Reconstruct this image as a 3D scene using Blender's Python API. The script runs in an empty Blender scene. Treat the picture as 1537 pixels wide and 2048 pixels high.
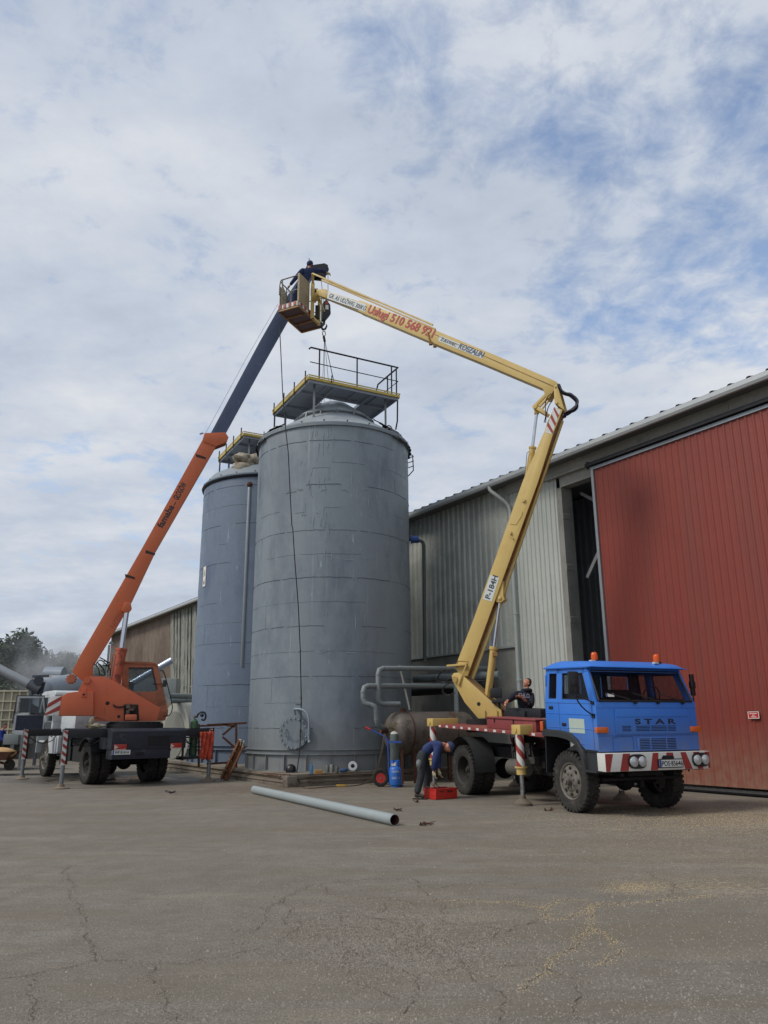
import bpy, bmesh, math, random
from mathutils import Vector, Matrix
random.seed(7)
R = math.radians
S = bpy.context.scene
COL = S.collection
# ---------------------------------------------------------------- camera
FPX = 1540.0; PITCH = R(15.3); ROLL = R(.35); EYE = 1.65
cam = bpy.data.cameras.new('camera'); camo = bpy.data.objects.new('camera', cam); COL.objects.link(camo)
cam.sensor_fit = 'VERTICAL'; cam.sensor_height = 24.0; cam.sensor_width = 18.0; cam.lens = 24.0*FPX/2048
cam.clip_start = .1; cam.clip_end = 3000
camo.matrix_world = Matrix.Translation((0, 0, EYE)) @ Matrix.Rotation(R(90)+PITCH, 4, 'X') @ Matrix.Rotation(-ROLL, 4, 'Z')
S.camera = camo
S.render.resolution_x = 768; S.render.resolution_y = 1024
S.view_settings.view_transform = 'Standard'; S.view_settings.look = 'None'; S.view_settings.gamma = 1
S.view_settings.exposure = 0.5
# ---------------------------------------------------------------- sky and sun (bright broken overcast)
SUN_EL, SUN_AZ = R(46), R(-112)          # azimuth from +Y towards +X
W = bpy.data.worlds.new('World'); S.world = W; W.use_nodes = True
nt = W.node_tree; nt.nodes.clear()
def wn(t, **k):
    n = nt.nodes.new(t)
    for a, b in k.items(): setattr(n, a, b)
    return n
LK = lambda a, b: nt.links.new(a, b)
sky = wn('ShaderNodeTexSky', sky_type='NISHITA', sun_disc=False, sun_elevation=SUN_EL, sun_rotation=SUN_AZ, air_density=1.0, dust_density=1.5, ozone_density=1.5)
bgs = wn('ShaderNodeBackground'); bgs.inputs[1].default_value = .145
LK(sky.outputs[0], bgs.inputs[0])
tc = wn('ShaderNodeTexCoord'); sep = wn('ShaderNodeSeparateXYZ'); LK(tc.outputs['Generated'], sep.inputs[0])
def wm(op, a, b=None):
    n = wn('ShaderNodeMath', operation=op)
    for i, x in enumerate((a, b)):
        if x is None: continue
        if isinstance(x, (int, float)): n.inputs[i].default_value = x
        else: LK(x, n.inputs[i])
    return n.outputs[0]
zz = wm('ADD', wm('MAXIMUM', sep.outputs[2], 0.0), .16)
cx = wm('DIVIDE', sep.outputs[0], zz); cy = wm('DIVIDE', sep.outputs[1], zz)
comb = wn('ShaderNodeCombineXYZ'); LK(cx, comb.inputs[0]); LK(cy, comb.inputs[1])
def wnoise(scale, detail, rough, off, stretch=(1, 1, 1), dist=0.0):
    mp = wn('ShaderNodeMapping'); mp.inputs['Location'].default_value = off; mp.inputs['Scale'].default_value = stretch
    LK(comb.outputs[0], mp.inputs[0])
    n = wn('ShaderNodeTexNoise'); n.inputs['Scale'].default_value = scale; n.inputs['Detail'].default_value = detail
    n.inputs['Roughness'].default_value = rough; n.inputs['Distortion'].default_value = dist
    LK(mp.outputs[0], n.inputs['Vector']); return n.outputs[0]
def wramp(x, stops):
    r = wn('ShaderNodeValToRGB'); e = r.color_ramp.elements
    while len(e) < len(stops): e.new(.5)
    for q, (p, c) in zip(e, stops): q.position = p; q.color = (*c, 1)
    LK(x, r.inputs[0]); return r.outputs[0]
big = wnoise(.9, 5, .55, (3.1, 1.7, 0)); fine = wnoise(3.4, 10, .62, (0.4, 5.0, 0), dist=.25); puff = wnoise(11.0, 7, .62, (2.0, 2.0, 0), dist=.3)
# openings cluster on the right-hand, upper part of this sky
def wspot(x, y, rad, amt):
    dx = wm('SUBTRACT', cx, x); dy = wm('SUBTRACT', cy, y); d = wm('SQRT', wm('ADD', wm('MULTIPLY', dx, dx), wm('MULTIPLY', dy, dy)))
    return wm('MULTIPLY', wm('MAXIMUM', wm('SUBTRACT', 1.0, wm('DIVIDE', d, rad)), 0.0), amt)
gap = wm('ADD', wm('ADD', wspot(.64, 1.15, .50, .25), wspot(.32, .74, .42, .14)), wspot(.0, .60, .4, .07))
dens = wm('SUBTRACT', wm('ADD', wm('MULTIPLY', big, .34), wm('ADD', wm('MULTIPLY', fine, .50), wm('MULTIPLY', puff, .46))), gap)
mask = wramp(dens, [(.43, (.18, .18, .18)), (.60, (1, 1, 1))])
shade = wramp(wm('ADD', wm('MULTIPLY', wnoise(1.5, 6, .55, (7, 2, 0), (1, 1.6, 1)), .62), wm('ADD', wm('MULTIPLY', fine, .22), wm('MULTIPLY', puff, .16))),
              [(.33, (.50, .57, .69)), (.48, (.64, .71, .83)), (.66, (.87, .90, .95))])
bgc = wn('ShaderNodeBackground'); bgc.inputs[1].default_value = 0.60; LK(shade, bgc.inputs[0])
mx = wn('ShaderNodeMixShader'); LK(mask, mx.inputs[0]); LK(bgs.outputs[0], mx.inputs[1]); LK(bgc.outputs[0], mx.inputs[2])
wo = wn('ShaderNodeOutputWorld'); LK(mx.outputs[0], wo.inputs[0])
sl = bpy.data.lights.new('sun', 'SUN'); sl.energy = 1.5; sl.angle = R(18); sl.color = (1, .95, .88)
so = bpy.data.objects.new('sun', sl); COL.objects.link(so)
sd = Vector((math.sin(SUN_AZ)*math.cos(SUN_EL), math.cos(SUN_AZ)*math.cos(SUN_EL), math.sin(SUN_EL)))
so.rotation_euler = sd.to_track_quat('Z', 'Y').to_euler(); so.location = sd*60

# ---------------------------------------------------------------- survey: sight lines of the photograph meeting real planes
EYEV = Vector((0, 0, EYE)); _cp, _sp, _cr, _sr = math.cos(PITCH), math.sin(PITCH), math.cos(ROLL), math.sin(ROLL)
def ray(px, py):
    x = px-768.5; y = 1024-py; X = x*_cr+y*_sr; Y = -x*_sr+y*_cr
    return Vector((X, FPX*_cp-Y*_sp, FPX*_sp+Y*_cp))
def G(px, py, z=0.0):                 # on a level plane
    d = ray(px, py); return EYEV+d*((z-EYE)/d.z)
def Yat(px, py, Y):                   # at a distance
    d = ray(px, py); return EYEV+d*(Y/d.y)
def PL(px, py, O, u):                 # on the upright plane through O along u
    n = Vector((-u[1], u[0], 0)); d = ray(px, py); return EYEV+d*(((O-EYEV).dot(n))/d.dot(n))

# ---------------------------------------------------------------- mesh builder
def sr(c):
    return tuple(((x/255)/12.92 if x/255 <= .04045 else ((x/255+.055)/1.055)**2.4) for x in c)
XF = {}
class B:
    def __init__(s, fn=None): s.v = []; s.f = []; s.k = []; s.mi = 0; s.fn = fn; s.seg = []
    def add(s, vs, fs):
        o = len(s.v); s.v += [Vector(v) for v in vs]
        g = len(s.f)
        for f in fs: s.f.append(tuple(i+o for i in f)); s.k.append(s.mi)
        s.seg.append((o, len(s.v), g, len(s.f)))
        return s
    def box(s, c, d, rot=None, taper=1.0):
        c = Vector(c); x, y, z = [q/2 for q in d]; vs = []
        for sz in (-1, 1):
            t = taper if sz > 0 else 1
            for sx, sy in ((-1, -1), (1, -1), (1, 1), (-1, 1)):
                p = Vector((sx*x*t, sy*y*t, sz*z))
                if rot is not None: p = rot @ p
                vs.append(c+p)
        return s.add(vs, [(3, 2, 1, 0), (4, 5, 6, 7), (0, 1, 5, 4), (1, 2, 6, 5), (2, 3, 7, 6), (3, 0, 4, 7)])
    def bar(s, p0, p1, w, h, up=(0, 0, 1)):
        p0 = Vector(p0); p1 = Vector(p1); a = (p1-p0).normalized(); u = Vector(up)
        if abs(a.dot(u)) > .98: u = Vector((1, 0, 0))
        b = a.cross(u).normalized(); c = b.cross(a)
        vs = [p+b*(i*w/2)+c*(j*h/2) for p in (p0, p1) for i, j in ((-1, -1), (1, -1), (1, 1), (-1, 1))]
        return s.add(vs, [(0, 1, 2, 3), (7, 6, 5, 4), (4, 5, 1, 0), (5, 6, 2, 1), (6, 7, 3, 2), (7, 4, 0, 3)])
    def tube(s, pts, r, n=8, cap=True, smooth=0):
        pts = [Vector(p) for p in pts]
        if smooth:
            for _ in range(smooth):
                q = [pts[0]]
                for a, b in zip(pts, pts[1:]): q += [a*.75+b*.25, a*.25+b*.75]
                q.append(pts[-1]); pts = q
        rs = r if isinstance(r, (list, tuple)) else [r]*len(pts)
        vs = []; fs = []; pb = None
        for i, p in enumerate(pts):
            t = (pts[min(i+1, len(pts)-1)]-pts[max(i-1, 0)]).normalized()
            if pb is None:
                u = Vector((0, 0, 1)) if abs(t.z) < .9 else Vector((1, 0, 0)); pb = t.cross(u).normalized()
            pb = (pb-t*pb.dot(t)).normalized(); c = t.cross(pb)
            for k in range(n):
                a = 2*math.pi*k/n; vs.append(p+(pb*math.cos(a)+c*math.sin(a))*rs[i])
        for i in range(len(pts)-1):
            for k in range(n):
                k2 = (k+1) % n; fs.append((i*n+k, i*n+k2, (i+1)*n+k2, (i+1)*n+k))
        if cap: fs += [tuple(range(n))[::-1], tuple((len(pts)-1)*n+k for k in range(n))]
        return s.add(vs, fs)
    def cyl(s, p0, p1, r0, r1=None, n=20, cap=True):
        if r1 is None: r1 = r0
        return s.tube([p0, p1], [r0, r1], n, cap)
    def prism(s, poly, fr, d0, d1):
        """poly of (a,b); fr(a,b,d) gives a point; from depth d0 to d1"""
        n = len(poly); vs = [fr(a, b, d0) for a, b in poly]+[fr(a, b, d1) for a, b in poly]
        ar = sum(poly[i][0]*poly[(i+1) % n][1]-poly[(i+1) % n][0]*poly[i][1] for i in range(n))
        fs = [tuple(range(n)), tuple(range(2*n-1, n-1, -1))]+[(i, i+n, (i+1) % n+n, (i+1) % n) for i in range(n)]
        return s.add(vs, fs)
    def lathe(s, prof, o=(0, 0, 0), ax='z', n=32, a0=0, a1=360, caps=True):
        o = Vector(o); full = abs(a1-a0) >= 360; m = n if full else n+1; vs = []; fs = []
        for r, h in prof:
            for k in range(m):
                a = R(a0+(a1-a0)*k/n); x, y = r*math.cos(a), r*math.sin(a)
                vs.append(o+(Vector((x, y, h)) if ax == 'z' else Vector((x, h, y)) if ax == 'y' else Vector((h, x, y))))
        for i in range(len(prof)-1):
            for k in range(n):
                k2 = (k+1) % m; fs.append((i*m+k, i*m+k2, (i+1)*m+k2, (i+1)*m+k))
        if full and caps:
            if prof[0][0] > 1e-4: fs.append(tuple(range(m))[::-1])
            if prof[-1][0] > 1e-4: fs.append(tuple((len(prof)-1)*m+k for k in range(m)))
        return s.add(vs, fs)
    def ball(s, c, r, n=10, sc=(1, 1, 1), rot=None):
        c = Vector(c); vs = []; fs = []
        for i in range(n//2+1):
            th = math.pi*i/(n//2)
            for k in range(n):
                a = 2*math.pi*k/n; p = Vector((math.sin(th)*math.cos(a)*sc[0], math.sin(th)*math.sin(a)*sc[1], math.cos(th)*sc[2]))*r
                if rot is not None: p = rot @ p
                vs.append(c+p)
        for i in range(n//2):
            for k in range(n): fs.append((i*n+k, (i+1)*n+k, (i+1)*n+(k+1) % n, i*n+(k+1) % n))
        return s.add(vs, fs)
    def quad(s, *p): return s.add(p, [tuple(range(len(p)))])
    def done(s, name, mat, parent=None, world=False, smooth=None, bevel=0, bseg=2):
        vs = s.v
        if s.fn: vs = [Vector(s.fn(v)) for v in vs]
        if world and parent is not None:
            q = parent
            while q.name not in XF and q.parent: q = q.parent
            if q.name in XF: m = XF[q.name].inverted(); vs = [m @ v for v in vs]
        me = bpy.data.meshes.new(name); me.from_pydata([tuple(v) for v in vs], [], s.f)
        mats = mat if isinstance(mat, (list, tuple)) else [mat]
        for q in mats: me.materials.append(q)
        if len(mats) > 1: me.polygons.foreach_set('material_index', s.k)
        bm = bmesh.new(); bm.from_mesh(me)
        bmesh.ops.remove_doubles(bm, verts=bm.verts, dist=1e-5)
        bmesh.ops.recalc_face_normals(bm, faces=bm.faces)
        if bevel:
            es = [e for e in bm.edges if len(e.link_faces) == 2 and e.calc_face_angle(0) > .6]
            bmesh.ops.bevel(bm, geom=es, offset=bevel, segments=bseg, profile=.6, affect='EDGES', clamp_overlap=True)
        if smooth is not None or bevel:
            lim = R(smooth if smooth is not None else 35)
            for f in bm.faces: f.smooth = True
            for e in bm.edges: e.smooth = not (len(e.link_faces) == 2 and e.calc_face_angle(0) > lim)
        bm.to_mesh(me); bm.free()
        o = bpy.data.objects.new(name, me); COL.objects.link(o); o.parent = parent
        return o
def each(b, name, mat, parent=None, **k):
    out = []
    for (v0, v1, f0, f1) in b.seg:
        c = B(b.fn); c.v = b.v[v0:v1]; c.f = [tuple(i-v0 for i in f) for f in b.f[f0:f1]]; c.k = b.k[f0:f1]; out.append(c.done(name, mat, parent, **k))
    return out
def tag(o, label=None, cat=None, group=None, kind=None):
    for k, v in (('label', label), ('category', cat), ('group', group), ('kind', kind)):
        if v: o[k] = v
    return o
def thing(name, label, cat, loc=(0, 0, 0), az=0.0, group=None):
    o = bpy.data.objects.new(name, None); COL.objects.link(o); o.empty_display_size = .2
    o.location = loc; o.rotation_euler = (0, 0, az); XF[o.name] = Matrix.Translation(loc) @ Matrix.Rotation(az, 4, 'Z')
    return tag(o, label, cat, group)
def copy_tree(o, parent=None):
    c = o.copy(); COL.objects.link(c); c.parent = parent
    for ch in list(o.children): copy_tree(ch, c)
    return c
_font = {}
def text(s, h, o, right, up, mat, parent, name='lettering', width=None, world=False, depth=.002, bold=0.0, center=False, shear=0.0):
    cu = bpy.data.curves.new('t', 'FONT'); cu.body = s; cu.size = 1; cu.extrude = 0; cu.offset = bold; cu.shear = shear; cu.resolution_u = 3
    ob = bpy.data.objects.new('t', cu); COL.objects.link(ob)
    dg = bpy.context.evaluated_depsgraph_get(); me = bpy.data.meshes.new_from_object(ob.evaluated_get(dg))
    xs = [v.co.x for v in me.vertices]; x0, x1 = min(xs), max(xs); ys = [v.co.y for v in me.vertices]; hh = .72
    sx = (width/(x1-x0)) if width else h/hh; sy = h/hh
    right = Vector(right).normalized(); up = Vector(up).normalized(); n = right.cross(up); o = Vector(o)
    off = (x0+x1)/2 if center else x0
    b = B(); b.add([o+right*((v.co.x-off)*sx)+up*(v.co.y*sy)+n*depth for v in me.vertices], [tuple(p.vertices) for p in me.polygons])
    bpy.data.objects.remove(ob); bpy.data.curves.remove(cu); bpy.data.meshes.remove(me)
    m = b.done(name, mat, parent, world=world)
    return m

# ---------------------------------------------------------------- materials
MT = {}
def M(name, col, rough=.6, metal=0.0, var=.14, scale=2.5, bump=0.0, bs=60, stain=None, stain2=None, stain3=None, spec=.5, glass=None, world=False, coat=0, dust=None):
    """col: sRGB 0-255; stain: (sRGB, threshold, scale, stretch xyz, strength, softness)"""
    if name in MT: return MT[name]
    m = bpy.data.materials.new(name); m.use_nodes = True; t = m.node_tree; t.nodes.clear()
    N = lambda k: t.nodes.new(k); out = N('ShaderNodeOutputMaterial'); p = N('ShaderNodeBsdfPrincipled')
    t.links.new(p.outputs[0], out.inputs[0]); c = sr(col); tcn = N('ShaderNodeTexCoord'); vec = tcn.outputs['Object']
    def noise(sc, det=6, stretch=(1, 1, 1), off=0, ro=.6):
        mp = N('ShaderNodeMapping'); mp.inputs['Scale'].default_value = stretch; mp.inputs['Location'].default_value = (off, off*1.3, off*.7)
        t.links.new(vec, mp.inputs[0]); n = N('ShaderNodeTexNoise'); n.inputs['Scale'].default_value = sc; n.inputs['Detail'].default_value = det; n.inputs['Roughness'].default_value = ro
        t.links.new(mp.outputs[0], n.inputs['Vector']); return n.outputs[0]
    def mix(f, a, b):
        x = N('ShaderNodeMix'); x.data_type = 'RGBA'
        for i, q in ((0, f), (6, a), (7, b)):
            if isinstance(q, tuple): x.inputs[i].default_value = (*q, 1)
            elif isinstance(q, (int, float)): x.inputs[i].default_value = q
            else: t.links.new(q, x.inputs[i])
        return x.outputs[2]
    def rng(x, a, b, lo=0, hi=1):
        q = N('ShaderNodeMapRange'); q.inputs[1].default_value = a; q.inputs[2].default_value = b; q.inputs[3].default_value = lo; q.inputs[4].default_value = hi
        t.links.new(x, q.inputs[0]); return q.outputs[0]
    if var > 0:
        cc = mix(rng(noise(scale), .3, .7), tuple(x*(1-var) for x in c), tuple(min(1, x*(1+var)) for x in c))
        cc = mix(rng(noise(scale*9, 4, off=3), .35, .7), cc, tuple(x*(1-var*.8) for x in c))
    else: cc = c
    for k, stn in enumerate((stain, stain2, stain3)):
        if stn:
            sc_, th, ss, st, amt = stn[:5]; soft = stn[5] if len(stn) > 5 else .08
            cc = mix(rng(noise(ss, 8, st, off=5+k*9, ro=.68), th, th+soft, 0, amt), cc, sr(sc_))
    if dust:                             # road dust and splashes low on the thing: (sRGB, full below, gone above, strength)
        sp = N('ShaderNodeSeparateXYZ'); t.links.new(vec, sp.inputs[0]); zz_ = rng(sp.outputs[2], dust[1], dust[2], 1, 0)
        mm = N('ShaderNodeMath'); mm.operation = 'MULTIPLY'; t.links.new(zz_, mm.inputs[0]); t.links.new(rng(noise(5, 8, off=41, ro=.7), .32, .62, .15, dust[3]), mm.inputs[1])
        cc = mix(mm.outputs[0], cc, sr(dust[0]))
    if isinstance(cc, tuple): p.inputs['Base Color'].default_value = (*cc, 1)
    else: t.links.new(cc, p.inputs['Base Color'])
    p.inputs['Roughness'].default_value = rough; p.inputs['Metallic'].default_value = metal
    p.inputs['Specular IOR Level'].default_value = spec; p.inputs['Coat Weight'].default_value = coat
    if var > 0: t.links.new(rng(noise(scale*3, off=8), .3, .7, max(0, rough-.1), min(1, rough+.12)), p.inputs['Roughness'])
    if bump:
        bn = N('ShaderNodeBump'); bn.inputs['Strength'].default_value = bump; bn.inputs['Distance'].default_value = .02
        t.links.new(noise(bs, 6), bn.inputs['Height']); t.links.new(bn.outputs[0], p.inputs['Normal'])
    if glass:
        tr = N('ShaderNodeBsdfTransparent'); tr.inputs[0].default_value = (*glass[:3], 1); ms = N('ShaderNodeMixShader'); ms.inputs[0].default_value = glass[3]
        t.links.new(tr.outputs[0], ms.inputs[1]); t.links.new(p.outputs[0], ms.inputs[2]); t.links.new(ms.outputs[0], out.inputs[0])
    MT[name] = m; return m
RUST = (88, 52, 34)
black = M('black_paint', (28, 30, 34), .55, 0, .25, 4, .1, stain=((60, 52, 44), .6, 5, (1, 1, 1), .5))
blackgloss = M('black_plastic', (22, 23, 26), .35, 0, .1)
rubber = M('tyre_rubber', (44, 42, 39), .85, 0, .2, 6, .25, 40, stain=((92, 86, 75), .52, 5, (1, 1, 1), .5, .2))
dark = M('dark_underbody', (26, 26, 27), .8, 0, .3, 6, .2)
chrome = M('chrome_rod', (200, 205, 212), .18, 1.0, .03)
steel = M('grey_steel', (128, 132, 134), .5, .6, .15, 6)
white = M('white_paint', (206, 206, 200), .5, 0, .08, 4, stain=((130, 120, 105), .62, 6, (1, 1, 1), .5, .15))
redp = M('red_stripe_paint', (150, 50, 44), .5, 0, .1, 4, stain=((96, 60, 52), .62, 6, (1, 1, 1), .5, .15))
glassm = M('window_glass', (30, 36, 42), .04, 0, 0, glass=(.80, .84, .86, .20), spec=.8)
clearglass = M('open_window_glass', (60, 66, 72), .05, 0, 0, glass=(.85, .88, .9, .22), spec=.8)
skin = M('skin', (190, 128, 102), .55, 0, .08, 20)
rustm = M('rusty_steel', (96, 60, 44), .85, .1, .3, 8, .3, 50, stain=((58, 38, 30), .5, 7, (1, 1, 1), .7))
# ================================================================ GROUND
D0 = Vector((7.9, 19.05, 0)); wu = Vector((-math.sin(R(32.6)), math.cos(R(32.6)), 0)); wq = Vector((-wu.y, wu.x, 0))   # wq: away from wall, to the yard
gm = bpy.data.materials.new('worn_asphalt'); gm.use_nodes = True; t = gm.node_tree; t.nodes.clear()
def gN(k): return t.nodes.new(k)
go = gN('ShaderNodeOutputMaterial'); gp = gN('ShaderNodeBsdfPrincipled'); t.links.new(gp.outputs[0], go.inputs[0]); gtc = gN('ShaderNodeTexCoord')
def gnoise(sc, det=8, st=(1, 1, 1), off=0, ro=.6, out=0, dist=0):
    mp = gN('ShaderNodeMapping'); mp.inputs['Scale'].default_value = st; mp.inputs['Location'].default_value = (off, off*.7, 0)
    t.links.new(gtc.outputs['Object'], mp.inputs[0]); n = gN('ShaderNodeTexNoise'); n.inputs['Scale'].default_value = sc; n.inputs['Detail'].default_value = det
    n.inputs['Roughness'].default_value = ro; n.inputs['Distortion'].default_value = dist; t.links.new(mp.outputs[0], n.inputs['Vector']); return n.outputs[out]
def grng(x, a, b, lo=0, hi=1):
    q = gN('ShaderNodeMapRange'); q.inputs[1].default_value = a; q.inputs[2].default_value = b; q.inputs[3].default_value = lo; q.inputs[4].default_value = hi
    t.links.new(x, q.inputs[0]); return q.outputs[0]
def gmix(f, a, b):
    x = gN('ShaderNodeMix'); x.data_type = 'RGBA'
    for i, q in ((0, f), (6, a), (7, b)):
        if isinstance(q, tuple): x.inputs[i].default_value = (*q, 1)
        elif isinstance(q, (int, float)): x.inputs[i].default_value = q
        else: t.links.new(q, x.inputs[i])
    return x.outputs[2]
def gmath(op, a, b):
    n = gN('ShaderNodeMath'); n.operation = op
    for i, q in enumerate((a, b)):
        if isinstance(q, (int, float)): n.inputs[i].default_value = q
        else: t.links.new(q, n.inputs[i])
    return n.outputs[0]
def blob(c, r0, r1, st=(1, 1, 1)):          # a soft round area at a place on the ground
    mp = gN('ShaderNodeMapping'); mp.vector_type = 'TEXTURE'; mp.inputs['Location'].default_value = (*c, 0); mp.inputs['Scale'].default_value = st
    t.links.new(gtc.outputs['Object'], mp.inputs[0]); ln = gN('ShaderNodeVectorMath'); ln.operation = 'LENGTH'; t.links.new(mp.outputs[0], ln.inputs[0])
    ds = gmath('ADD', ln.outputs['Value'], grng(gnoise(1.2, 6, off=c[0]), .2, .8, -r1*.35, r1*.35)); return grng(ds, r0, r1, 1, 0)
base = gmix(grng(gnoise(.35, 6), .3, .7), sr((146, 139, 126)), sr((178, 170, 154)))
base = gmix(grng(gnoise(2.2, 8, off=4), .40, .7, 0, .8), base, sr((128, 119, 100)))
base = gmix(grng(gnoise(7.5, 8, (.6, 1.4, 1), 31, .7), .46, .66, 0, .6), base, sr((114, 106, 90)))
base = gmix(grng(gnoise(20, 5, off=37, ro=.8), .5, .72, 0, .55), base, sr((192, 184, 170)))
base = gmix(grng(gnoise(1.1, 8, (.35, 1.5, 1), 9, .65), .55, .75, 0, .8), base, sr((194, 183, 158)))          # swept dust
speck = gnoise(48, 3, off=2, ro=.8); base = gmix(grng(speck, .30, .75, .0, .85), sr((88, 83, 77)), base)
base = gmix(grng(gnoise(.8, 7, (.22, 1.6, 1), 51, .6), .44, .62, 0, .6), base, sr((110, 101, 86)))
vo = gN('ShaderNodeTexVoronoi'); vo.inputs['Scale'].default_value = 60; t.links.new(gtc.outputs['Object'], vo.inputs['Vector'])
base = gmix(grng(vo.outputs['Distance'], .10, .16, .55, 0), base, sr((206, 199, 186)))                          # bright aggregate
vo2 = gN('ShaderNodeTexVoronoi'); vo2.inputs['Scale'].default_value = 23; t.links.new(gtc.outputs['Object'], vo2.inputs['Vector'])
base = gmix(grng(vo2.outputs['Distance'], .07, .11, .5, 0), base, sr((56, 52, 48)))
broke = gmath('MULTIPLY', blob((.5, 7.1), .3, 2.4, (1.5, .8, 1)), grng(gnoise(6, 9, off=14, ro=.75), .42, .60))
base = gmix(gmath('MULTIPLY', broke, .45), base, sr((116, 106, 92)))
dirt = gmath('MULTIPLY', blob((-3.0, 21.3), .2, 3.2, (1.7, .75, 1)), grng(gnoise(3, 8, off=12), .35, .6))
base = gmix(gmath('MULTIPLY', dirt, .75), base, sr((98, 80, 64)))
saw = gmath('MAXIMUM', blob((5.9, 14.0), .4, 3.6, (1.25, .8, 1)), gmath('MULTIPLY', blob((3.4, 8.6), .1, 1.0, (1.4, .8, 1)), .8))
saw = gmath('MAXIMUM', saw, gmath('MULTIPLY', blob((4.2, 11.0), .1, 3.0, (1.3, 1, 1)), .5))
base = gmix(gmath('MULTIPLY', saw, grng(gnoise(16, 7, off=6, ro=.8), .50, .62)), base, sr((186, 166, 130)))      # scattered chaff
truck_spots = gmath('MAXIMUM', blob((4.5, 16.0), .2, 1.5), blob((1.9, 18.8), .1, 1.2)); base = gmix(gmath('MULTIPLY', truck_spots, .45), base, sr((52, 47, 42)))  # two soft darker ground areas at the blue truck's axles
wet = blob((-8.8, 25.3), 1.0, 3.6, (1.5, .9, 1)); wet = gmath('MULTIPLY', wet, grng(gnoise(.8, 6, off=21), .38, .52))
base = gmix(gmath('MULTIPLY', wet, .75), base, sr((60, 56, 52)))
t.links.new(base, gp.inputs['Base Color']); t.links.new(grng(wet, 0, 1, .92, .22), gp.inputs['Roughness']); gp.inputs['Specular IOR Level'].default_value = .35
bn = gN('ShaderNodeBump'); bn.inputs['Strength'].default_value = .55; bn.inputs['Distance'].default_value = .02
hh = gmath('ADD', gmath('MULTIPLY', gnoise(45, 6, off=1, ro=.75), .8), gmath('MULTIPLY', gnoise(3.5, 5, off=5), .9)); t.links.new(hh, bn.inputs['Height']); t.links.new(bn.outputs[0], gp.inputs['Normal'])
b = B(); b.quad((-600, -60, 0), (600, -60, 0), (600, 900, 0), (-600, 900, 0)); tag(b.done('ground', gm), kind='structure')
# cracks: jagged strips following the lines in the asphalt
crk = M('crack_fill', (86, 78, 68), .95, 0, .25, 20); chaffm = M('chaff', (190, 166, 124), .9, 0, .2, 30)
rnd = random.Random(3)
CR_ = [[(0, 1958), (60, 1950), (130, 1938), (190, 1925), (300, 1931), (380, 1925), (460, 1911), (540, 1895), (585, 1868), (610, 1840)],
       [(190, 1925), (178, 1850), (150, 1790), (130, 1730)], [(300, 1931), (325, 1975), (345, 2048)],
       [(505, 1870), (535, 1830), (570, 1795), (640, 1768), (740, 1758), (830, 1758)], [(585, 1868), (640, 1872), (700, 1900), (760, 1930), (830, 1958), (808, 2048)],
       [(830, 1758), (850, 1775), (880, 1800), (900, 1850), (850, 1880), (870, 1905), (930, 1930), (960, 1965), (1010, 1990), (1020, 2048)],
       [(880, 1800), (960, 1802), (1040, 1806), (1090, 1816), (1120, 1800), (1180, 1800)], [(1090, 1816), (1090, 1838), (1150, 1836), (1190, 1812), (1260, 1808), (1340, 1803), (1440, 1792)],
       [(1090, 1838), (1020, 1858), (950, 1890), (905, 1898)], [(1190, 1812), (1182, 1860), (1130, 1900), (1080, 1930), (1020, 1985)], [(1182, 1860), (1222, 1880), (1215, 1910), (1185, 1935)],
       [(850, 1775), (950, 1768), (1050, 1772)], [(610, 1840), (680, 1825), (740, 1835), (800, 1850), (850, 1880)], [(930, 1930), (880, 1945), (840, 1950)],
       [(570, 1795), (590, 1815), (560, 1840), (585, 1868)], [(640, 1768), (660, 1790), (720, 1800), (780, 1795), (830, 1810), (880, 1800)], [(680, 1825), (700, 1850), (760, 1862), (800, 1890), (870, 1905)], [(740, 1835), (760, 1815), (780, 1795)],
       [(900, 1850), (950, 1846), (1020, 1858)], [(950, 1890), (975, 1915), (1010, 1935), (1080, 1930)], [(1080, 1930), (1120, 1955), (1160, 1960), (1155, 2048)], [(700, 1900), (690, 1935), (720, 1960), (808, 2000)], [(1340, 1803), (1350, 1770), (1300, 1745)], [(60, 1950), (75, 1990), (60, 2048)]]
b = B()
chips = []
for ln in CR_:
    pts = [G(*p) for p in ln]; fine_ = []
    for a, c_ in zip(pts, pts[1:]):
        n = max(2, int((c_-a).length/.05))
        for i in range(n):
            q = a.lerp(c_, i/n); fine_.append(q)
    off = 0; L_ = []; Rr = []
    for i, q in enumerate(fine_):
        d = (fine_[min(i+1, len(fine_)-1)]-fine_[max(0, i-1)]); d.z = 0
        if d.length < 1e-5: continue
        nn = Vector((-d.y, d.x, 0)).normalized(); off = off*.86+rnd.uniform(-.03, .03); w = rnd.uniform(.0006, .0034)*(1.8 if rnd.random() < .15 else .8)
        q = q+nn*off; q.z = .004; L_.append(q+nn*w); Rr.append(q-nn*w*rnd.uniform(.6, 1.4)); chips.append((q, ln is CR_[6] or ln is CR_[7] or ln is CR_[9] or ln is CR_[10]))
    for i in range(len(L_)-1):
        if rnd.random() < .74: b.quad(L_[i], L_[i+1], Rr[i+1], Rr[i])
tag(b.done('asphalt_cracks', crk), kind='structure')
gravm = M('loose_gravel', (150, 142, 130), .95, 0, .35, 40); bg_ = B(); bc = B(); bd = B()
def chip(bb, x, y, s):
    a = rnd.uniform(0, 6.28); h = s*.7; vs = []
    for k in range(4): vs.append((x+s*math.cos(a+k*1.57)*rnd.uniform(.6, 1), y+s*math.sin(a+k*1.57)*rnd.uniform(.6, 1), -.001))
    vs.append((x, y, h)); bb.add(vs, [(0, 1, 4), (1, 2, 4), (2, 3, 4), (3, 0, 4)])
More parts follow.
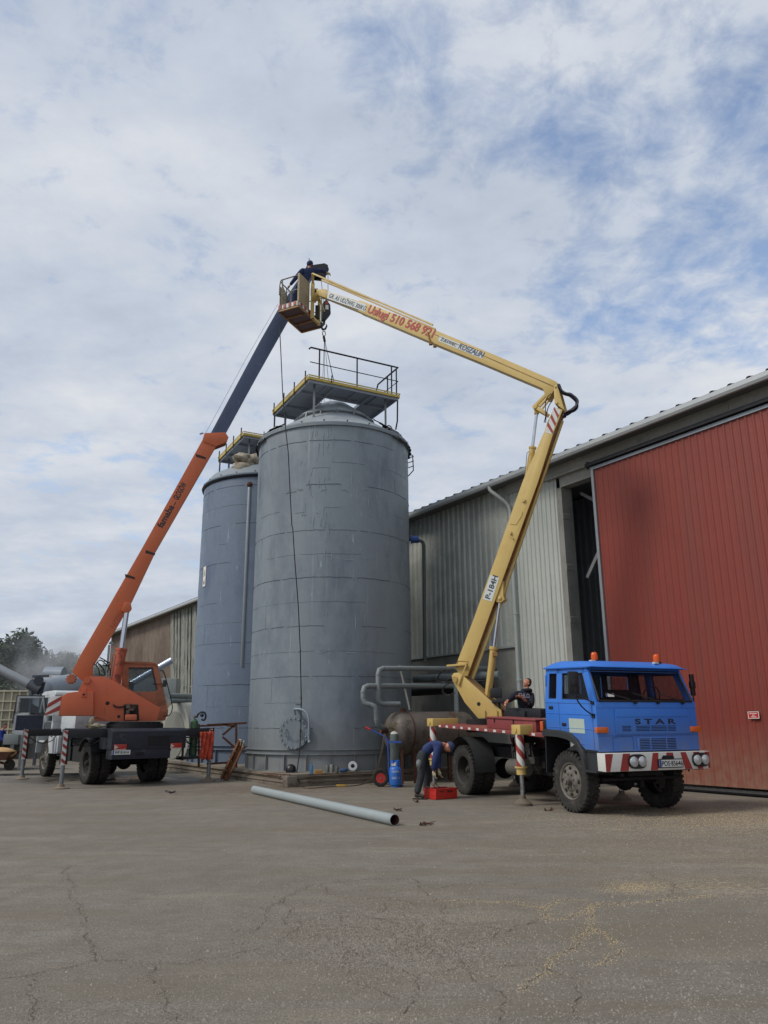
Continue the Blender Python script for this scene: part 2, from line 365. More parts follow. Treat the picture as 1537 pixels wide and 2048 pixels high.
for q, tan in chips:
    for _ in range(18 if tan else 16):
        chip(bc if (tan and rnd.random() < .85) else (bd if rnd.random() < .6 else bg_), q.x+rnd.gauss(0, .022 if rnd.random() < .8 else .09), q.y+rnd.gauss(0, .03 if rnd.random() < .8 else .09), rnd.uniform(.003, .008))
for _ in range(9000):
    px = rnd.uniform(-20, 1560); py = 1600+450*rnd.random()**.8; q = G(px, py); chip(bg_, q.x, q.y, rnd.uniform(.004, .012)*(2 if rnd.random() < .02 else 1))
for _ in range(4500):
    q = G(rnd.gauss(800, 150), rnd.gauss(1880, 45)); chip(bg_, q.x, q.y, rnd.uniform(.005, .013))
for _ in range(2600):
    q = G(rnd.gauss(810, 140), rnd.gauss(1870, 42)); chip(bd, q.x, q.y, rnd.uniform(.004, .012))
for _ in range(9000):
    chip(bc, 6.2+rnd.gauss(0, 1.8), 14.4+rnd.gauss(0, 1.3), rnd.uniform(.003, .010))
for _ in range(1200):
    chip(bc, 3.3+rnd.gauss(0, .5), 8.8+rnd.gauss(0, .35), rnd.uniform(.002, .006))
for _ in range(1500):
    q = G(rnd.gauss(1265, 35), rnd.gauss(1775, 7)); chip(bc, q.x, q.y, rnd.uniform(.002, .007))
tag(bg_.done('gravel', gravm), 'fine loose gravel scattered over the cracked asphalt yard', 'gravel', kind='stuff')
tag(bd.done('crumbled_asphalt', M('asphalt_crumbs', (106, 96, 82), .95, 0, .3, 30)), 'brown crumbs of broken asphalt along the cracks', 'rubble', kind='stuff')
tag(bc.done('chaff', chaffm), 'pale grain chaff scattered near the blue truck and in the cracks', 'chaff', kind='stuff')
# puddles
water = M('puddle_water', (60, 60, 60), .16, 0, 0, spec=1.0)
def puddle(c, rx, ry, a):
    b = B(); n = 40; vs = []
    for k in range(n):
        th = 2*math.pi*k/n; r = 1+.18*math.sin(3*th+a)+.12*math.sin(7*th+2*a)+rnd.uniform(-.04, .04); vs.append((c.x+rx*r*math.cos(th), c.y+ry*r*math.sin(th), .005))
    b.add(vs, [tuple(range(n))]); tag(b.done('puddle', water), kind='structure')
for (px, py), rx, ry, a in (((60, 1549), 2.0, .55, 1), ((15, 1538), 2.2, .8, 2), ((285, 1556), 1.0, .8, 3), ((375, 1545), 1.3, .5, .4), ((145, 1548), .9, .35, 2.2)): puddle(G(px, py), rx, ry, a)
# far grassy verge
# ================================================================ WAREHOUSE
wh = thing('warehouse', 'long grey corrugated metal warehouse with a big red sliding door', 'building', tuple(D0), 0)
XF[wh.name] = Matrix.Translation(D0)
def WP(s, o, z): return D0+wu*s+wq*o+Vector((0, 0, z))
def ribs(b, s0, s1, z0, z1, o, pitch, depth, top=.42, slope=.14):
    """trapezoid sheet: real ribs standing off the wall plane by depth"""
    prof = []; s = s0
    while s < s1-1e-6:
        for f, h in ((0, 0), (1-top-2*slope, 0), (1-top-slope, 1), (1-slope, 1)):
            q = s+pitch*f
            if q <= s1: prof.append((q, o+depth*h))
        s += pitch
    prof.append((s1, o)); n = len(prof)
    zf0 = z0 if callable(z0) else (lambda s: z0); zf1 = z1 if callable(z1) else (lambda s: z1)
    vs = [WP(s, oo, zf0(s)) for s, oo in prof]+[WP(s, oo, zf1(s)) for s, oo in prof]
    b.add(vs, [(i, i+1, n+i+1, n+i) for i in range(n-1)])
galv = M('weathered_corrugated_sheet', (184, 187, 178), .62, .25, .10, 1.2, stain=((104, 108, 102), .58, 1.0, (5, 5, .35), .45, .16), stain2=((150, 152, 142), .5, .5, (1, 1, 1), .6, .1))
galv2 = M('pale_corrugated_sheet', (184, 188, 180), .6, .1, .08, 1.2, stain=((112, 118, 112), .56, 1.3, (6, 6, .25), .6, .12))
reds = M('red_door_sheet', (130, 55, 42), .5, 0, .07, .8, .2, .9, stain=((116, 58, 48), .5, .7, (3, 3, .2), .6, .15), stain2=((168, 112, 100), .66, 2.2, (14, 14, .2), .45, .06), dust=((150, 132, 112), .2, 1.6, .55))
rusts = M('rust_streaked_sheet', (140, 126, 112), .75, .1, .12, 1.0, .0, stain=((98, 80, 70), .40, .35, (1, 1, .7), .9, .25), stain2=((78, 56, 44), .54, 5, (5, 5, .25), .7, .08))
conc = M('concrete', (142, 141, 134), .9, 0, .1, 1.0, .25, 30, stain=((98, 97, 90), .52, .8, (1, 1, .5), .6, .15))
beamc = M('weathered_beam', (160, 160, 152), .8, 0, .15, 1.0, .1, 30, stain=((112, 110, 102), .5, 1.2, (1, 1, 3), .6, .15))
roofm = M('roof_sheet', (120, 122, 120), .6, .3, .1)
intm = M('interior_sheet', (150, 158, 162), .7, .1, .1)
WO = -.25
b = B(); ribs(b, 7.1, 42.5, 4.0, 9.72, WO, .30, .05, top=.40, slope=.16); b.done('wall_panel', galv, wh, True)
b = B(); ribs(b, 4.85, 7.1, .1, 9.72, WO+.06, .195, .035, top=.3, slope=.1); b.done('wall_panel', galv2, wh, True)
b = B(); ribs(b, 42.5, 61.4, .0, 9.72, WO, .15, .03); tag(b.done('wall_panel', rusts, wh, True), 'brown rust stained corrugated wall at the far end')
b = B()
for k, (s0, s1, tl) in enumerate([(35.8+j*.52, 36.2+j*.52, .8+.11*j) for j in range(13)]):
    n = 4; vs = []
    for z in (3.0, 9.35):
        for i in range(n+1):
            s = s0+(s1-s0)*i/n+(tl*.6 if z > 5 else 0)*0; vs.append(WP(s+(z-3)*.10*tl, WO+.12+.04*(i % 2)+.03*(k % 4), z))
    b.add(vs, [(i, i+1, n+2+i, n+1+i) for i in range(n)])
each(b, 'loose_panel', M('old_sheet', (138, 140, 130), .7, .1, .2, 2, stain=((70, 72, 68), .5, 1.5, (6, 6, .4), .8, .12)), wh, world=True)
b = B()
for s0, s1 in ((7.1, 12.0), (12.01, 17), (17.01, 24), (24.01, 31), (31.01, 38), (38.01, 42.5)):
    b.prism([(s0, 0), (s1, 0), (s1, 3.97), (s0, 3.97)], lambda a, c_, d: WP(a, d, c_), WO-.2, WO+.03)
b.done('plinth_wall', conc, wh, True)
b = B(); b.prism([(6.95, 3.975), (42.4, 3.975), (42.4, 4.04), (6.95, 4.04)], lambda a, c_, d: WP(a, d, c_), WO+.02, WO+.12); b.done('flashing', M('pale_flashing', (176, 180, 176), .5, .3, .08), wh, True)
# columns, lintel beam and fascia
b = B()
for s in (4.73,): b.prism([(s-.11, 0), (s+.11, 0), (s+.11, 8.72), (s-.11, 8.72)], lambda a, c_, d: WP(a, d, c_), WO-.35, WO+.10)
for z in (1.3, 2.9, 4.5, 6.1, 7.7): b.prism([(4.60, z), (4.63, z), (4.63, z+.22), (4.60, z+.16)], lambda a, c_, d: WP(a, d, c_), WO-.2, WO+.11)
b.done('door_column', conc, wh, True)
b = B(); b.prism([(-9, 8.74), (4.72, 8.74), (4.72, 9.08), (-9, 9.08)], lambda a, c_, d: WP(a, d, c_), WO-.3, WO+.05)
b.prism([(-9, 9.09), (7.1, 9.09), (7.1, 9.72), (-9, 9.72)], lambda a, c_, d: WP(a, d, c_), WO-.2, WO+.14)
for s in (-4.1, -1.3, 1.5): b.prism([(s, 9.1), (s+.03, 9.1), (s+.03, 9.7), (s, 9.7)], lambda a, c_, d: WP(a, d, c_), WO+.14, WO+.16)
b.prism([(-9, 9.05), (5.2, 9.05), (5.2, 9.10), (-9, 9.10)], lambda a, c_, d: WP(a, d, c_), WO+.05, WO+.22)
b.done('lintel_beam', beamc, wh, True)
# roof: corrugated sheet rising away from the eave
b = B(); pr = []; s = -10
while s < 61.8:
    pr += [(s, 0), (s+.20, 0), (s+.235, .05), (s+.305, .05), (s+.34, 0)]; s += .50
n = len(pr); vs = [WP(s, .44, 9.56+h*.8) for s, h in pr]+[WP(s, -9.0, 12.0+h) for s, h in pr]; b.add(vs, [(i, i+1, n+i+1, n+i) for i in range(n-1)])
vs = [WP(s, -9, 12.0+h) for s, h in pr]+[WP(s, -18.0, 9.5+h) for s, h in pr]; b.add(vs, [(i, i+1, n+i+1, n+i) for i in range(n-1)])
b.prism([(-10, 9.44), (61.6, 9.44), (61.6, 9.485), (-10, 9.485)], lambda a, c_, d: WP(a, d, c_), -.6, .26)
rf = b.done('roof', roofm, wh, True)
b = B()
sect = [(.36, 9.50), (.36, 9.42), (.40, 9.36), (.47, 9.36), (.50, 9.42), (.505, 9.52), (.515, 9.52), (.512, 9.41), (.475, 9.345), (.395, 9.345), (.345, 9.41), (.345, 9.50)]
vs = [WP(-10, o, z) for o, z in sect]+[WP(61.5, o, z) for o, z in sect]; n = len(sect); b.add(vs, [(i, (i+1) % n, n+(i+1) % n, n+i) for i in range(n)]+[tuple(range(n)), tuple(range(2*n-1, n-1, -1))])
b.done('gutter', M('grey_gutter', (186, 190, 190), .45, .2, .08), rf, True)
# gable, back, floor and the dark inside
b = B()
b.add([WP(61.4, WO, 0), WP(61.4, -17.8, 0), WP(61.4, -17.8, 9.5), WP(61.4, -9, 11.9), WP(61.4, WO, 9.5)], [(0, 1, 2, 3, 4)])
b.add([WP(-9.8, WO, 0), WP(-9.8, -17.8, 0), WP(-9.8, -17.8, 9.5), WP(-9.8, -9, 11.9), WP(-9.8, WO, 9.5)], [(0, 1, 2, 3, 4)])
b.quad(WP(-9.8, -17.8, 0), WP(61.4, -17.8, 0), WP(61.4, -17.8, 9.5), WP(-9.8, -17.8, 9.5)); b.done('rear_wall', galv2, wh, True)
b = B(); ribs(b, -9, 9.0, 0, 9.3, -3.2, .28, .05); b.prism([(-9, 3.3), (9, 3.3), (9, 3.5), (-9, 3.5)], lambda a, c_, d: WP(a, d, c_), -3.14, -3.0)
b.quad(WP(9, -6, 0), WP(9, WO-.25, 0), WP(9, WO-.25, 9.4), WP(9, -6, 9.4)); b.quad(WP(-9, -6, 9.4), WP(9, -6, 9.4), WP(9, -.6, 9.4), WP(-9, -.6, 9.4)); b.done('inner_wall', intm, wh, True)
b = B(); b.bar(WP(4.5, -.9, 5.9), WP(3.3, -1.2, 7.9), .10, .10); b.bar(WP(4.5, -.9, 8.6), WP(3.3, -1.2, 7.7), .10, .10); b.box(WP(3.3, -1.2, 7.8), (.22, .22, .22))
b.done('roof_brace', M('painted_brace', (126, 128, 128), .6, .2), wh, True)
# sliding door
b = B(); ribs(b, -8.5, 3.14, .16, 8.84, -.03, .20, .020, top=.22, slope=.10); dr = b.done('sliding_door', reds, wh, True)
b = B(); fl = lambda a, c_, d: WP(a, d, c_)
b.prism([(3.13, .12), (3.22, .12), (3.22, 8.93), (3.13, 8.93)], fl, -.06, .03); b.prism([(-8.5, 8.845), (3.13, 8.845), (3.13, 8.93), (-8.5, 8.93)], fl, -.06, .03)
b.done('door_edge', M('galvanised_trim', (150, 156, 160), .45, .5, .1), dr, True)
b = B(); b.prism([(-8.6, 8.96), (3.35, 8.96), (3.35, 9.06), (-8.6, 9.06)], fl, -.02, .12); b.bar(WP(3.3, .05, 8.9), WP(3.3, .05, 9.12), .06, .06)
b.done('door_rail', black, wh, True)
b = B(); b.prism([(-8.6, .012), (3.4, .012), (3.4, .10), (-8.6, .10)], fl, -.16, .10); b.done('door_sill', conc, wh, True)
b = B(); b.tube([WP(-8.6, .16, .07), WP(-3, .16, .07), WP(3.4, .16, .07)], .05, 8); b.done('floor_rail', black, wh, True)
# downpipe
pvc = M('pale_pvc_pipe', (172, 178, 174), .45, 0, .06)
b = B(); pp = [WP(7.35, .42, 9.36), WP(7.33, .42, 9.22), WP(7.15, .28, 9.02), WP(6.98, .0, 8.75), WP(6.93, -.08, 8.55), WP(6.93, -.08, .4)]
b.tube(pp[:5]+[WP(6.93, -.08, 8.3)], .065, 12, smooth=1); b.tube([WP(6.93, -.08, 8.3), WP(6.93, -.08, .4)], .065, 12)
for z in (7.3, 5.0, 2.9, 1.0): b.cyl(WP(6.93, -.08, z), WP(6.93, -.08, z+.07), .08, n=12); b.bar(WP(6.93, -.08, z+.03), WP(6.80, -.08, z+.03), .03, .03)
b.done('downpipe', pvc, wh, True, smooth=40)
sg = tag(B().prism([(-.88, 1.70), (-1.12, 1.70), (-1.12, 1.835), (-.88, 1.835)], fl, .034, .042).done('wall_sign', M('sign_red', (186, 40, 38), .4, 0, .04)), 'small red warning sign with white lines on the red sliding door', 'sign')
sw = M('sign_white', (222, 218, 212), .5, 0, .03)
b = B()
for (a0, a1, z0, z1) in ((-.87, -.89, 1.705, 1.83), (-1.11, -1.13, 1.705, 1.83)): pass
b.prism([(-.875, 1.832), (-1.125, 1.832), (-1.125, 1.845), (-.875, 1.845)], fl, .034, .047); b.prism([(-.875, 1.690), (-1.125, 1.690), (-1.125, 1.703), (-.875, 1.703)], fl, .034, .047)
b.prism([(-.865, 1.69), (-.879, 1.69), (-.879, 1.845), (-.865, 1.845)], fl, .034, .045); b.prism([(-1.121, 1.69), (-1.135, 1.69), (-1.135, 1.845), (-1.121, 1.845)], fl, .034, .045)
b.done('border', sw, sg)
b = B()
for z, a0, a1 in ((1.80, -.91, -1.09), (1.765, -.97, -1.03), (1.73, -.94, -1.06)):
    x = a0
    while x > a1+.01: b.prism([(x, z-.009), (x-.013, z-.009), (x-.013, z+.009), (x, z+.009)], fl, .0421, .0445); x -= .018
b.done('lettering', sw, sg)
# ================================================================ TANKS
T1 = Vector((-1.75, 25.6, 0)); T2 = Vector((-4.72, 30.3, 0)); PH = .32
wp = Vector((-wu.y, wu.x, 0)).normalized()*-1      # along the plinth front, away from the yard: opposite of wq
per = -wq
tankm = M('grey_tank_paint', (127, 137, 143), .5, .1, .07, .8, .35, 1.2, stain=((104, 113, 122), .50, .6, (1, 1, .5), .85, .14), stain2=((176, 184, 192), .64, 2.6, (4, 4, .55), .5, .05), stain3=((168, 172, 168), .60, 1.0, (10, 10, .22), .45, .08), dust=((128, 118, 104), .3, 1.6, .5))
tankb = M('bluish_tank_paint', (108, 121, 138), .55, .1, .10, .8, .35, 1.2, stain=((86, 98, 120), .5, .9, (1, 1, .4), .8, .18), stain2=((150, 160, 174), .62, 2.0, (3, 3, .6), .6, .06))
domem = M('roof_plate_grey', (160, 168, 172), .55, .1, .1, 1.5, stain=((112, 116, 118), .52, 1.5, (1, 1, 1), .6, .15))
seamm = M('weld_seam', (88, 96, 108), .6, .2, .3, 5)
tarp = M('black_tarp', (28, 32, 42), .6, 0, .3, 3, .3, 8)
yel = M('yellow_edge_paint', (196, 172, 82), .5, 0, .12, 3, stain=((120, 92, 56), .58, 5, (1, 1, 1), .6))
deckm = M('deck_underside', (150, 158, 170), .6, .1, .12, 1.5, stain=((118, 126, 138), .52, 1.3, (1, 1, 1), .6, .2))
railm = M('dark_rail_paint', (36, 37, 42), .6, .2, .2)
pl = thing('concrete_base', 'low stepped concrete base under the two grey tanks', 'foundation')
def PF(a, c_, d): return T1+per*(a)+wu*(c_)+Vector((0, 0, d))
b = B(); e = 2.78
b.prism([(-e, -e), (e, -e), (e, 8.6), (-e, 8.6)], PF, .20, PH); b.prism([(-e-.05, -e-.05), (e+.05, -e-.05), (e+.05, 8.65), (-e-.05, 8.65)], PF, .10, .155)
b.prism([(-e+.03, -e+.03), (e-.03, -e+.03), (e-.03, 8.5), (-e+.03, 8.5)], PF, .15, .21); b.prism([(-e-.02, -e-.02), (e+.02, -e-.02), (e+.02, 8.6), (-e-.02, 8.6)], PF, -.05, .105)
b.prism([(-e-.07, -e-.07), (-e+.22, -e-.07), (-e+.22, -e+.22), (-e-.07, -e+.22)], PF, 0, PH-.04)
concb = M('stained_concrete', (122, 114, 102), .95, 0, .15, 1.5, .4, 30, stain=((84, 68, 54), .5, 2.2, (1, 1, 3), .8, .15))
b.done('slab', concb, pl, True, bevel=.012)
b = B()
for z in (.17, .255): b.tube([PF(-e-.02, 8.5, z), PF(-e-.02, -e+.5, z)], .016, 6); b.tube([PF(-e+.5, -e-.02, z), PF(e, -e-.02, z)], .016, 6)
b.done('edge_strip', M('rusty_edge', (128, 112, 92), .8, .2, .2), pl, True)
def tank(c, label, shellmat, ztop, first):
    t = thing('storage_tank', label, 'tank', tuple(c)+() if False else (c.x, c.y, PH), 0)
    r = 2.6; h = ztop-PH; b = B()
    prof = [(r, 0), (r, h)]; N = 96
    # shell plates: each course very slightly out of true
    zs = [0, .44]; k = 0; rr = random.Random(5 if first else 9)
    while zs[-1] < h-.2: zs.append(zs[-1]+(.72 if k % 2 else .75)); k += 1
    zs[-1] = h
    pr = []
    for i, z in enumerate(zs): pr += [(r+.000+(.004 if i % 2 else 0), z)]
    b.lathe(pr, n=N)
    sh = b.done('shell', shellmat, t, smooth=60)
    # weld seams, broken and wavering
    b = B()
    for i, z in enumerate(zs[2:-1]):
        a = 0
        big_ = i % 2 == 0
        while a < 360:
            ln = rr.uniform(4, 30)
            if rr.random() < (.85 if big_ else .45):
                m = max(2, int(ln/3)); pts = []
                for q in range(m+1):
                    aa = R(a+ln*q/m); zz_ = z+rr.uniform(-.012, .012); pts.append((math.cos(aa)*(r+.004), math.sin(aa)*(r+.004), zz_))
                b.tube(pts, rr.uniform(.004, .010 if big_ else .006), 4)
            a += ln+rr.uniform(0, 4)
    for i in range(0, len(zs)-2, 3):
        for q in range(3):
            aa = R(q*120+i*37); b.tube([(math.cos(aa)*(r+.002), math.sin(aa)*(r+.002), zs[i]), (math.cos(aa)*(r+.002), math.sin(aa)*(r+.002), zs[i+1])], .004, 4)
    b.done('weld_seam', seamm, t)
    b = B(); b.lathe([(r, .455), (r+.075, .455), (r+.075, .47), (r+.02, .475), (r+.02, .575), (r+.075, .58), (r+.075, .595), (r, .595)], n=N)
    for q in range(24): aa = R(q*15+4); b.bar((math.cos(aa)*(r+.04), math.sin(aa)*(r+.04), 0), (math.cos(aa)*(r+.04), math.sin(aa)*(r+.04), .455), .012, .07, up=(math.cos(aa), math.sin(aa), 0))
    b.lathe([(r+.012, 0), (r+.09, 0), (r+.09, .018), (r+.012, .018)], n=N)
    b.done('base_ring', shellmat, t, smooth=40)
    # roof cone, step, upper cone and crown
    b = B(); b.lathe([(r+.05, h-.02), (r+.055, h+.03), (r-.02, h+.05), (1.36, h+.86), (1.30, h+.86), (1.30, h+.94)], n=64); 
    b.lathe([(1.42, h+.92), (1.45, h+.95), (1.42, h+.99), (.72, h+1.50), (.60, h+1.55)], n=12, a0=15, a1=375)
    b.lathe([(.56, h+1.50), (.56, h+1.60), (.50, h+1.66), (.35, h+1.71), (.001, h+1.74)], n=32)
    b.done('roof', domem, t, smooth=25)
    b = B(); b.lathe([(r+.0, h-.10), (r+.06, h-.10), (r+.07, h+.0), (r+.0, h+.0)], n=N); b.done('rim', shellmat, t, smooth=40)
    b = B()
    for q in range(16):
        aa = R(q*22.5+8); p0 = Vector((math.cos(aa)*1.50, math.sin(aa)*1.50, h+.76)); p1 = Vector((math.cos(aa)*1.43, math.sin(aa)*1.43, h+.96)); b.bar(p0, p1, .05, .02)
    for q in range(22):
        aa = R(q*16.36+5); b.bar((math.cos(aa)*(r-.02), math.sin(aa)*(r-.02), h+.05), (math.cos(aa)*(r+.05), math.sin(aa)*(r+.05), h+.09), .05, .015)
    for q in (200, 340):
        aa = R(q); c_ = Vector((math.cos(aa)*2.05, math.sin(aa)*2.05, h+.42)); b.tube([c_+Vector((.12*math.cos(x), 0, .16*math.sin(x)+.05)) for x in [i*math.pi/6 for i in range(-1, 8)]], .022, 6)
    each(b, 'roof_lug', steel, t)
    # platform: square ring walkway with a yellow edge
    dz = 12.60-PH; ax = Vector((math.cos(R(28)), math.sin(R(28)), 0)); ay = Vector((-ax.y, ax.x, 0)); H = 1.68; I = .70
    if not first: dz = 12.45-PH
    P = lambda a, c_, z: ax*a+ay*c_+Vector((0, 0, z))
    pf = B()
    for (a0, a1, c0, c1) in ((-H, H, -H, -I), (-H, H, I, H), (-H, -I, -I, I), (I, H, -I, I)): pf.prism([(a0, c0), (a1, c0), (a1, c1), (a0, c1)], P, dz, dz+.04)
    plat = pf.done('platform', deckm, t)
    b = B()
    for s_ in (-1, 1):
        b.bar(P(-H-.03, s_*(H+.03), dz+.03), P(H+.03, s_*(H+.03), dz+.03), .05, .09); b.bar(P(s_*(H+.03), -H, dz+.03), P(s_*(H+.03), H, dz+.03), .05, .09)
        b.bar(P(-H-.05, s_*(H+.055), dz+.12), P(H+.05, s_*(H+.055), dz+.12), .025, .035); b.bar(P(s_*(H+.055), -H, dz+.12), P(s_*(H+.055), H, dz+.12), .025, .035)
    each(b, 'kickboard', yel, plat)
    b = B()
    for q in (-I, I, -H*.98, H*.98): b.bar(P(q, -H, dz-.05), P(q, H, dz-.05), .05, .09); b.bar(P(-H, q, dz-.051), P(H, q, dz-.051), .05, .088)
    for q in (-.95, .15, .95): b.bar(P(q, -H, dz-.03), P(q, -I, dz-.03), .04, .05)
    each(b, 'joist', deckm, plat)
    b = B()
    for a_, c_ in ((-1.45, -1.45), (1.45, -1.45), (-1.45, 1.45), (1.45, 1.45)):
        rr_ = math.hypot(a_, c_); zb = h+.05+(2.6-rr_)*.66
        b.bar(P(a_*.93, c_*.93, zb), P(a_*.93, c_*.93, dz), .07, .07)
    b.cyl(P(-.45, .3, h+1.2), P(-.45, .3, dz+.1), .13, n=12)
    each(b, 'support_post', steel, plat)
    b = B()
    if first:
        Z1, Z2 = dz+1.15, dz+.62
        b.tube([P(-1.70, -H, Z1-.07), P(-1.64, -H, Z1), P(.1, -H, Z1), P(H-.25, -H, Z1), P(H, -H, Z1), P(H, -H+.25, Z1), P(H, -.15, Z1-.02), P(H-.05, .1, dz+.5), P(H, .5, dz+.15)], .030, 8)
        b.tube([P(-1.66, -H, Z2), P(H, -H, Z2), P(H, H*.6, Z2)], .016, 6)
        for a_, c_ in ((-1.32, -H), (.08, -H), (1.42, -H), (H, -H+.12), (H, -.9), (H, .3)): b.bar(P(a_, c_, dz), P(a_, c_, Z1 if c_ < -.2 else Z1-.5), .048, .048)
        b.tube([P(H, -H+.05, dz-.02), P(H+.12, -H+.3, dz-.75), P(H+.08, -H+.35, dz-1.05)], .03, 6)
    for c_ in (-1.5, -.5, .5, 1.5): b.bar(P(-H-.06, c_, dz-.15), P(-H-.06, c_, dz+.35), .04, .04)
    for a_ in (-.9,): b.bar(P(a_, -H-.08, dz), P(a_, -H-.08, dz+.25), .03, .03)
    b.bar(P(-H+.02, H-.05, dz-.9), P(-H+.02, H-.05, dz), .05, .05)
    b.done('railing', railm, plat, smooth=40) if first else each(b, 'stanchion', railm, plat)
    return t, h, P, dz
t1, h1, P1, dz1 = tank(T1, 'taller nearer grey steel tank with round manhole and a railed platform on top', tankm, 10.93, True)
t2, h2, P2, dz2 = tank(T2, 'farther grey tank behind the first, with burlap bundle on its roof edge', tankb, 10.80, False)
def tarp_strip(t, h, a0, a1, r0, r1, nm='tarpaulin'):
    b = B(); rr = random.Random(2); n = 36; rows = 5; vs = []
    for j in range(rows):
        for i in range(n+1):
            a = R(a0+(a1-a0)*i/n); f = j/(rows-1); rad = r0+(r1-r0)*f+rr.uniform(-.03, .03); zz_ = h+.05+(2.6-min(rad, 2.6))*.68+.06+rr.uniform(0, .07)-(.30 if f > .95 else 0)
            vs.append((math.cos(a)*rad, math.sin(a)*rad, zz_))
    b.add(vs, [(j*(n+1)+i, j*(n+1)+i+1, (j+1)*(n+1)+i+1, (j+1)*(n+1)+i) for j in range(rows-1) for i in range(n)]); b.done(nm, tarp, t, smooth=80)
tarp_strip(t1, h1, -38, 62, 1.75, 2.72); tarp_strip(t1, h1, 122, 214, 1.85, 2.72)
# upper roof band on the farther tank
b = B(); b.lathe([(2.61, h2-.16), (2.67, h2-.12), (2.69, h2-.06), (2.62, h2-.05)], n=96); b.done('rim_underside', tarp, t2, smooth=60)  # thin black ring along the underside of the roof band
b = B(); b.lathe([(2.64, h2-.05), (2.66, h2+.0), (2.40, h2+.34), (2.38, h2+.37), (1.5, h2+.86)], n=96); b.done('roof_band', tankm, t2, smooth=30)
b = B(); rr = random.Random(44)
for k in range(60):
    a = R(rr.choice((-102, -97, -92, -104, -88, -70, -60))+rr.gauss(0, 3)); z = h1-rr.choice((.5, 1.2, 2.2, 3.0, .7, 1.6, 4.2, 6.1))+rr.gauss(0, .35); l = rr.uniform(.08, .5); pts = []; aa = a
    for j in range(6): aa += R(rr.uniform(-.35, .35)); pts.append((math.cos(aa)*2.607, math.sin(aa)*2.607, min(h1-.15, z)-l*j/5))
    b.tube(pts, [rr.uniform(.003, .009) for _ in pts], 4)
for k in range(26):
    z = rr.choice((h1-1.5, h1-2.25, h1-3.0, h1-4.4, 3.4))+rr.gauss(0, .04); a = R(rr.uniform(-125, -55)); l = rr.uniform(.05, .35); b.tube([(math.cos(a+l*j/5/2.6)*2.607, math.sin(a+l*j/5/2.6)*2.607, z+rr.uniform(-.02, .02)) for j in range(6)], rr.uniform(.004, .010), 4)
o = b.done('paint_runs', M('lime_runs', (150, 160, 164), .8, 0, .1, 8), t1); tag(o, kind='stuff')
# manhole on the nearer tank, on the side of the yard
mh = PL(588, 1466, T1+Vector((0, -2.62, 0)), Vector((1, 0, 0))); a = math.atan2(mh.y-T1.y, mh.x-T1.x); a = math.atan2(-math.sqrt(max(0.1, 2.6**2-(mh.x+.04-T1.x)**2)), mh.x+.04-T1.x)
dirn = Vector((math.cos(a), math.sin(a), 0)); tang = Vector((-dirn.y, dirn.x, 0)); mc = dirn*2.60+Vector((0, 0, 1.38-PH))
def Mh(x, y, d): return mc+tang*x+Vector((0, 0, y))+dirn*d
b = B(); b.cyl(Mh(0, 0, -.12), Mh(0, 0, .10), .40, n=40); b.cyl(Mh(0, 0, .10), Mh(0, 0, .125), .455, n=40); b.cyl(Mh(0, 0, .128), Mh(0, 0, .15), .455, n=40)
cov = b.done('manhole_cover', M('cover_grey', (118, 128, 134), .5, .2, .15, 3, stain=((84, 90, 96), .55, 4, (1, 1, 1), .6)), t1, smooth=35)
b = B()
for k in range(18):
    aa = 2*math.pi*k/18+.1; x, y = .41*math.cos(aa), .41*math.sin(aa); b.cyl(Mh(x, y, .05), Mh(x, y, .19), .022, n=6)
each(b, 'bolt', M('pale_bolt', (150, 158, 164), .5, .4, .1), cov)
b = B()
for x in (-.22, .22): b.tube([Mh(x, -.10, .15), Mh(x, -.10, .21), Mh(x, .10, .21), Mh(x, .10, .15)], .014, 6)
each(b, 'handle', steel, cov)
b = B(); b.tube([Mh(.04, .66, .0), Mh(.04, .66, .14), Mh(.04, .66, .22), Mh(.28, .66, .24), Mh(.45, .55, .24), Mh(.52, .38, .24), Mh(.52, .05, .24), Mh(.52, -.2, .24)], .035, 10, smooth=1); b.cyl(Mh(.52, -.04, .24), Mh(.52, -.0, .24), .055, n=10); b.tube([Mh(.04, .5, .13), Mh(.04, .66, .22)], .03, 8); b.ball(Mh(.54, -.24, .24), .05)
b.done('davit_arm', M('davit_grey', (134, 146, 156), .5, .2), t1, smooth=50)
b = B(); b.box(Mh(.06, .84, .01), (.18, .03, .06), Matrix.Rotation(a+math.pi/2, 3, 'Z')); b.cyl(Mh(.12, 1.0, -.02), Mh(.12, 1.0, .02), .04, n=12); b.done('nozzle_patch', steel, t1)
# small ladder stub on the right rim
b = B(); rd = Vector((math.cos(R(-8)), math.sin(R(-8)), 0)); b.tube([rd*2.62+Vector((0, 0, h1-.35)), rd*2.78+Vector((0, 0, h1-.35)), rd*2.80+Vector((0, 0, h1-.9)), rd*2.62+Vector((0, 0, h1-1.1))], .02, 6)
for z in (.45, .62, .8): b.tube([rd*2.62+Vector((0, 0, h1-z)), rd*2.82+Vector((0, .0, h1-z+.06))], .015, 6)
b.done('bracket', railm, t1)
# standing pipe on the farther tank
b = B(); pA = Yat(501, 968, 27.6); q0 = Yat(500, 975, 27.75); q1 = Yat(483, 1335, 27.75); q1.x = q0.x-.0
b.tube([q0+Vector((.05, .35, .12)), q0+Vector((0, .05, .10)), q0+Vector((0, 0, -.05)), Vector((q0.x, q0.y, q1.z+.05)), Vector((q0.x+.05, q0.y+.05, q1.z-.05)), Vector((q0.x+.35, q0.y+.3, q1.z-.05))], .075, 12)
b.ball(q0+Vector((0, .05, .1)), .12); b.done('standpipe', M('pipe_grey', (138, 146, 152), .5, .2, .1), t2, True, smooth=50)
b = B(); b.ball(q0+Vector((-.0, .02, .11)), .125, 12); b.done('pipe_elbow', rustm, t2, True, smooth=60)
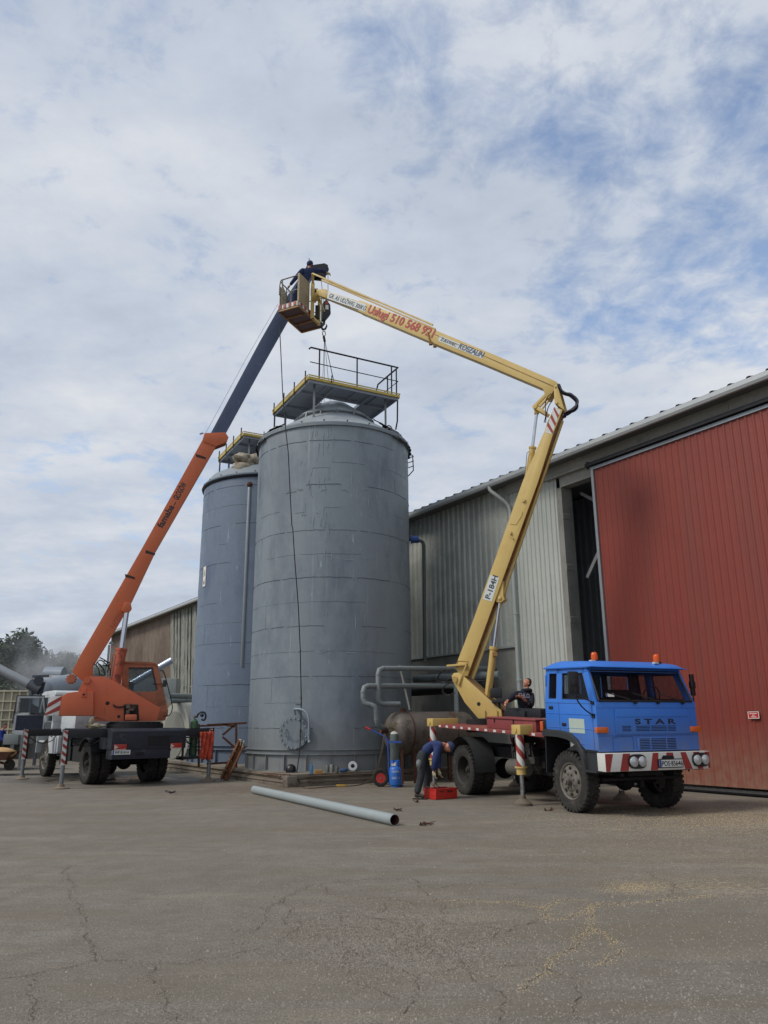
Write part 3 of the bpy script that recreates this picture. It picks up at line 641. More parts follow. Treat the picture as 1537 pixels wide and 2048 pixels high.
# plate with marking on the farther tank
a = math.atan2(-2.2, -1.35); pc = Yat(408, 1152, 28.6); av = Vector((pc.x-T2.x, pc.y-T2.y, 0)).normalized()
av = (Vector((pc.x-T2.x, -math.sqrt(max(.2, 2.62**2-(pc.x-T2.x)**2)), 0))).normalized(); tv = Vector((-av.y, av.x, 0))
F = lambda x, y, d: av*(2.605+d)+tv*x+Vector((0, 0, pc.z-PH+y))
b = B(); b.prism([(-.11, -.38), (.11, -.38), (.11, .38), (-.11, .38)], F, 0, .02); sgn = b.done('plate', sw, t2)
text('6', .17, F(-.05, -.30, .022), tv, (0, 0, 1), blackgloss, sgn, bold=.02); 
b = B(); b.prism([(-.05, .0), (-.03, .0), (-.03, .25), (-.05, .25)], F, .02, .024); b.prism([(.03, .0), (.05, .0), (.05, .25), (.03, .25)], F, .02, .024); b.prism([(-.05, .1), (.05, .1), (.05, .13), (-.05, .13)], F, .02, .025); b.done('symbol', steel, sgn)
# burlap bundle on the farther tank's roof edge
b = B(); bc_ = Yat(489, 930, 28.2); rr = random.Random(4)
def lump(b, c, sx, sy, sz, n=14, am=.18, seed=1):
    r_ = random.Random(seed); ph = [(r_.uniform(2, 6), r_.uniform(2, 6), r_.uniform(2, 6), r_.uniform(0, 6)) for _ in range(5)]
    o = len(b.v); b.ball(c, 1, n, (sx, sy, sz))
    for i in range(o, len(b.v)):
        d = b.v[i]-Vector(c); k = sum(math.sin(d.x/sx*p[0]+d.y/sy*p[1]+d.z/sz*p[2]+p[3]) for p in ph)/5*am; b.v[i] = Vector(c)+d*(1+k)
lump(b, bc_+Vector((0, 0, -.12)), .42, .3, .26, 18, .35, 3); lump(b, bc_+Vector((-.1, -.05, .25)), .36, .3, .2, 18, .4, 5); lump(b, bc_+Vector((.30, .1, .22)), .34, .3, .24, 18, .4, 8)
o = b.done('burlap_bundle', M('burlap', (176, 166, 146), .9, 0, .25, 6, .5, 12, stain=((96, 88, 76), .5, 4, (1, 1, 1), .7)), None, smooth=60); tag(o, 'crumpled pale burlap bundle on the roof edge of the farther tank', 'sacking')
# ================================================================ WHEELS
def tyre(Rr=.56, w=.27, lugs=34, chunky=True):
    b = B(); h = w/2
    b.lathe([(Rr*.55, -h*.80), (Rr*.60, -h*.95), (Rr*.72, -h*1.04), (Rr*.86, -h*1.02), (Rr*.94, -h*.93), (Rr*.965, -h*.6), (Rr*.968, 0), (Rr*.965, h*.6), (Rr*.94, h*.93), (Rr*.86, h*1.02), (Rr*.72, h*1.04), (Rr*.60, h*.95), (Rr*.55, h*.80)], ax='y', n=48, caps=False)
    for k in range(lugs):
        for s_ in (-1, 1):
            a = 2*math.pi*(k+(.5 if s_ > 0 else 0))/lugs; rot = Matrix.Rotation(-a, 3, 'Y')
            c = rot @ Vector((Rr*.972, s_*h*.60, 0)); b.box(c, (Rr*.055, h*.72, Rr*.105), rot)
            c2 = rot @ Vector((Rr*.925, s_*h*.99, 0)); b.box(c2, (Rr*.09, h*.12, Rr*.10), rot)
            if chunky: c = rot @ Vector((Rr*.972, s_*h*.14, 0)); b.box(c, (Rr*.05, h*.26, Rr*.07), rot)
    return b
def rimmesh(side, dish, col, Rr=.56, w=.27):
    """side: +1/-1 outward along y; dish>0 deep inwards, <0 bulging outwards"""
    s = side; h = w/2; q = Rr/.56
    b = B(); b.lathe([(.330*q, s*h*.84), (.345*q, s*h*.92), (.330*q, s*h*.96), (.305*q, s*h*.82), (.300*q, s*(h*.62)), (.285*q, s*(h*.55-dish)), (.20*q, s*(h*.62-dish)), (.165*q, s*(h*.8-dish)), (.05*q, s*(h*.82-dish)), (.001, s*(h*.82-dish))], ax='y', n=36, caps=False)
    return b
def make_wheel(parent, x, y, z, side, dish, rimmat, Rr=.56, w=.27, holes=8, chunky=True, dual=False, name='wheel'):
    w_ = bpy.data.objects.new(name, None); COL.objects.link(w_); w_.parent = parent; w_.location = (x, y, z)
    tyre(Rr, w, chunky=chunky).done('tyre', rubber, w_, smooth=32)
    rimmesh(side, dish, rimmat, Rr, w).done('rim', rimmat, w_, smooth=28)
    h = w/2; q = Rr/.56
    if not dual:
        b = B(); yb = side*(h*.6-dish)
        for k in range(holes):
            a = 2*math.pi*k/holes; c = Vector((.235*q*math.cos(a), yb-side*.004, .235*q*math.sin(a)))
            b.ball(c, 1, 12, (.044*q, .026, .032*q), Matrix.Rotation(-a+math.pi/2, 3, 'Y'))
        b.done('hand_hole', dark, w_, smooth=60)
        b = B(); yh = side*(h*.8-dish); b.cyl((0, yh-.02*side, 0), (0, yh+side*.09, 0), .085*q, .07*q, n=16); b.cyl((0, yh+side*.09, 0), (0, yh+side*.12, 0), .05*q, .045*q, n=12)
        b.done('hub', rimmat, w_, smooth=35)
        b = B()
        for k in range(8): a = 2*math.pi*k/8+.3; b.cyl((.135*q*math.cos(a), yh-side*.01, .135*q*math.sin(a)), (.135*q*math.cos(a), yh+side*.03, .135*q*math.sin(a)), .016*q, n=6)
        b.done('wheel_nut', rimmat, w_)
    return w_
dirtyrim = M('dusty_rim', (116, 111, 102), .7, .1, .2, 8, stain=((84, 78, 70), .5, 6, (1, 1, 1), .7))
darkrim = M('shaded_rim', (62, 60, 56), .7, .1, .2, 8, stain=((50, 46, 42), .5, 6, (1, 1, 1), .7))  # rear rims: shade of the deep bowl is put into this colour
# ================================================================ ORANGE MOBILE CRANE
cO = Vector((-7.73, 23.9, 0)); cf = Vector((-math.sin(R(37)), math.cos(R(37)), 0)); caz = math.atan2(cf.y, cf.x)
cr = thing('mobile_crane', 'orange mobile crane on a dark truck chassis with white cab and long raised boom', 'crane truck', tuple(cO), caz)
orange = M('orange_paint', (194, 94, 58), .5, 0, .07, 1.2, .04, 8, stain=((146, 70, 50), .60, 2.2, (1, 1, 1), .7, .08), stain2=((70, 48, 42), .68, 6, (1, 1, 1), .8, .03), stain3=((126, 66, 50), .60, 1.6, (1, 1, .3), .6, .10), dust=((122, 92, 72), 1.5, 2.3, .5))
orange2 = M('boom_orange', (192, 98, 56), .5, 0, .06, 1.0, .04, 8, stain=((160, 80, 50), .60, 1.8, (1, 1, 1), .6, .1), stain2=((60, 46, 42), .71, 5, (1, 1, 1), .8, .03))
orange3 = M('faded_cab_orange', (168, 98, 66), .6, 0, .1, 2, stain=((116, 84, 62), .5, 3, (1, 1, 1), .7))
chas = M('dark_chassis_paint', (38, 41, 52), .6, .1, .25, 3, .1, stain=((84, 82, 82), .58, 3, (1, 1, 3), .6))
cabw = M('dull_white_cab', (188, 192, 194), .5, 0, .08, 2, stain=((140, 142, 140), .55, 3, (1, 1, 1), .5))
boomblue = M('dark_blue_grey_boom', (76, 88, 112), .5, .2, .12, 1.5, stain=((120, 128, 144), .64, 3, (4, 1, 1), .4, .06))
# running gear
b = B(); b.bar((-1.5, .4, .86), (5.6, .4, .86), .10, .22); b.bar((-1.5, -.4, .86), (5.6, -.4, .86), .10, .22)
for x in (-1.2, 0, 1.3, 2.6, 3.9): b.bar((x, -.4, .86), (x, .4, .86), .12, .16)
b.cyl((0, -.8, .58), (0, .8, .58), .09, n=12); b.ball((0, 0, .58), .22, 14); b.cyl((4.4, -.8, .58), (4.4, .8, .58), .07, n=12); b.cyl((0, 0, .6), (3.2, 0, .8), .05, n=8)
b.box((1.5, .75, .78), (.9, .4, .45)); b.cyl((1.2, -.7, .75), (2.2, -.7, .75), .24, n=16); b.box((2.7, .7, .75), (.5, .35, .4))
b.box((2.2, 0, 1.1), (3.2, 1.3, .2)); b.box((4.6, 0, .9), (1.6, 1.2, .5))
b.done('chassis', dark, cr, smooth=40)
for y, s_ in ((1.0, 1), (-1.0, -1)):
    make_wheel(cr, 0, y, .58, s_, .09, darkrim, Rr=.58, w=.25, chunky=False); make_wheel(cr, 0, y-s_*.30, .58, s_, .09, darkrim, Rr=.58, w=.25, chunky=False, dual=True)
    make_wheel(cr, 4.45, y*1.02, .58, s_, -.02, dirtyrim, Rr=.58, w=.25, chunky=False)
# deck and rear box
b = B(); b.prism([(-1.72, .98), (-1.72, 1.46), (-1.60, 1.54), (3.0, 1.54), (3.0, 1.38), (-.65, 1.38), (-.65, .98)], lambda a, c_, d: (a, d, c_), -1.16, .98)
b.prism([(-1.70, .72), (-1.70, .99), (-1.2, .99), (-1.2, .72)], lambda a, c_, d: (a, d, c_), -.72, .94)
b.done('deck', chas, cr, bevel=.012)
b = B(); b.box((-1.725, -.34, 1.2), (.02, .62, .26)); b.box((-1.725, .16, .86), (.03, .18, .07)); b.done('rear_recess', dark, cr)
tl = M('tail_light_red', (170, 52, 40), .3, 0, .05); tlw = M('tail_reflector_white', (200, 190, 185), .3)
for y in (.74, -.86):
    b = B(); b.box((-1.73, y, 1.045), (.05, .34, .15)); L_ = b.done('tail_light', tl, cr, bevel=.006)
    b = B(); b.prism([(y+.165, .985), (y+.06, 1.045), (y+.165, 1.105)], lambda a, c_, d: (d, a, c_), -1.759, -1.757); b.prism([(y-.165, .975), (y+.165, .975), (y+.165, .992), (y-.165, .992)], lambda a, c_, d: (d, a, c_), -1.759, -1.757); b.done('reflector', tlw, L_)
b = B(); b.box((-1.735, .70, .905), (.015, .50, .12)); pltm = M('plate_white', (206, 208, 204), .4, 0, .04); p_ = b.done('licence_plate', pltm, cr)
text('WF 8141A', .075, (-1.744, .885, .87), (0, -1, 0), (0, 0, 1), blackgloss, p_, width=.40, bold=.02)
b = B(); b.box((-1.7445, .925, .905), (.002, .045, .115)); b.done('plate_band', M('eu_blue', (40, 70, 150), .4), p_)
for y in (1.0, -1.0):
    b = B(); b.lathe([(.66, -.32), (.66, .32), (.68, .32), (.68, -.32)], o=(0, y*.86, .60), ax='y', n=20, a0=25, a1=155); b.done('mudguard', black, cr, smooth=50)
# turntable
b = B(); b.cyl((-.68, 0, 1.54), (-.68, 0, 1.66), .80, n=40); b.cyl((-.68, 0, 1.66), (-.68, 0, 1.72), .72, n=40)
for k in range(24): a = k*math.pi/12; b.cyl((-.68+.76*math.cos(a), .76*math.sin(a), 1.66), (-.68+.76*math.cos(a), .76*math.sin(a), 1.69), .02, n=6)
b.done('turntable', dark, cr, smooth=40)
# outriggers
def outrig(x, y, reach, box_y, nm='outrigger'):
    s_ = 1 if y > 0 else -1; b = B(); b.bar((x, box_y, 1.40), (x, y-s_*.02, 1.40), .20, .20); b.bar((x, box_y, 1.515), (x, y, 1.515), .14, .02)
    o = b.done(nm, black, cr, bevel=.01)
    b = B(); b.bar((x, y, .62), (x, y, 1.53), .17, .17); leg = b.done('leg', black, o, bevel=.01)
    b = B(); b.bar((x-.10, y+.035, .60), (x-.10, y+.035, 1.50), .11, .012, up=(1, 0, 0)); lp = b.done('warning_stripes', white, o)
    b = B(); z = .62
    while z < 1.48:
        b.prism([(y-.02, z), (y+.09, z+.08), (y+.09, min(1.5, z+.17)), (y-.02, min(1.5, z+.09))], lambda a, c_, d: (d, a, c_), x-.1095, x-.107); z += .19
    b.done('red_band', redp, lp)
    b = B(); b.bar((x-.08, box_y, 1.38), (x-.08, y-s_*.1, 1.38), .012, .02); b.done('guide_rod', chrome, o)
    b = B(); b.cyl((x, y, .10), (x, y, .64), .055, n=14); b.done('jack_rod', steel, o, smooth=40)
    b = B(); b.lathe([(.22, .0), (.22, .03), (.10, .05), (.08, .12)], o=(x, y, 0), n=24); b.done('foot_plate', M('worn_wood_pad', (130, 116, 100), .9, 0, .2, 6), o, smooth=30)
    b = B(); b.tube([(x+.02, y-s_*.08, 1.3), (x+.03, y-s_*.3, 1.12), (x+.02, y-s_*.62, 1.05), (x, y-s_*.95, 1.25)], .014, 6, smooth=2); b.done('hose', blackgloss, o, smooth=60)
    return o
outrig(-1.2, 2.06, .9, .9); outrig(3.55, 1.98, .9, .8)
outrig(-1.2, -2.15, .9, -1.0); outrig(3.55, -1.98, .9, -.8)
b = B()
for y0 in (-1.25, -2.1): b.bar((-1.32, y0, .62), (-1.32, y0, 1.35), .05, .05)
b.bar((-1.32, -1.22, .66), (-1.32, -2.15, .70), .05, .05); b.bar((-1.32, -1.22, 1.26), (-1.32, -2.15, 1.28), .04, .04); b.tube([(-1.3, -1.3, 1.25), (-1.3, -1.5, 1.0), (-1.3, -1.9, .98)], .015, 6, smooth=2)
b.bar((-.9, -1.25, .66), (-.9, -2.1, .68), .05, .05); b.bar((-1.32, -1.25, .66), (-.9, -1.25, .66), .05, .05); b.bar((-1.32, -2.1, .68), (-.9, -2.1, .68), .05, .05); b.box((-1.1, -1.68, .71), (.46, .86, .03))
b.done('bottle_rack', black, cr)
# driver cab (white), door swung open
def CX(px, py, ax, v):           # sight line meeting a plane x/y/z = v in the crane's own frame
    m = XF[cr.name].inverted(); o = m @ EYEV; d = m.to_3x3() @ ray(px, py); k = (v-o[ax])/d[ax]; return o+d*k
b = B(); side = [(4.05, 1.05), (5.75, 1.05), (5.80, 1.75), (5.70, 1.85), (4.05, 1.85)]
for y0, y1 in ((1.14, 1.10), (-1.14, -1.10)): b.prism([(3.85, 1.28), (3.95, 1.28), (3.95, .8), (4.95, .8), (5.75, .75), (5.78, 1.78), (3.85, 1.78)] if y0 < 0 else [(3.85, 1.28), (4.0, 1.28), (4.0, 1.78), (3.85, 1.78)], lambda a, c_, d: (a, d, c_), y0, y1)
b.box((3.87, 0, 1.53), (.04, 2.2, .5)); b.box((5.78, 0, 1.25), (.05, 2.24, 1.05)); b.box((4.8, 0, 1.1), (1.9, 2.1, .06)); b.box((5.5, 0, 1.6), (.5, 2.1, .3))
for x, y in ((3.88, 1.12), (3.88, -1.12), (4.65, 1.12), (4.65, -1.12)): b.bar((x, y, 1.75), (x, y, 2.62), .07, .05)
for y in (1.12, -1.12): b.bar((5.78, y, 1.75), (5.62, y*.97, 2.6), .06, .05); b.bar((3.88, y, 2.58), (5.62, y*.97, 2.58), .08, .06)
b.bar((5.62, -1.1, 2.6), (5.62, 1.1, 2.6), .06, .08); b.bar((3.88, -1.1, 2.6), (3.88, 1.1, 2.6), .06, .08); b.box((3.87, 0, 1.95), (.04, 2.2, .35))
cabc = b.done('driver_cab', cabw, cr, bevel=.012)
b = B(); b.prism([(3.80, 2.60), (5.66, 2.60), (5.60, 2.70), (5.3, 2.76), (4.1, 2.76), (3.84, 2.70)], lambda a, c_, d: (a, d, c_), -1.15, 1.15); b.done('cab_roof', cabw, cabc, bevel=.03, bseg=3)
b = B(); b.quad((5.77, 1.1, 1.8), (5.63, 1.06, 2.58), (5.63, -1.06, 2.58), (5.77, -1.1, 1.8)); b.quad((4.0, 1.12, 1.8), (4.6, 1.12, 1.8), (4.6, 1.12, 2.56), (4.0, 1.12, 2.56)); b.quad((3.88, -1.05, 2.12), (3.88, 1.05, 2.12), (3.88, 1.05, 2.56), (3.88, -1.05, 2.56)); b.done('window', clearglass, cabc)
b = B(); b.box((4.5, .5, 1.35), (.5, .55, .4)); b.box((4.25, .5, 1.7), (.14, .52, .6)); b.box((4.5, -.5, 1.35), (.5, .55, .4)); b.box((4.25, -.5, 1.7), (.14, .52, .6)); b.done('seat', blackgloss, cabc, bevel=.04)
b = B(); b.box((4.05, 1.13, .98), (.18, .03, .62)); b.box((3.75, 1.0, 1.0), (.5, .3, .5)); b.box((3.3, .9, 1.0), (.1, .5, .5)); b.done('side_step', cabw, cabc, bevel=.01)
# the white body panels seen between wheels
b = B(); b.prism([(3.15, .78), (3.85, .78), (3.95, 1.30), (3.15, 1.30)], lambda a, c_, d: (a, d, c_), .7, 1.10); b.done('side_box', cabw, cr, bevel=.02)
b = B(); b.prism([(2.0, 1.42), (3.6, 1.42), (3.6, 1.92), (2.0, 1.92)], lambda a, c_, d: (a, d, c_), -.9, .95); b.done('engine_cover', cabw, cr, bevel=.03)
# open door: hinged at the front post of the left side, standing out to the side
hx, hy = 4.70, 1.16; da = R(18); dd = Vector((math.sin(da)*-.0+.28, .96, 0)).normalized()
DR = lambda a, z, d: (hx+dd.x*a+dd.y*d, hy+dd.y*a-dd.x*d, z)
b = B(); W_ = .98
out = [(0, 1.30), (W_, 1.38), (W_, 2.0), (W_-.10, 2.55), (.16, 2.55), (.02, 2.0)]
b.prism([(0, 1.28), (.9, 1.34), (W_, 1.40), (W_, 1.48), (0, 1.44)], DR, -.02, .02); b.prism([(0, 1.96), (W_, 1.96), (W_, 2.04), (0, 2.04)], DR, -.02, .02); b.prism([(0, 1.44), (.07, 1.44), (.07, 1.96), (0, 1.96)], DR, -.02, .02); b.prism([(W_-.07, 1.44), (W_, 1.44), (W_, 1.96), (W_-.07, 1.96)], DR, -.02, .02)
b.prism([(0, 2.04), (.07, 2.04), (.20, 2.58), (.14, 2.58)], DR, -.02, .02); b.prism([(W_-.07, 2.04), (W_, 2.04), (W_-.04, 2.58), (W_-.11, 2.58)], DR, -.02, .02); b.prism([(.14, 2.52), (W_-.05, 2.52), (W_-.05, 2.58), (.14, 2.58)], DR, -.021, .021)
dor = b.done('cab_door', cabw, cabc, bevel=.006)
b = B(); b.prism([(.07, 1.45), (W_-.07, 1.46), (W_-.07, 1.955), (.07, 1.955)], DR, -.015, .015); b.done('door_lining', M('dark_door_lining', (40, 46, 62), .7, 0, .15), dor)
b = B(); b.prism([(.07, 2.04), (W_-.07, 2.04), (W_-.11, 2.52), (.19, 2.52)], DR, -.004, .004); b.done('door_window', clearglass, dor)
b = B(); b.tube([DR(W_+.01, 1.7, -.03), DR(W_+.03, 1.75, -.03), DR(W_-.02, 2.6, -.03), DR(.12, 2.6, -.03), DR(-.02, 2.0, -.03)], .018, 6); b.done('door_seal', blackgloss, dor)
# ---- superstructure in the boom's own upright plane
TT = cO+cf*-.68; ub = Vector((.946, .324, 0)).normalized(); nb = Vector((ub.y, -ub.x, 0))
def K(px, py, w):                # photo sight line to (along, height) on the plane w in front of the boom's centre
    q = PL(px, py, TT+nb*w, ub); return ((q-TT).dot(ub), q.z)
def FB(a, z, d): return TT+ub*a+nb*d+Vector((0, 0, z))
wS = .46
plate = [K(*p, wS) for p in ((156, 1384), (171.6, 1353.2), (210, 1352.7), (234, 1365), (321, 1416), (314.5, 1442), (216, 1442.5), (187.5, 1431.5), (187.5, 1390))]
cwp = [K(*p, wS+.08) for p in ((123.7, 1392), (135, 1386), (150, 1383.5), (187.5, 1383.5), (187.5, 1431.4), (118, 1431.4))]
z0 = min(p[1] for p in plate)
b = B(); b.prism(plate, FB, wS, wS-.05); b.done('side_plate', orange, cr, True, bevel=.006); b = B(); b.prism(plate, FB, -wS, -wS+.05); b.done('side_plate', orange, cr, True, bevel=.006)
b = B(); a0, a1 = plate[7][0], plate[5][0]; b.prism([(a0, z0), (a1, z0), (a1, z0+.12), (a0, z0+.12)], FB, -wS+.05, wS-.05); mz = max(p[1] for p in plate)
b.prism([(plate[0][0]+.1, z0+.25), (plate[2][0], z0+.25), (plate[2][0], mz-.35), (plate[0][0]+.1, mz-.45)], FB, -.2, .2); b.done('slew_frame', orange, cr, True)
b = B(); b.prism(cwp, FB, wS+.08, -wS-.08); cwt = b.done('counterweight', orange, cr, True, bevel=.02)
# striped end of the counterweight, on its rounded corner
bev = [K(*p, wS+.08) for p in ((100.5, 1393.6), (123.7, 1392), (118, 1431.4), (89.8, 1431.4))]
b = B(); b.prism([bev[1], bev[0], bev[3], bev[2]], FB, wS+.079, -wS-.08); se = b.done('striped_end', white, cwt, True, bevel=.01)
TL, TRr, BRr, BL = bev
def lerp2(p, q, t): return (p[0]+(q[0]-p[0])*t, p[1]+(q[1]-p[1])*t)
def SP(u, v): return lerp2(lerp2(TL, TRr, u), lerp2(BL, BRr, u), v)
b = B()
for v0 in (.0, .52): b.prism([SP(.01, v0+.36), SP(.99, v0-.06 if v0 else .0), SP(.99, v0+.22), SP(.01, min(.995, v0+.62))], FB, wS+.081, wS+.083)
b.done('red_band', redp, se, True)
def disc(px, py, w, r, d, mat, name, par=cr, n=20):
    a, z = K(px, py, w); b = B(); b.cyl(FB(a, z, w-.005), FB(a, z, w+d), r, n=n); return b.done(name, mat, par, world=True, smooth=35)
disc(174, 1360, wS, .105, .06, orange, 'pivot_pin'); disc(215.5, 1406.5, wS, .055, .004, dark, 'round_hole'); disc(238, 1433, wS, .045, .004, dark, 'round_hole')
b = B(); lg = [K(*p, wS+.09) for p in ((165, 1375), (173, 1375), (174, 1394), (163, 1394))]; b.prism(lg, FB, wS+.081, wS+.11); b.done('lifting_lug', orange, cr, True, bevel=.008); a, z = K(168, 1389, wS+.11); b = B(); b.cyl(FB(a, z, wS+.112), FB(a, z, wS+.115), .03, n=12); b.done('round_hole', dark, cr, world=True)
b = B(); rc = [K(*p, wS) for p in ((248, 1409), (277, 1409), (279, 1441), (248, 1441))]; b.prism(rc, FB, wS+.001, wS+.006); b.done('valve_recess', dark, cr, True)
b = B(); q = [K(*p, wS) for p in ((251, 1429), (274, 1429), (274, 1441), (250, 1441))]; b.prism(q, FB, wS, wS+.16); b.done('motor_housing', orange, cr, True, bevel=.03)
b = B(); rr = random.Random(8)
for k in range(7):
    a, z = K(rr.uniform(252, 274), rr.uniform(1412, 1424), wS); b.box(FB(a, z, wS+.06), (rr.uniform(.06, .16), rr.uniform(.08, .14), rr.uniform(.05, .14)))
for k in range(5): a, z = K(258+k*3.2, 1416, wS); b.cyl(FB(a, z, wS+.1), FB(a+.03, z+.10, wS+.14), .015, n=8)
b.done('valve_block', M('oily_valves', (92, 76, 64), .5, .3, .4, 12), cr, True)
b = B()
for dz_ in (0, .035): pts = [FB(*K(px_, py_+dz_*60, wS), wS+.06) for px_, py_ in ((227, 1409), (233, 1414), (245, 1413), (256, 1410))]; b.tube(pts, .014, 6, smooth=2)
b.done('hose', blackgloss, cr, True, smooth=60)
# crane operator cab, on the far side of the boom
cp = [K(*p, -.30) for p in ((247, 1325), (309, 1326.5), (315, 1330), (321, 1336), (336, 1419), (331, 1441), (262, 1441), (247, 1400))]
zt = cp[0][1]; zb_ = cp[5][1]
win = [K(*p, -.30) for p in ((258, 1335), (306, 1335), (315.5, 1378), (312.5, 1383), (268, 1383), (258, 1376))]
def ringpoly(b, outer, inner, F, d0, d1):
    """panel with an opening: walls between an outer and an inner loop with the same number of corners"""
    n = len(outer); vs = []
    for d in (d0, d1): vs += [F(*p, d) for p in outer]+[F(*p, d) for p in inner]
    fs = []
    for i in range(n):
        j = (i+1) % n; fs += [(i, j, n+j, n+i), (2*n+i, 3*n+i, 3*n+j, 2*n+j), (i, 2*n+i, 2*n+j, j), (n+i, n+j, 3*n+j, 3*n+i)]
    b.add(vs, fs)
outer = [K(*p, -.30) for p in ((247, 1325), (315, 1329), (331, 1396), (334, 1412), (262, 1412), (247, 1400))]
b = B()
for d0 in (-.30, -1.16): ringpoly(b, outer, win, FB, d0, d0-.04)
low = [K(*p, -.30) for p in ((247, 1400), (262, 1412), (334, 1412), (336, 1419), (331, 1441), (262, 1441), (247, 1441))]; b.prism(low, FB, -.302, -1.198)
rl_, rr_ = K(247, 1325, -.3), K(315, 1329, -.3)
b.prism([(rl_[0], zt-.02), (rl_[0]+.05, zt-.02), (rl_[0]+.05, zb_), (rl_[0], zb_)], FB, -.342, -1.158)
oc = b.done('operator_cab', orange3, cr, True, bevel=.006)
b = B(); b.prism([K(*p, -.3) for p in ((246, 1322.5), (300, 1324), (312, 1326), (318, 1332), (316, 1334), (310, 1329), (246, 1326))], FB, -.27, -1.23); b.done('cab_roof', orange3, oc, True)
b = B(); b.prism(win, FB, -.315, -.319); b.prism(win, FB, -1.175, -1.179); each(b, 'side_window', clearglass, oc, world=True)
fa, fb_ = K(317, 1334, -.3), K(331, 1396, -.3); b = B(); b.prism([(fa[0], fa[1]), (fa[0]+.02, fa[1]), (fb_[0]+.02, fb_[1]), (fb_[0], fb_[1])], FB, -.36, -1.14); b.done('front_window', M('pale_front_glass', (160, 172, 172), .1, 0, .03, glass=(.8, .85, .86, .75)), oc, True)
b = B(); b.box(FB(cp[0][0]+.45, zb_+.5, -.75), (.5, .5, .15)); b.box(FB(cp[0][0]+.25, zb_+.85, -.75), (.12, .48, .6)); b.done('seat', blackgloss, oc, True, bevel=.03)
b = B(); mrk = [FB(*K(px_, py_, -.2), -.2) for px_, py_ in ((321, 1341), (328, 1341), (336, 1372), (346, 1412), (344, 1424), (338, 1432), (333, 1431))]; b.tube(mrk, .016, 6, smooth=2); b.tube([FB(*K(306, 1368, -.2), -.2), FB(*K(331, 1368, -.2), -.2)], .012, 6); a, z = K(330, 1367, -.2); b.box(FB(a, z, -.2), (.10, .05, .2)); b.done('mirror_bracket', blackgloss, oc, True, smooth=60)
b = B(); a, z = K(331, 1426, -.28); b.box(FB(a, z, -.35), (.14, .16, .22)); b.done('head_lamp', orange3, oc, True, bevel=.03)
# boom
wB = .17
bp = [K(*p, wB) for p in ((144.5, 1344), (161.5, 1310), (200.4, 1243), (283, 1099), (405.6, 879.5), (409.5, 866.5), (451, 865), (457.5, 875), (454, 884.5), (432, 893), (312, 1102), (265.5, 1200), (226, 1268), (186, 1333), (186, 1362), (168, 1364))]
b = B(); b.prism(bp, FB, wB, -wB); bo = b.done('boom_base_section', orange2, cr, True, bevel=.012)
b = B(); th = [K(*p, wB) for p in ((405.6, 879.5), (409.5, 866.5), (451, 865), (457.5, 875), (454, 884.5), (432, 893), (408, 884))]; b.prism(th, FB, wB+.03, -wB-.03); b.done('boom_collar', orange2, bo, True, bevel=.01)
b = B()
for (px_, py_) in ((402, 913), (300, 1105), (260, 1153)):
    pts = [K(px_-9+rnd.uniform(-2, 2), py_-5, wB), K(px_+1, py_-2, wB), K(px_+11, py_+2, wB), K(px_+10, py_+6, wB), K(px_-1, py_+3, wB), K(px_-9, py_+1, wB)]; b.prism(pts, FB, wB+.001, wB+.003)
b.done('scuffed_patch', M('scuff_dark', (66, 48, 44), .8, 0, .4, 12), bo, True)
e0, e1 = Vector((*K(232, 1245, wB), 0)), Vector((*K(420, 905, wB), 0)); bd = (e1-e0).normalized(); bn_ = Vector((-bd.y, bd.x, 0))
dir3 = ub*bd.x+Vector((0, 0, bd.y)); up3 = ub*bn_.x+Vector((0, 0, bn_.y))
def on_boom(px_, py_, w=wB+.0015): a, z = K(px_, py_, w); return FB(a, z, w)
L0, L1 = on_boom(325, 1057), on_boom(349, 1014); text('famaba', .20, L0, dir3, up3, blackgloss, bo, width=(L1-L0).length*1.02, bold=.03, world=True)
L0, L1 = on_boom(350.5, 1012), on_boom(353, 1007); text('-', .12, L0, dir3, up3, blackgloss, bo, width=.12, bold=.03, world=True)
L0, L1 = on_boom(356.5, 1001), on_boom(374, 968); text('GŁOGÓW', .19, L0, dir3, up3, blackgloss, bo, width=(L1-L0).length, bold=.03, world=True)
for (x0_, y0_, x1_, y1_) in ((221, 1262, 237, 1234), (226, 1252, 234, 1239)):
    pass
b = B()
for k in range(3):
    for j in range(6):
        q = on_boom(222+j*2.9+k*3.2, 1254-j*5.2+k*2.4); b.bar(q, q+dir3*rnd.uniform(.03, .08), .004, rnd.uniform(.015, .03), up=up3)
b.done('faded_lettering', M('faded_red', (150, 62, 42), .6), bo, True)
b = B(); wI = .125
ip = [K(*p, wI) for p in ((421, 868), (520, 683), (557, 618), (611, 520+18), (632, 545), (577, 641), (520, 742), (452, 866), (440, 884), (424, 876))]
b.prism(ip, FB, wI, -wI); bi = b.done('boom_inner_section', boomblue, bo, True, bevel=.01)
b = B(); tipp = [K(*p, .16) for p in ((606, 552), (614, 531), (650, 526), (657, 530), (656, 548), (650, 554), (632, 552))]; b.prism(tipp, FB, .16, .12); b.prism(tipp, FB, -.12, -.16); b.prism([K(*p, .16) for p in ((606, 552), (614, 534), (640, 531), (640, 548))], FB, .12, -.12); b.done('boom_head', black, bi, True, bevel=.03)
b = B(); a, z = K(648, 540, 0); b.cyl(FB(a, z, -.1), FB(a, z, .1), .17, n=24); b.done('sheave', black, bi, True, smooth=40)
b = B(); b.tube([FB(*K(407, 866, .1), .1), FB(*K(400, 868, .1), .1)], .03, 6); b.tube([FB(*K(412, 866, .1), .1), FB(*K(490, 722, .1), .1), FB(*K(556, 608, .1), .1)], .007, 5); b.done('hoist_rope', M('rope_pale', (150, 160, 176), .5, .5), bi, True)
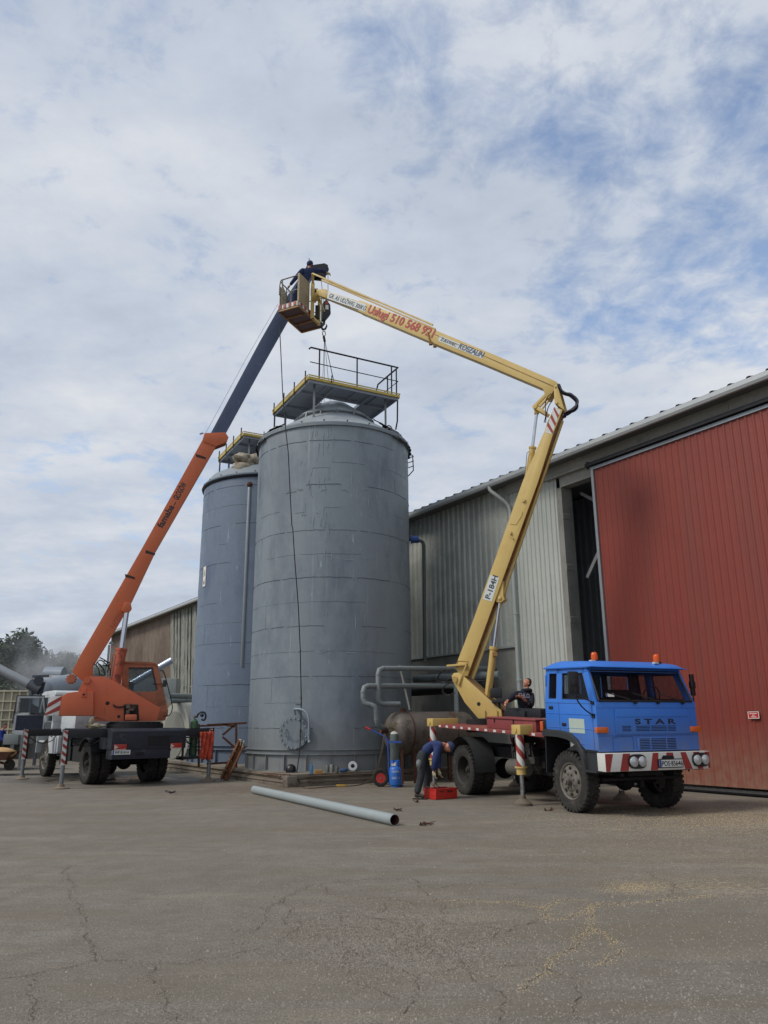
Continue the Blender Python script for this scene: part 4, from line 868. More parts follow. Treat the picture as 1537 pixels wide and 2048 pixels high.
# lift cylinder
wL = .0
b = B(); c0 = FB(*K(231, 1368, .25), .22); c1 = FB(*K(244, 1296.5, .25), .22); b.cyl(c0, c1, .15, n=24); b.cyl(c1-(c1-c0).normalized()*.08, c1, .165, n=24); cyb = b.done('lift_cylinder', M('rusty_orange', (176, 84, 58), .6, 0, .1, 3, stain=((104, 52, 40), .54, 5, (1, 1, 1), .9, .05)), cr, True, smooth=40)
b = B(); r1 = FB(*K(254, 1222, .22), .22); b.cyl(c1-(c1-c0)*.2, r1, .075, n=20); b.done('piston_rod', chrome, cyb, True, smooth=40)
b = B(); lg = [K(*p, .22) for p in ((243, 1221), (250, 1204), (262, 1206), (264, 1218), (258, 1226), (248, 1226))]; b.prism(lg, FB, .30, .10); b.done('rod_lug', orange2, bo, True, bevel=.015)
b = B()
for k, pts in enumerate((((208, 1322), (222, 1326), (218, 1334), (206, 1330)), ((192, 1330), (200, 1318), (214, 1330), (222, 1340), (220, 1352)), ((196, 1326), (206, 1336), (212, 1350)), ((188, 1328), (198, 1336), (200, 1352)), ((200, 1316), (212, 1322), (220, 1332), (214, 1346)))):
    b.tube([FB(*K(*p, .2), .28+.03*k) for p in pts], .018, 6, smooth=2)
b.done('hydraulic_hose', blackgloss, cr, True, smooth=60)
b = B(); b.tube([FB(*K(219, 1366, .3), .3), FB(*K(226, 1310, .3), .3), FB(*K(230, 1308, .3), .3)], .02, 6); b.done('grab_rail', orange3, cr, True)
b = B(); b.lathe([(.16, -.02), (.16, .02)], o=(0, 0, 0)); 
a, z = K(143, 1358, .1)
b = B(); b.cyl(FB(a, z, -.2), FB(a, z, .18), .11, n=20)
for k in range(10): an = k*.628; b.box(FB(a+.12*math.cos(an), z+.12*math.sin(an), .08), (.05, .05, .05))
b.done('hoist_drum', MT['faded_cab_orange'], cr, True, smooth=40)
# hook block, ropes, slings
hb = thing('hook_block', 'dark crane hook block with red and white stripes hanging over the nearer tank', 'crane hook', tuple(FB(*K(652, 620, 0), 0)), 0)
def HP(px_, py_, d=0): return FB(*K(px_, py_, 0), d)
b = B(); b.prism([K(*p, 0) for p in ((646, 606), (652, 601), (660, 612), (661, 630), (650, 643), (643, 640))], FB, -.10, .10); b.done('block_body', black, hb, True, bevel=.02)
b = B(); b.prism([K(*p, 0) for p in ((649, 606), (655, 606), (656, 612), (650, 612))], FB, .101, .105); b.done('red_mark', redp, hb, True)
b = B(); b.prism([K(*p, 0) for p in ((650, 613), (656, 613), (656, 622), (650, 621))], FB, .101, .105); b.done('white_mark', white, hb, True)
b = B(); b.tube([HP(649, 640), HP(648, 648), HP(643, 654), HP(646, 659), HP(651, 658), HP(654, 652), HP(653, 648)], [.05, .05, .05, .045, .04, .03, .012], 8, smooth=0); b.done('hook', black, hb, True, smooth=60)
b = B(); tpp = HP(656.5, 540); b.tube([tpp, HP(656.5, 606)], .010, 5); tpp = HP(641, 545); b.tube([tpp, HP(648, 606)], .010, 5); b.done('hoist_rope', railm, hb, True)
sl_ = thing('lifting_sling', 'wire sling with ring hanging from the crane hook into the tank platform', 'sling', tuple(HP(648, 665)), 0)
b = B(); rc_ = HP(648.5, 667)
b.tube([rc_+ub*(.055*math.cos(t_))+Vector((0, 0, .10*math.sin(t_))) for t_ in [k*math.pi/8 for k in range(17)]], .018, 6); b.done('ring', steel, sl_, True, smooth=60)
b = B(); b.tube([HP(648, 673), HP(650, 683)], .05, 6)
endc = T1+Vector((-.1, .1, 12.35))
for dx, dy in ((-.35, -.3), (.3, -.35), (.35, .3), (-.3, .35), (.0, -.4)): b.tube([HP(649.5, 678), endc+Vector((dx, dy, 0))], .008, 5)
b.done('sling_leg', railm, sl_, True)
# ================================================================ BLUE TRUCK WITH YELLOW ARTICULATED PLATFORM
bO = Vector((2.9, 19.75, 0)); bf = Vector((math.sin(R(23)), -math.cos(R(23)), 0)); baz = math.atan2(bf.y, bf.x)
bt = thing('platform_truck', 'blue truck with yellow articulated boom lift mounted on its dark red deck', 'truck', tuple(bO), baz)
blue = M('blue_paint', (50, 116, 206), .45, 0, .06, 1.5, .03, 8, stain=((44, 100, 180), .56, 1.4, (1, 1, .6), .5, .15), stain2=((96, 118, 150), .64, 4, (1, 1, 1), .4, .06), stain3=((38, 60, 100), .66, 9, (1, 1, .5), .6, .03), dust=((116, 118, 118), 1.1, 1.75, .60))
yell = M('yellow_paint', (196, 168, 98), .5, 0, .05, 1.2, .03, 8, stain=((186, 150, 78), .56, 1.5, (1, 1, 1), .5, .15), stain2=((120, 84, 48), .70, 6, (1, 1, 1), .7, .03))
yelld = M('boom_yellow_shaded', (150, 112, 62), .6, 0, .12, 1.5, stain=((88, 60, 38), .52, 2, (1, 1, 1), .7))  # boom yellow with underside shade put into the colour, plus brown stains
dred = M('dark_red_deck', (136, 66, 62), .6, 0, .12, 2, stain=((96, 54, 50), .55, 3, (1, 1, 1), .6))
amber = M('amber_lens', (226, 92, 24), .15, 0, .03, glass=(.9, .35, .08, .85))
pit = lambda v: (v[0], v[1], v[2]-.038*(v[0]-5.15))
# chassis
b = B(); b.bar((-1.6, .42, 1.02), (5.05, .42, .86), .09, .24); b.bar((-1.6, -.42, 1.02), (5.05, -.42, .86), .09, .24)
for x in (-1.4, -.6, .6, 1.8, 3.0): b.bar((x, -.42, .98), (x, .42, .98), .12, .18)
b.cyl((0, -.85, .56), (0, .85, .56), .09, n=12); b.ball((0, 0, .56), .24, 14); b.cyl((4.2, -.85, .56), (4.2, .85, .56), .08, n=12); b.ball((4.2, .15, .54), .2, 12); b.cyl((0, 0, .58), (2.6, 0, .78), .05, n=8)
b.box((2.9, 0, .80), (.9, .7, .5)); b.box((4.55, 0, .88), (.9, .8, .42)); b.bar((3.4, -.8, .75), (5.0, -.8, .75), .06, .1); b.box((1.6, .7, .75), (1.2, .5, .5)); b.box((2.4, -.25, .75), (.7, .5, .4))
b.bar((4.2, .62, .72), (5.1, .62, .70), .07, .06); b.bar((3.6, .62, .74), (4.3, .62, .62), .07, .06); b.bar((3.4, -.62, .74), (5.1, -.62, .70), .07, .06); b.cyl((4.9, -.9, .62), (4.9, .9, .62), .03, n=8); b.cyl((4.75, .1, .45), (4.75, .1, .62), .04, n=8)
b.done('chassis', dark, bt, smooth=40)
b = B(); b.cyl((1.75, -.88, .70), (2.35, -.88, .70), .17, n=18); b.ball((1.75, -.88, .70), .17, 16, (.4, 1, 1)); b.done('air_tank', M('dusty_tank', (96, 92, 86), .7, .2, .2, 6), bt, smooth=45)
b = B(); rr = random.Random(5)
for k in range(14): b.box((rr.uniform(1.6, 2.5), rr.uniform(-.75, -.5), rr.uniform(.6, 1.15)), (rr.uniform(.06, .22), .12, rr.uniform(.05, .18)))
for k in range(5): b.tube([(1.5+.2*k, -.7, 1.15), (1.6+.2*k, -.75, .95), (1.55+.22*k, -.7, .7)], .018, 6, smooth=2)
b.done('valve_gear', M('greasy_metal', (78, 74, 68), .6, .3, .4, 12), bt)
for y, s_ in ((1.02, 1), (-1.02, -1)):
    make_wheel(bt, 0, y, .56, s_, .19, darkrim); make_wheel(bt, 0, y-s_*.30, .56, s_, .10, darkrim, dual=True); make_wheel(bt, 4.2, y*.98, .56, s_, -.03, dirtyrim)
for s_ in (1, -1):
    b = B(); b.lathe([(.66, -.26), (.66, .28), (.675, .285), (.69, .28), (.69, -.26)], o=(-.02, s_*.92, .62), ax='y', n=22, a0=-8, a1=160); b.done('rear_mudguard', M('mudguard_black', (50, 52, 52), .6, 0, .2, 4, stain=((88, 84, 76), .58, 4, (1, 1, 1), .5)), bt, smooth=40)
# deck
b = B(); b.fn = pit
b.prism([(-1.68, 1.28), (3.42, 1.28), (3.42, 1.36), (-1.68, 1.36)], lambda a, c_, d: (a, d, c_), -1.14, 1.14); deck = b.done('deck', dred, bt, bevel=.008)
b = B(); b.fn = pit; n_ = 26
for k in range(n_):
    x0 = -1.62+5.0*k/n_
    if k % 2 == 0: b.prism([(x0, 1.295), (x0+.12, 1.295), (x0+.12, 1.345), (x0, 1.345)], lambda a, c_, d: (a, d, c_), -1.143, -1.1405)
b.done('reflector_strip', white, deck)
b = B(); b.fn = pit; b.box((2.0, -.72, 1.475), (2.0, .62, .22)); b.box((2.0, -.72, 1.60), (2.06, .68, .03)); tb = b.done('tool_locker', M('maroon_locker', (134, 62, 62), .55, 0, .1, 3), bt, bevel=.012)
b = B(); b.fn = pit
for x in (1.35, 2.15): b.box((x, -1.035, 1.54), (.03, .02, .09))
b.done('latch', blackgloss, tb)
# outriggers of the platform truck
def outrig2(x, y, foot_z=.0, nm='outrigger'):
    s_ = -1 if y < 0 else 1; zt = 1.42-.038*(x-5.15); b = B(); b.box((x, y-s_*.30, zt-.02), (.34, .74, .20)); o = b.done(nm, yell, bt, bevel=.02)
    b = B(); b.cyl((x, y+s_*.075, zt-.03), (x, y+s_*.09, zt-.03), .05, n=14); b.done('cap_bolt', yell, o)
    b = B(); b.cyl((x, y-s_*.02, .68), (x, y-s_*.02, zt-.12), .085, n=20); lg = b.done('leg', white, o, smooth=40)
    b = B(); vs = []; fs = []; N = 26
    for t_ in range(2):
        o_ = len(vs); 
        for k in range(N+1):
            an = k/N*2*math.pi*.75+t_*math.pi*.75*1.2; z_ = .70+(zt-.84)*k/N
            for q in (-.07, .07): vs.append((x+.0875*math.cos(an-1.9), y-s_*.02+.0875*math.sin(an-1.9), max(.69, min(zt-.13, z_+q))))
            for q in (-.07, .07): pass
        for k in range(N): fs.append((o_+2*k, o_+2*k+1, o_+2*k+3, o_+2*k+2))
    # broad spiral bands wrapped round the leg
    vs = []; fs = []
    for t_ in range(2):
        o_ = len(vs); M_ = 60
        for k in range(M_+1):
            an = -2*math.pi*1.2*k/M_+t_*math.pi; z_ = .66+(zt-.76)*k/M_
            for q in (-.055, .055): vs.append((x+.0875*math.cos(an), y-s_*.02+.0875*math.sin(an), max(.69, min(zt-.13, z_+q*1.3))))
        for k in range(M_): fs.append((o_+2*k, o_+2*k+1, o_+2*k+3, o_+2*k+2))
    b.add(vs, fs); b.done('red_band', redp, lg)
    b = B(); b.cyl((x, y-s_*.02, .60), (x, y-s_*.02, .76), .10, n=20); b.cyl((x, y-s_*.02, .73), (x, y-s_*.02, .76), .13, n=20); b.done('leg_collar', yell, o, smooth=40)
    b = B(); b.cyl((x, y-s_*.02, .14), (x, y-s_*.02, .64), .045, n=16); b.done('jack_rod', chrome, o, smooth=40)
    b = B(); b.lathe([(.19, 0), (.19, .05), (.17, .06), (.10, .12), (.07, .13), (.06, .20)], o=(x, y-s_*.02, 0), n=28); b.done('foot_plate', M('dirty_foot', (112, 102, 88), .8, .1, .2, 6), o, smooth=35)
outrig2(2.72, -1.28); outrig2(-1.45, -1.22); outrig2(2.72, 1.28); outrig2(-1.45, 1.22)
# ---- cab
def SD(a, c_, d): return (a, d, c_)
cabp = bpy.data.objects.new('cab', None); COL.objects.link(cabp); cabp.parent = bt
xb, xf = 3.60, 5.18; zbelt = 1.98; ztp = 2.60; yo = 1.18
lowside = [(xb, 1.44), (3.72, 1.44), (3.86, 1.42), (4.05, 1.38), (4.28, 1.40), (4.5, 1.33), (4.68, 1.22), (4.80, 1.14), (xf, 1.14), (xf, zbelt), (xb, zbelt)]
b = B(pit)
for s_ in (-1, 1):
    b.prism(lowside, SD, s_*yo, s_*(yo-.05))
    # posts and rails round the side windows; the top leans in a little
    F_ = lambda a, c_, d, s_=s_: (a, s_*(yo-.02-(c_-zbelt)*.10+d), c_)
    for poly in ([(xb, zbelt), (xb+.12, zbelt), (xb+.12, ztp+.04), (xb, ztp+.04)], [(3.98, zbelt), (4.16, zbelt), (4.14, ztp+.04), (3.98, ztp+.04)], [(xb+.12, ztp-.07), (4.86, ztp-.07), (4.84, ztp+.04), (xb+.12, ztp+.04)], [(5.03, zbelt), (xf+.01, zbelt), (4.93, ztp+.04), (4.80, ztp+.04), (4.80, ztp-.07)], [(xb+.12, zbelt), (3.98, zbelt), (3.98, zbelt+.06), (xb+.12, zbelt+.06)], [(4.16, zbelt), (5.03, zbelt), (5.01, zbelt+.05), (4.16, zbelt+.05)]):
        b.prism(poly, F_, -.045, .02)
# front wall below the windscreen
FR = lambda a, c_, d: (xf+.02+d, a, c_)
b.prism([(-yo, 1.12), (yo, 1.12), (yo, zbelt+.02), (-yo, zbelt+.02)], FR, -.06, .0)
b.prism([(-yo+.05, ztp-.05), (yo-.05, ztp-.05), (yo-.06, ztp+.04), (-yo+.06, ztp+.04)], lambda a, c_, d: (4.90+d-(c_-ztp)*.3, a, c_), -.05, .04)
# rear wall with three openings
for (y0, y1, z0_, z1_) in ((-yo+.03, yo-.03, 1.44, 2.06), (-yo+.08, yo-.08, 2.50, ztp+.04), (-yo+.03, -.92, 2.06, 2.50), (.92, yo-.03, 2.06, 2.50), (-.30, -.20, 2.06, 2.50), (.22, .32, 2.06, 2.50)):
    b.prism([(y0, z0_), (y1, z0_), (y1, z1_), (y0, z1_)], lambda a, c_, d: (xb+d, a, c_), 0, .05)
b.prism([(xb+.05, 1.46), (xf-.05, 1.46), (xf-.05, 1.50), (xb+.05, 1.50)], SD, -yo+.06, yo-.06)
body = b.done('cab_shell', blue, cabp, bevel=.010)
b = B(pit)    # roof with rolled edges and brow
for (x0, x1, z, ins) in ():
    pass
prf = [(xb-.02, ztp+.035), (xb-.02, ztp+.055), (xb+.14, ztp+.15), (4.0, ztp+.185), (4.7, ztp+.165), (4.96, ztp+.12), (5.10, ztp+.055), (5.11, ztp+.035)]
vs = []; n = len(prf)
for yy, k in ((-1.17, 0), (-1.13, .5), (-1.02, .9), (-.6, 1), (.6, 1), (1.02, .9), (1.13, .5), (1.17, 0)):
    for x, z in prf: vs.append((x+(0 if abs(yy) < 1.1 else (-.06 if x > 5 else 0)), yy, ztp+.035+(z-ztp-.035)*k))
m_ = 8; b.add(vs, [(j*n+i, j*n+i+1, (j+1)*n+i+1, (j+1)*n+i) for j in range(m_-1) for i in range(n-1)]+[tuple([j*n for j in range(m_)]+[j*n+n-1 for j in range(m_-1, -1, -1)])])
b.prism([(xb-.02, ztp+.02), (4.95, ztp+.02), (5.10, ztp+.03), (5.10, ztp+.045), (xb-.02, ztp+.045)], SD, -1.165, 1.165)
roof_ = b.done('cab_roof', blue, cabp, smooth=50)
b = B(pit); b.prism([(3.70, ztp-.02), (4.9, ztp-.02), (4.9, ztp+.02), (3.70, ztp+.02)], SD, -1.05, 1.05); b.box((5.0, 0, 1.90), (.30, 2.2, .16)); b.box((4.4, 0, 1.65), (.7, .6, .35)); b.cyl((4.85, .55, 2.0), (4.75, .55, 2.08), .03, n=8)
b.prism([(-yo+.06, 1.5), (yo-.06, 1.5), (yo-.06, 2.065), (-yo+.06, 2.065)], lambda a, c_, d: (xb+.055+d, a, c_), 0, .02)
for (y0, y1) in ((-yo+.08, -.90), (.90, yo-.08), (-.31, -.19), (.21, .33)): b.prism([(y0, 2.06), (y1, 2.06), (y1, 2.55), (y0, 2.55)], lambda a, c_, d: (xb+.056+d, a, c_), 0, .02)
for s_ in (-1, 1): b.prism([(xb+.08, 1.5), (xf-.06, 1.5), (xf-.06, 1.96), (xb+.08, 1.96)], lambda a, c_, d, s_=s_: (a, s_*(yo-.06)+d, c_), -.008, .008)
b.tube([(4.72+.06*math.sin(t_), .55+.21*math.cos(t_), 2.10+.19*math.sin(t_)) for t_ in [k*math.pi/8 for k in range(17)]], .014, 6); b.box((3.9, .55, 1.72), (.5, .55, .35)); b.box((3.75, .55, 2.02), (.14, .5, .42)); b.box((3.9, -.55, 1.72), (.5, .7, .35)); b.box((3.75, -.55, 1.98), (.14, .66, .32))
b.done('cab_interior', M('dark_interior', (34, 32, 32), .8, 0, .1), cabp, bevel=.015)
# glass
b = B(pit); b.quad((xf+.012, -yo+.10, zbelt+.03), (xf+.012, yo-.10, zbelt+.03), (4.93, yo-.14, ztp-.03), (4.93, -yo+.14, ztp-.03)); ws = b.done('windscreen', glassm, cabp)
b = B(pit)
for p0, p1 in (((xf+.02, -yo+.08, zbelt+.035), (xf+.02, yo-.08, zbelt+.035)), ((xf+.02, yo-.08, zbelt+.035), (4.935, yo-.12, ztp-.03)), ((4.935, yo-.12, ztp-.03), (4.935, -yo+.12, ztp-.03)), ((4.935, -yo+.12, ztp-.03), (xf+.02, -yo+.08, zbelt+.035))): b.tube([p0, p1], .022, 8)
b.done('rubber_seal', blackgloss, ws, smooth=50)
st = B(pit); st.prism([(-.90, 2.09), (-.72, 2.09), (-.72, 2.145), (-.90, 2.145)], lambda a, c_, d: (xf-.008-(c_-2.09)*.38+d, a, c_), .0, .004); stk = st.done('sticker', sw, ws)
st = B(pit); st.prism([(-.90, 2.09), (-.87, 2.09), (-.87, 2.145), (-.90, 2.145)], lambda a, c_, d: (xf-.008-(c_-2.09)*.38+d, a, c_), .004, .006); st.done('sticker_band', M('eu_blue2', (40, 60, 120), .4), stk)
def sidewin(poly, s_, nm):
    F_ = lambda a, c_, d: (a, s_*(yo-.03-(c_-zbelt)*.10+d), c_)
    b = B(pit); b.prism(poly, F_, -.004, .0); w_ = b.done(nm, glassm, cabp)
    b = B(pit); pts = [F_(*p, .018) for p in poly]; pts.append(pts[0]); b.tube(pts, .014, 6); b.done('rubber_seal', blackgloss, w_, smooth=50)
for s_ in (-1, 1):
    sidewin([(3.73, 2.05), (3.97, 2.05), (3.97, 2.52), (3.73, 2.52)], s_, 'rear_side_window'); sidewin([(4.17, 2.04), (5.00, 2.04), (4.80, 2.52), (4.17, 2.52)], s_, 'door_window')
for (y0, y1) in ((-.91, -.31), (-.19, .21), (.33, .91)):
    b = B(pit); b.prism([(y0, 2.07), (y1, 2.07), (y1, 2.49), (y0, 2.49)], lambda a, c_, d: (xb+.02+d, a, c_), 0, .004); b.done('rear_window', clearglass, cabp)
# door seams and swages
seam = M('panel_gap', (16, 34, 66), .7, 0, 0)
for s_ in (-1, 1):
    b = B(pit); y_ = s_*(yo+.0005)
    for poly in ([(4.055, 1.40), (4.063, 1.40), (4.063, zbelt), (4.055, zbelt)], [(5.075, 1.15), (5.083, 1.15), (5.083, zbelt), (5.075, zbelt)], [(xb, 1.955), (xf, 1.955), (xf, 1.962), (xb, 1.962)], [(4.063, 1.215), (4.79, 1.215), (4.79, 1.222), (4.72, 1.222)]): b.prism(poly, SD, y_, y_+s_*.0015)
    dd_ = b.done('door_seam', seam, body)
    b = B(pit)
    for z in (1.76, 1.50): b.tube([(xb+.01, s_*yo, z), (xf-.01, s_*yo, z-.0)], .008, 6)
    b.done('swage_line', blue, body, smooth=60)
    b = B(pit); b.box((3.80, s_*(yo+.006), 1.87), (.13, .02, .06)); b.box((4.20, s_*(yo+.006), 1.56), (.13, .02, .06)); each(b, 'door_handle', blackgloss, cabp, bevel=.01)
b = B(pit); b.prism([(4.36, 1.42), (4.83, 1.42), (4.83, 1.68), (4.36, 1.68)], SD, -yo-.001, -yo-.005); b.done('door_sign', M('blank_sign', (176, 190, 178), .5, 0, .04), cabp)
for s_ in (-1, 1):
    b = B(pit); b.prism([(4.22, 1.10), (xf, 1.10), (xf, 1.14), (4.78, 1.14), (4.6, 1.25)], SD, s_*yo, s_*(yo-.04)); b.done('sill', black, cabp)
    b = B(pit)   # black front mudguard: flat top, rounded front drop
    path = [(3.52, 1.36), (3.54, 1.42), (4.05, 1.42), (4.38, 1.39), (4.62, 1.27), (4.76, 1.08), (4.80, .90), (4.83, .72)]
    vs = []
    for x, z in path:
        for yy, dz_ in ((s_*(yo+.06), 0), (s_*(yo+.05), .03), (s_*.55, .03), (s_*.55, 0)): vs.append((x, yy, z+dz_))
    n = len(path); b.add(vs, [(i*4+k, i*4+(k+1) % 4, (i+1)*4+(k+1) % 4, (i+1)*4+k) for i in range(n-1) for k in range(4)]+[(0, 1, 2, 3), tuple((n-1)*4+k for k in (3, 2, 1, 0))])
    vs = [(x, s_*(yo+.06), z) for x, z in path]+[(x-(.05 if x > 4.3 else 0), s_*(yo+.06), z-.10+(.04 if x > 4.6 else 0)) for x, z in path]; b.add(vs, [(i, i+1, n+i+1, n+i) for i in range(n-1)])
    b.prism([(4.80, .78), (5.16, .78), (5.18, 1.14), (4.78, 1.14)], SD, s_*(yo-.02), s_*(yo-.30)); b.box((4.98, s_*(yo-.02), .77), (.36, .18, .03))
    b.done('front_mudguard', M('mudguard_plastic', (46, 48, 50), .5, 0, .2, 4), cabp, smooth=45)
    b = B(pit); b.prism([(3.50, .62), (3.53, .62), (3.56, 1.38), (3.53, 1.38)], SD, s_*(yo+.0), s_*.6); b.done('mud_flap', black, cabp)
# nose details
b = B(pit); b.prism([(-.78, 1.42), (.98, 1.42), (.98, 1.88), (-.78, 1.88)], FR, .0, .022); hd = b.done('hood_flap', blue, cabp, bevel=.008)
b = B(pit); b.prism([(-.74, 1.725), (.94, 1.725), (.94, 1.73), (-.74, 1.73)], FR, .022, .024)
for y0, y1, z0_, n_, st_ in ((-.64, -.44, 1.475, 4, .027), (-.32, .0, 1.475, 4, .027), (.03, .28+.12, 1.475, 4, .027), (.43, .62, 1.475, 4, .027)):
    for k in range(n_): b.prism([(y0, z0_+k*st_), (y1, z0_+k*st_), (y1, z0_+k*st_+.012), (y0, z0_+k*st_+.012)], FR, .022, .0245)
b.done('grille_slot', M('slot_dark', (14, 22, 44), .8, 0, 0), hd)
text('S T A R', .095, pit((xf+.043, -.34, 1.60)), (0, 1, 0), (0, 0, 1), M('black_letter', (22, 34, 58), .5, 0, 0), hd, width=.98, bold=.035)
b = B(pit); b.cyl((xf+.022, .13, 1.79), (xf+.036, .13, 1.79), .05, n=20); em = b.done('emblem', M('emblem_dark', (26, 40, 70), .4, .2), hd)
text('S', .06, pit((xf+.0375, .107, 1.765)), (0, 1, 0), (0, 0, 1), blue, em, width=.045, bold=.02)
b = B(pit); b.prism([(-.32, 1.135), (.66, 1.135), (.66, 1.36), (-.32, 1.36)], FR, .0, .014); lg_ = b.done('lower_grille', blue, cabp, bevel=.004)
b = B(pit)
for y0, y1 in ((-.26, -.02), (.01, .36), (.39, .60)):
    for k in range(7): b.prism([(y0, 1.15+k*.029), (y1, 1.15+k*.029), (y1, 1.165+k*.029), (y0, 1.165+k*.029)], FR, .014, .0165)
b.done('grille_slot', M('slot_dark', (14, 22, 44), .8, 0, 0), lg_)
b = B(pit); b.tube([FR(-.86, 1.14, .003), FR(-.86, 1.36, .003), FR(-.80, 1.375, .003), FR(-.40, 1.375, .003), FR(-.40, 1.14, .003)], .005, 4); b.prism([(-yo, 1.39), (yo, 1.39), (yo, 1.397), (-yo, 1.397)], FR, .0, .004); b.prism([(-yo, 1.885), (yo, 1.885), (yo, 1.892), (-yo, 1.892)], FR, .0, .003); b.done('front_panel_line', M('blue_line', (34, 80, 150), .6, 0, 0), body)
for y in (-1.10, 1.10):
    b = B(pit); b.box((xf+.035, y, 1.50), (.07, .26, .10)); il = b.done('indicator', M('indicator_orange', (206, 96, 30), .25, 0, .05), cabp, bevel=.015)
# bumper with slanting stripes
BF = lambda a, c_, d: (xf+.18+d, a, c_)
b = B(pit); b.prism([(-1.19, .79), (1.24, .79), (1.26, 1.10), (-1.19, 1.10)], BF, -.22, .0); bp_ = b.done('bumper', white, cabp, bevel=.006)
b = B(pit)
for poly in ([(-1.185, .795), (-1.10, .795), (-1.01, 1.095), (-1.185, 1.095)], [(-.88, .795), (-.69, .795), (-.63, 1.095), (-.79, 1.095)], [(-.19, .795), (-.02, .795), (.02, 1.095), (-.11, 1.095)], [(.19, 1.0), (.38, 1.0), (.36, 1.095), (.21, 1.095)], [(.62, .795), (.80, .795), (.67, 1.095), (.54, 1.095)], [(.93, .795), (1.06, .795), (.99, 1.095), (.85, 1.095)], [(1.19, .795), (1.235, .795), (1.25, 1.095), (1.13, 1.095)]): b.prism(poly, BF, .001, .003)
each(b, 'red_stripe', redp, bp_); b = B()
hlm = M('headlamp_glass', (180, 184, 186), .12, .3, 0); 
for y in (-.49, 1.0):
    b = B(pit); n = 28; vs = []
    for k in range(n):
        t_ = 2*math.pi*k/n; ex = .195*abs(math.cos(t_))**.6*(1 if math.cos(t_) > 0 else -1); ez = .125*abs(math.sin(t_))**.7*(1 if math.sin(t_) > 0 else -1); vs.append((y+ex, .955+ez))
    b.prism(vs, BF, .004, .03); hh_ = b.done('headlight_housing', blackgloss, bp_, smooth=50)
    for dy in (-.095, .095):
        b = B(pit); b.lathe([(.088, 0), (.091, .018), (.082, .02), (.08, .030), (.05, .042), (.001, .048)], o=(xf+.18+.03, y+dy, .955), ax='x', n=24); b.done('headlight', hlm, hh_, smooth=40)
b = B(pit); b.prism([(.08, 1.0), (.12, .96), (.34, .96), (.38, 1.0), (.34, 1.045), (.12, 1.045)], BF, .003, .006); b.done('tow_slot', dark, bp_)
b = B(pit); b.prism([(-.02, .83), (.56, .83), (.56, .985), (-.02, .985)], BF, .01, .03); lp = b.done('licence_plate', blackgloss, bp_)
b = B(pit); b.prism([(-.005, .845), (.545, .845), (.545, .97), (-.005, .97)], BF, .03, .034); b.done('plate_face', pltm, lp)
b = B(pit); b.prism([(-.005, .845), (.04, .845), (.04, .97), (-.005, .97)], BF, .034, .036); b.done('plate_band', M('eu_blue', (40, 70, 150), .4), lp)
text('POS·85646', .088, pit((xf+.18+.0365, .05, .865)), (0, 1, 0), (0, 0, 1), blackgloss, lp, width=.485, bold=.012)
# wipers
for y0, y1 in ((-.28, -.95), (.26, -.34), (.86, .22)):
    b = B(pit); p0 = (xf+.05, y0, zbelt+.01); p1 = (xf+.01, y0*.5+y1*.5, 2.10); p2 = (xf-.005, y1, 2.155); b.tube([p0, p1], .009, 6); b.bar((xf+.012, y1+.02, 2.165), (xf+.035, y1+(y0-y1)*.82, 2.05), .010, .016); b.box((xf+.045, y0, zbelt-.0), (.05, .05, .03)); b.done('wiper', blackgloss, cabp)
# mirrors
for s_, mo in ((-1, .34), (1, .10)):
    b = B(pit); b.tube([(5.12, s_*(yo+.01), 1.75), (5.10, s_*(yo+mo*.6), 1.87), (5.08, s_*(yo+mo), 2.05), (5.08, s_*(yo+mo), 2.46)], .013, 6, smooth=1); b.tube([(5.10, s_*(yo+.01), 2.0), (5.08, s_*(yo+mo), 2.10)], .010, 6)
    b.box((5.12, s_*(yo+.01), 1.75), (.08, .03, .07)); b.box((5.12, s_*(yo+.01), 1.98), (.08, .03, .05)); ma = b.done('mirror_arm', blackgloss, cabp)
    b = B(pit); b.box((5.06, s_*(yo+mo+.02), 2.33), (.05, .22 if s_ < 0 else .10, .42)); b.box((5.06, s_*(yo+mo+.02), 2.33), (.07, .12, .14)); b.done('mirror', blackgloss, ma, bevel=.02)
# beacons
for x, y, z in ((4.55, -.62, 2.765), (4.80, .70, 2.75)):
    b = B(pit); b.cyl((x, y, z-.03), (x, y, z+.025), .085, n=18); bb = b.done('beacon_base', blackgloss, cabp, smooth=40)
    b = B(pit); b.lathe([(.066, 0), (.066, .09), (.058, .125), (.040, .145), (.001, .152)], o=(x, y, z+.025), n=20); b.done('beacon_lens', amber, bb, smooth=50)
    b = B(pit); b.box((x+.16, y-.10*0-.28*(1 if y < 0 else -1)*0-.18, z-.01), (.08, .11, .045)); b.done('marker_lamp', M('clear_lens', (190, 190, 186), .2), cabp, bevel=.012)
# gear behind the cab
b = B(pit); b.box((3.42, -.70, 1.72), (.26, .40, .36)); b.box((3.42, -.70, 1.92), (.30, .44, .05)); b.cyl((3.42, -.55, 1.44), (3.42, -.55, 1.60), .13, n=16); b.cyl((3.44, -.35, 1.6), (3.44, -.35, 1.98), .12, n=16); b.done('air_intake', blackgloss, bt, smooth=40)
b = B(pit); b.bar((2.4, .1, 1.72), (3.5, -.35, 1.66), .20, .035); b.bar((2.3, .35, 1.70), (3.5, -.05, 1.65), .18, .035); each(b, 'plank', M('grey_wood', (128, 122, 106), .85, 0, .2, 6), bt)
b = B(pit); b.box((3.44, -1.16, 1.50), (.10, .07, .19)); rl_ = b.done('side_marker', M('marker_orange', (196, 86, 36), .3), cabp, bevel=.012)
b = B(pit); b.box((3.54, -1.14, 1.52), (.10, .08, .22)); b.done('lamp_bracket', blackgloss, cabp, bevel=.01)
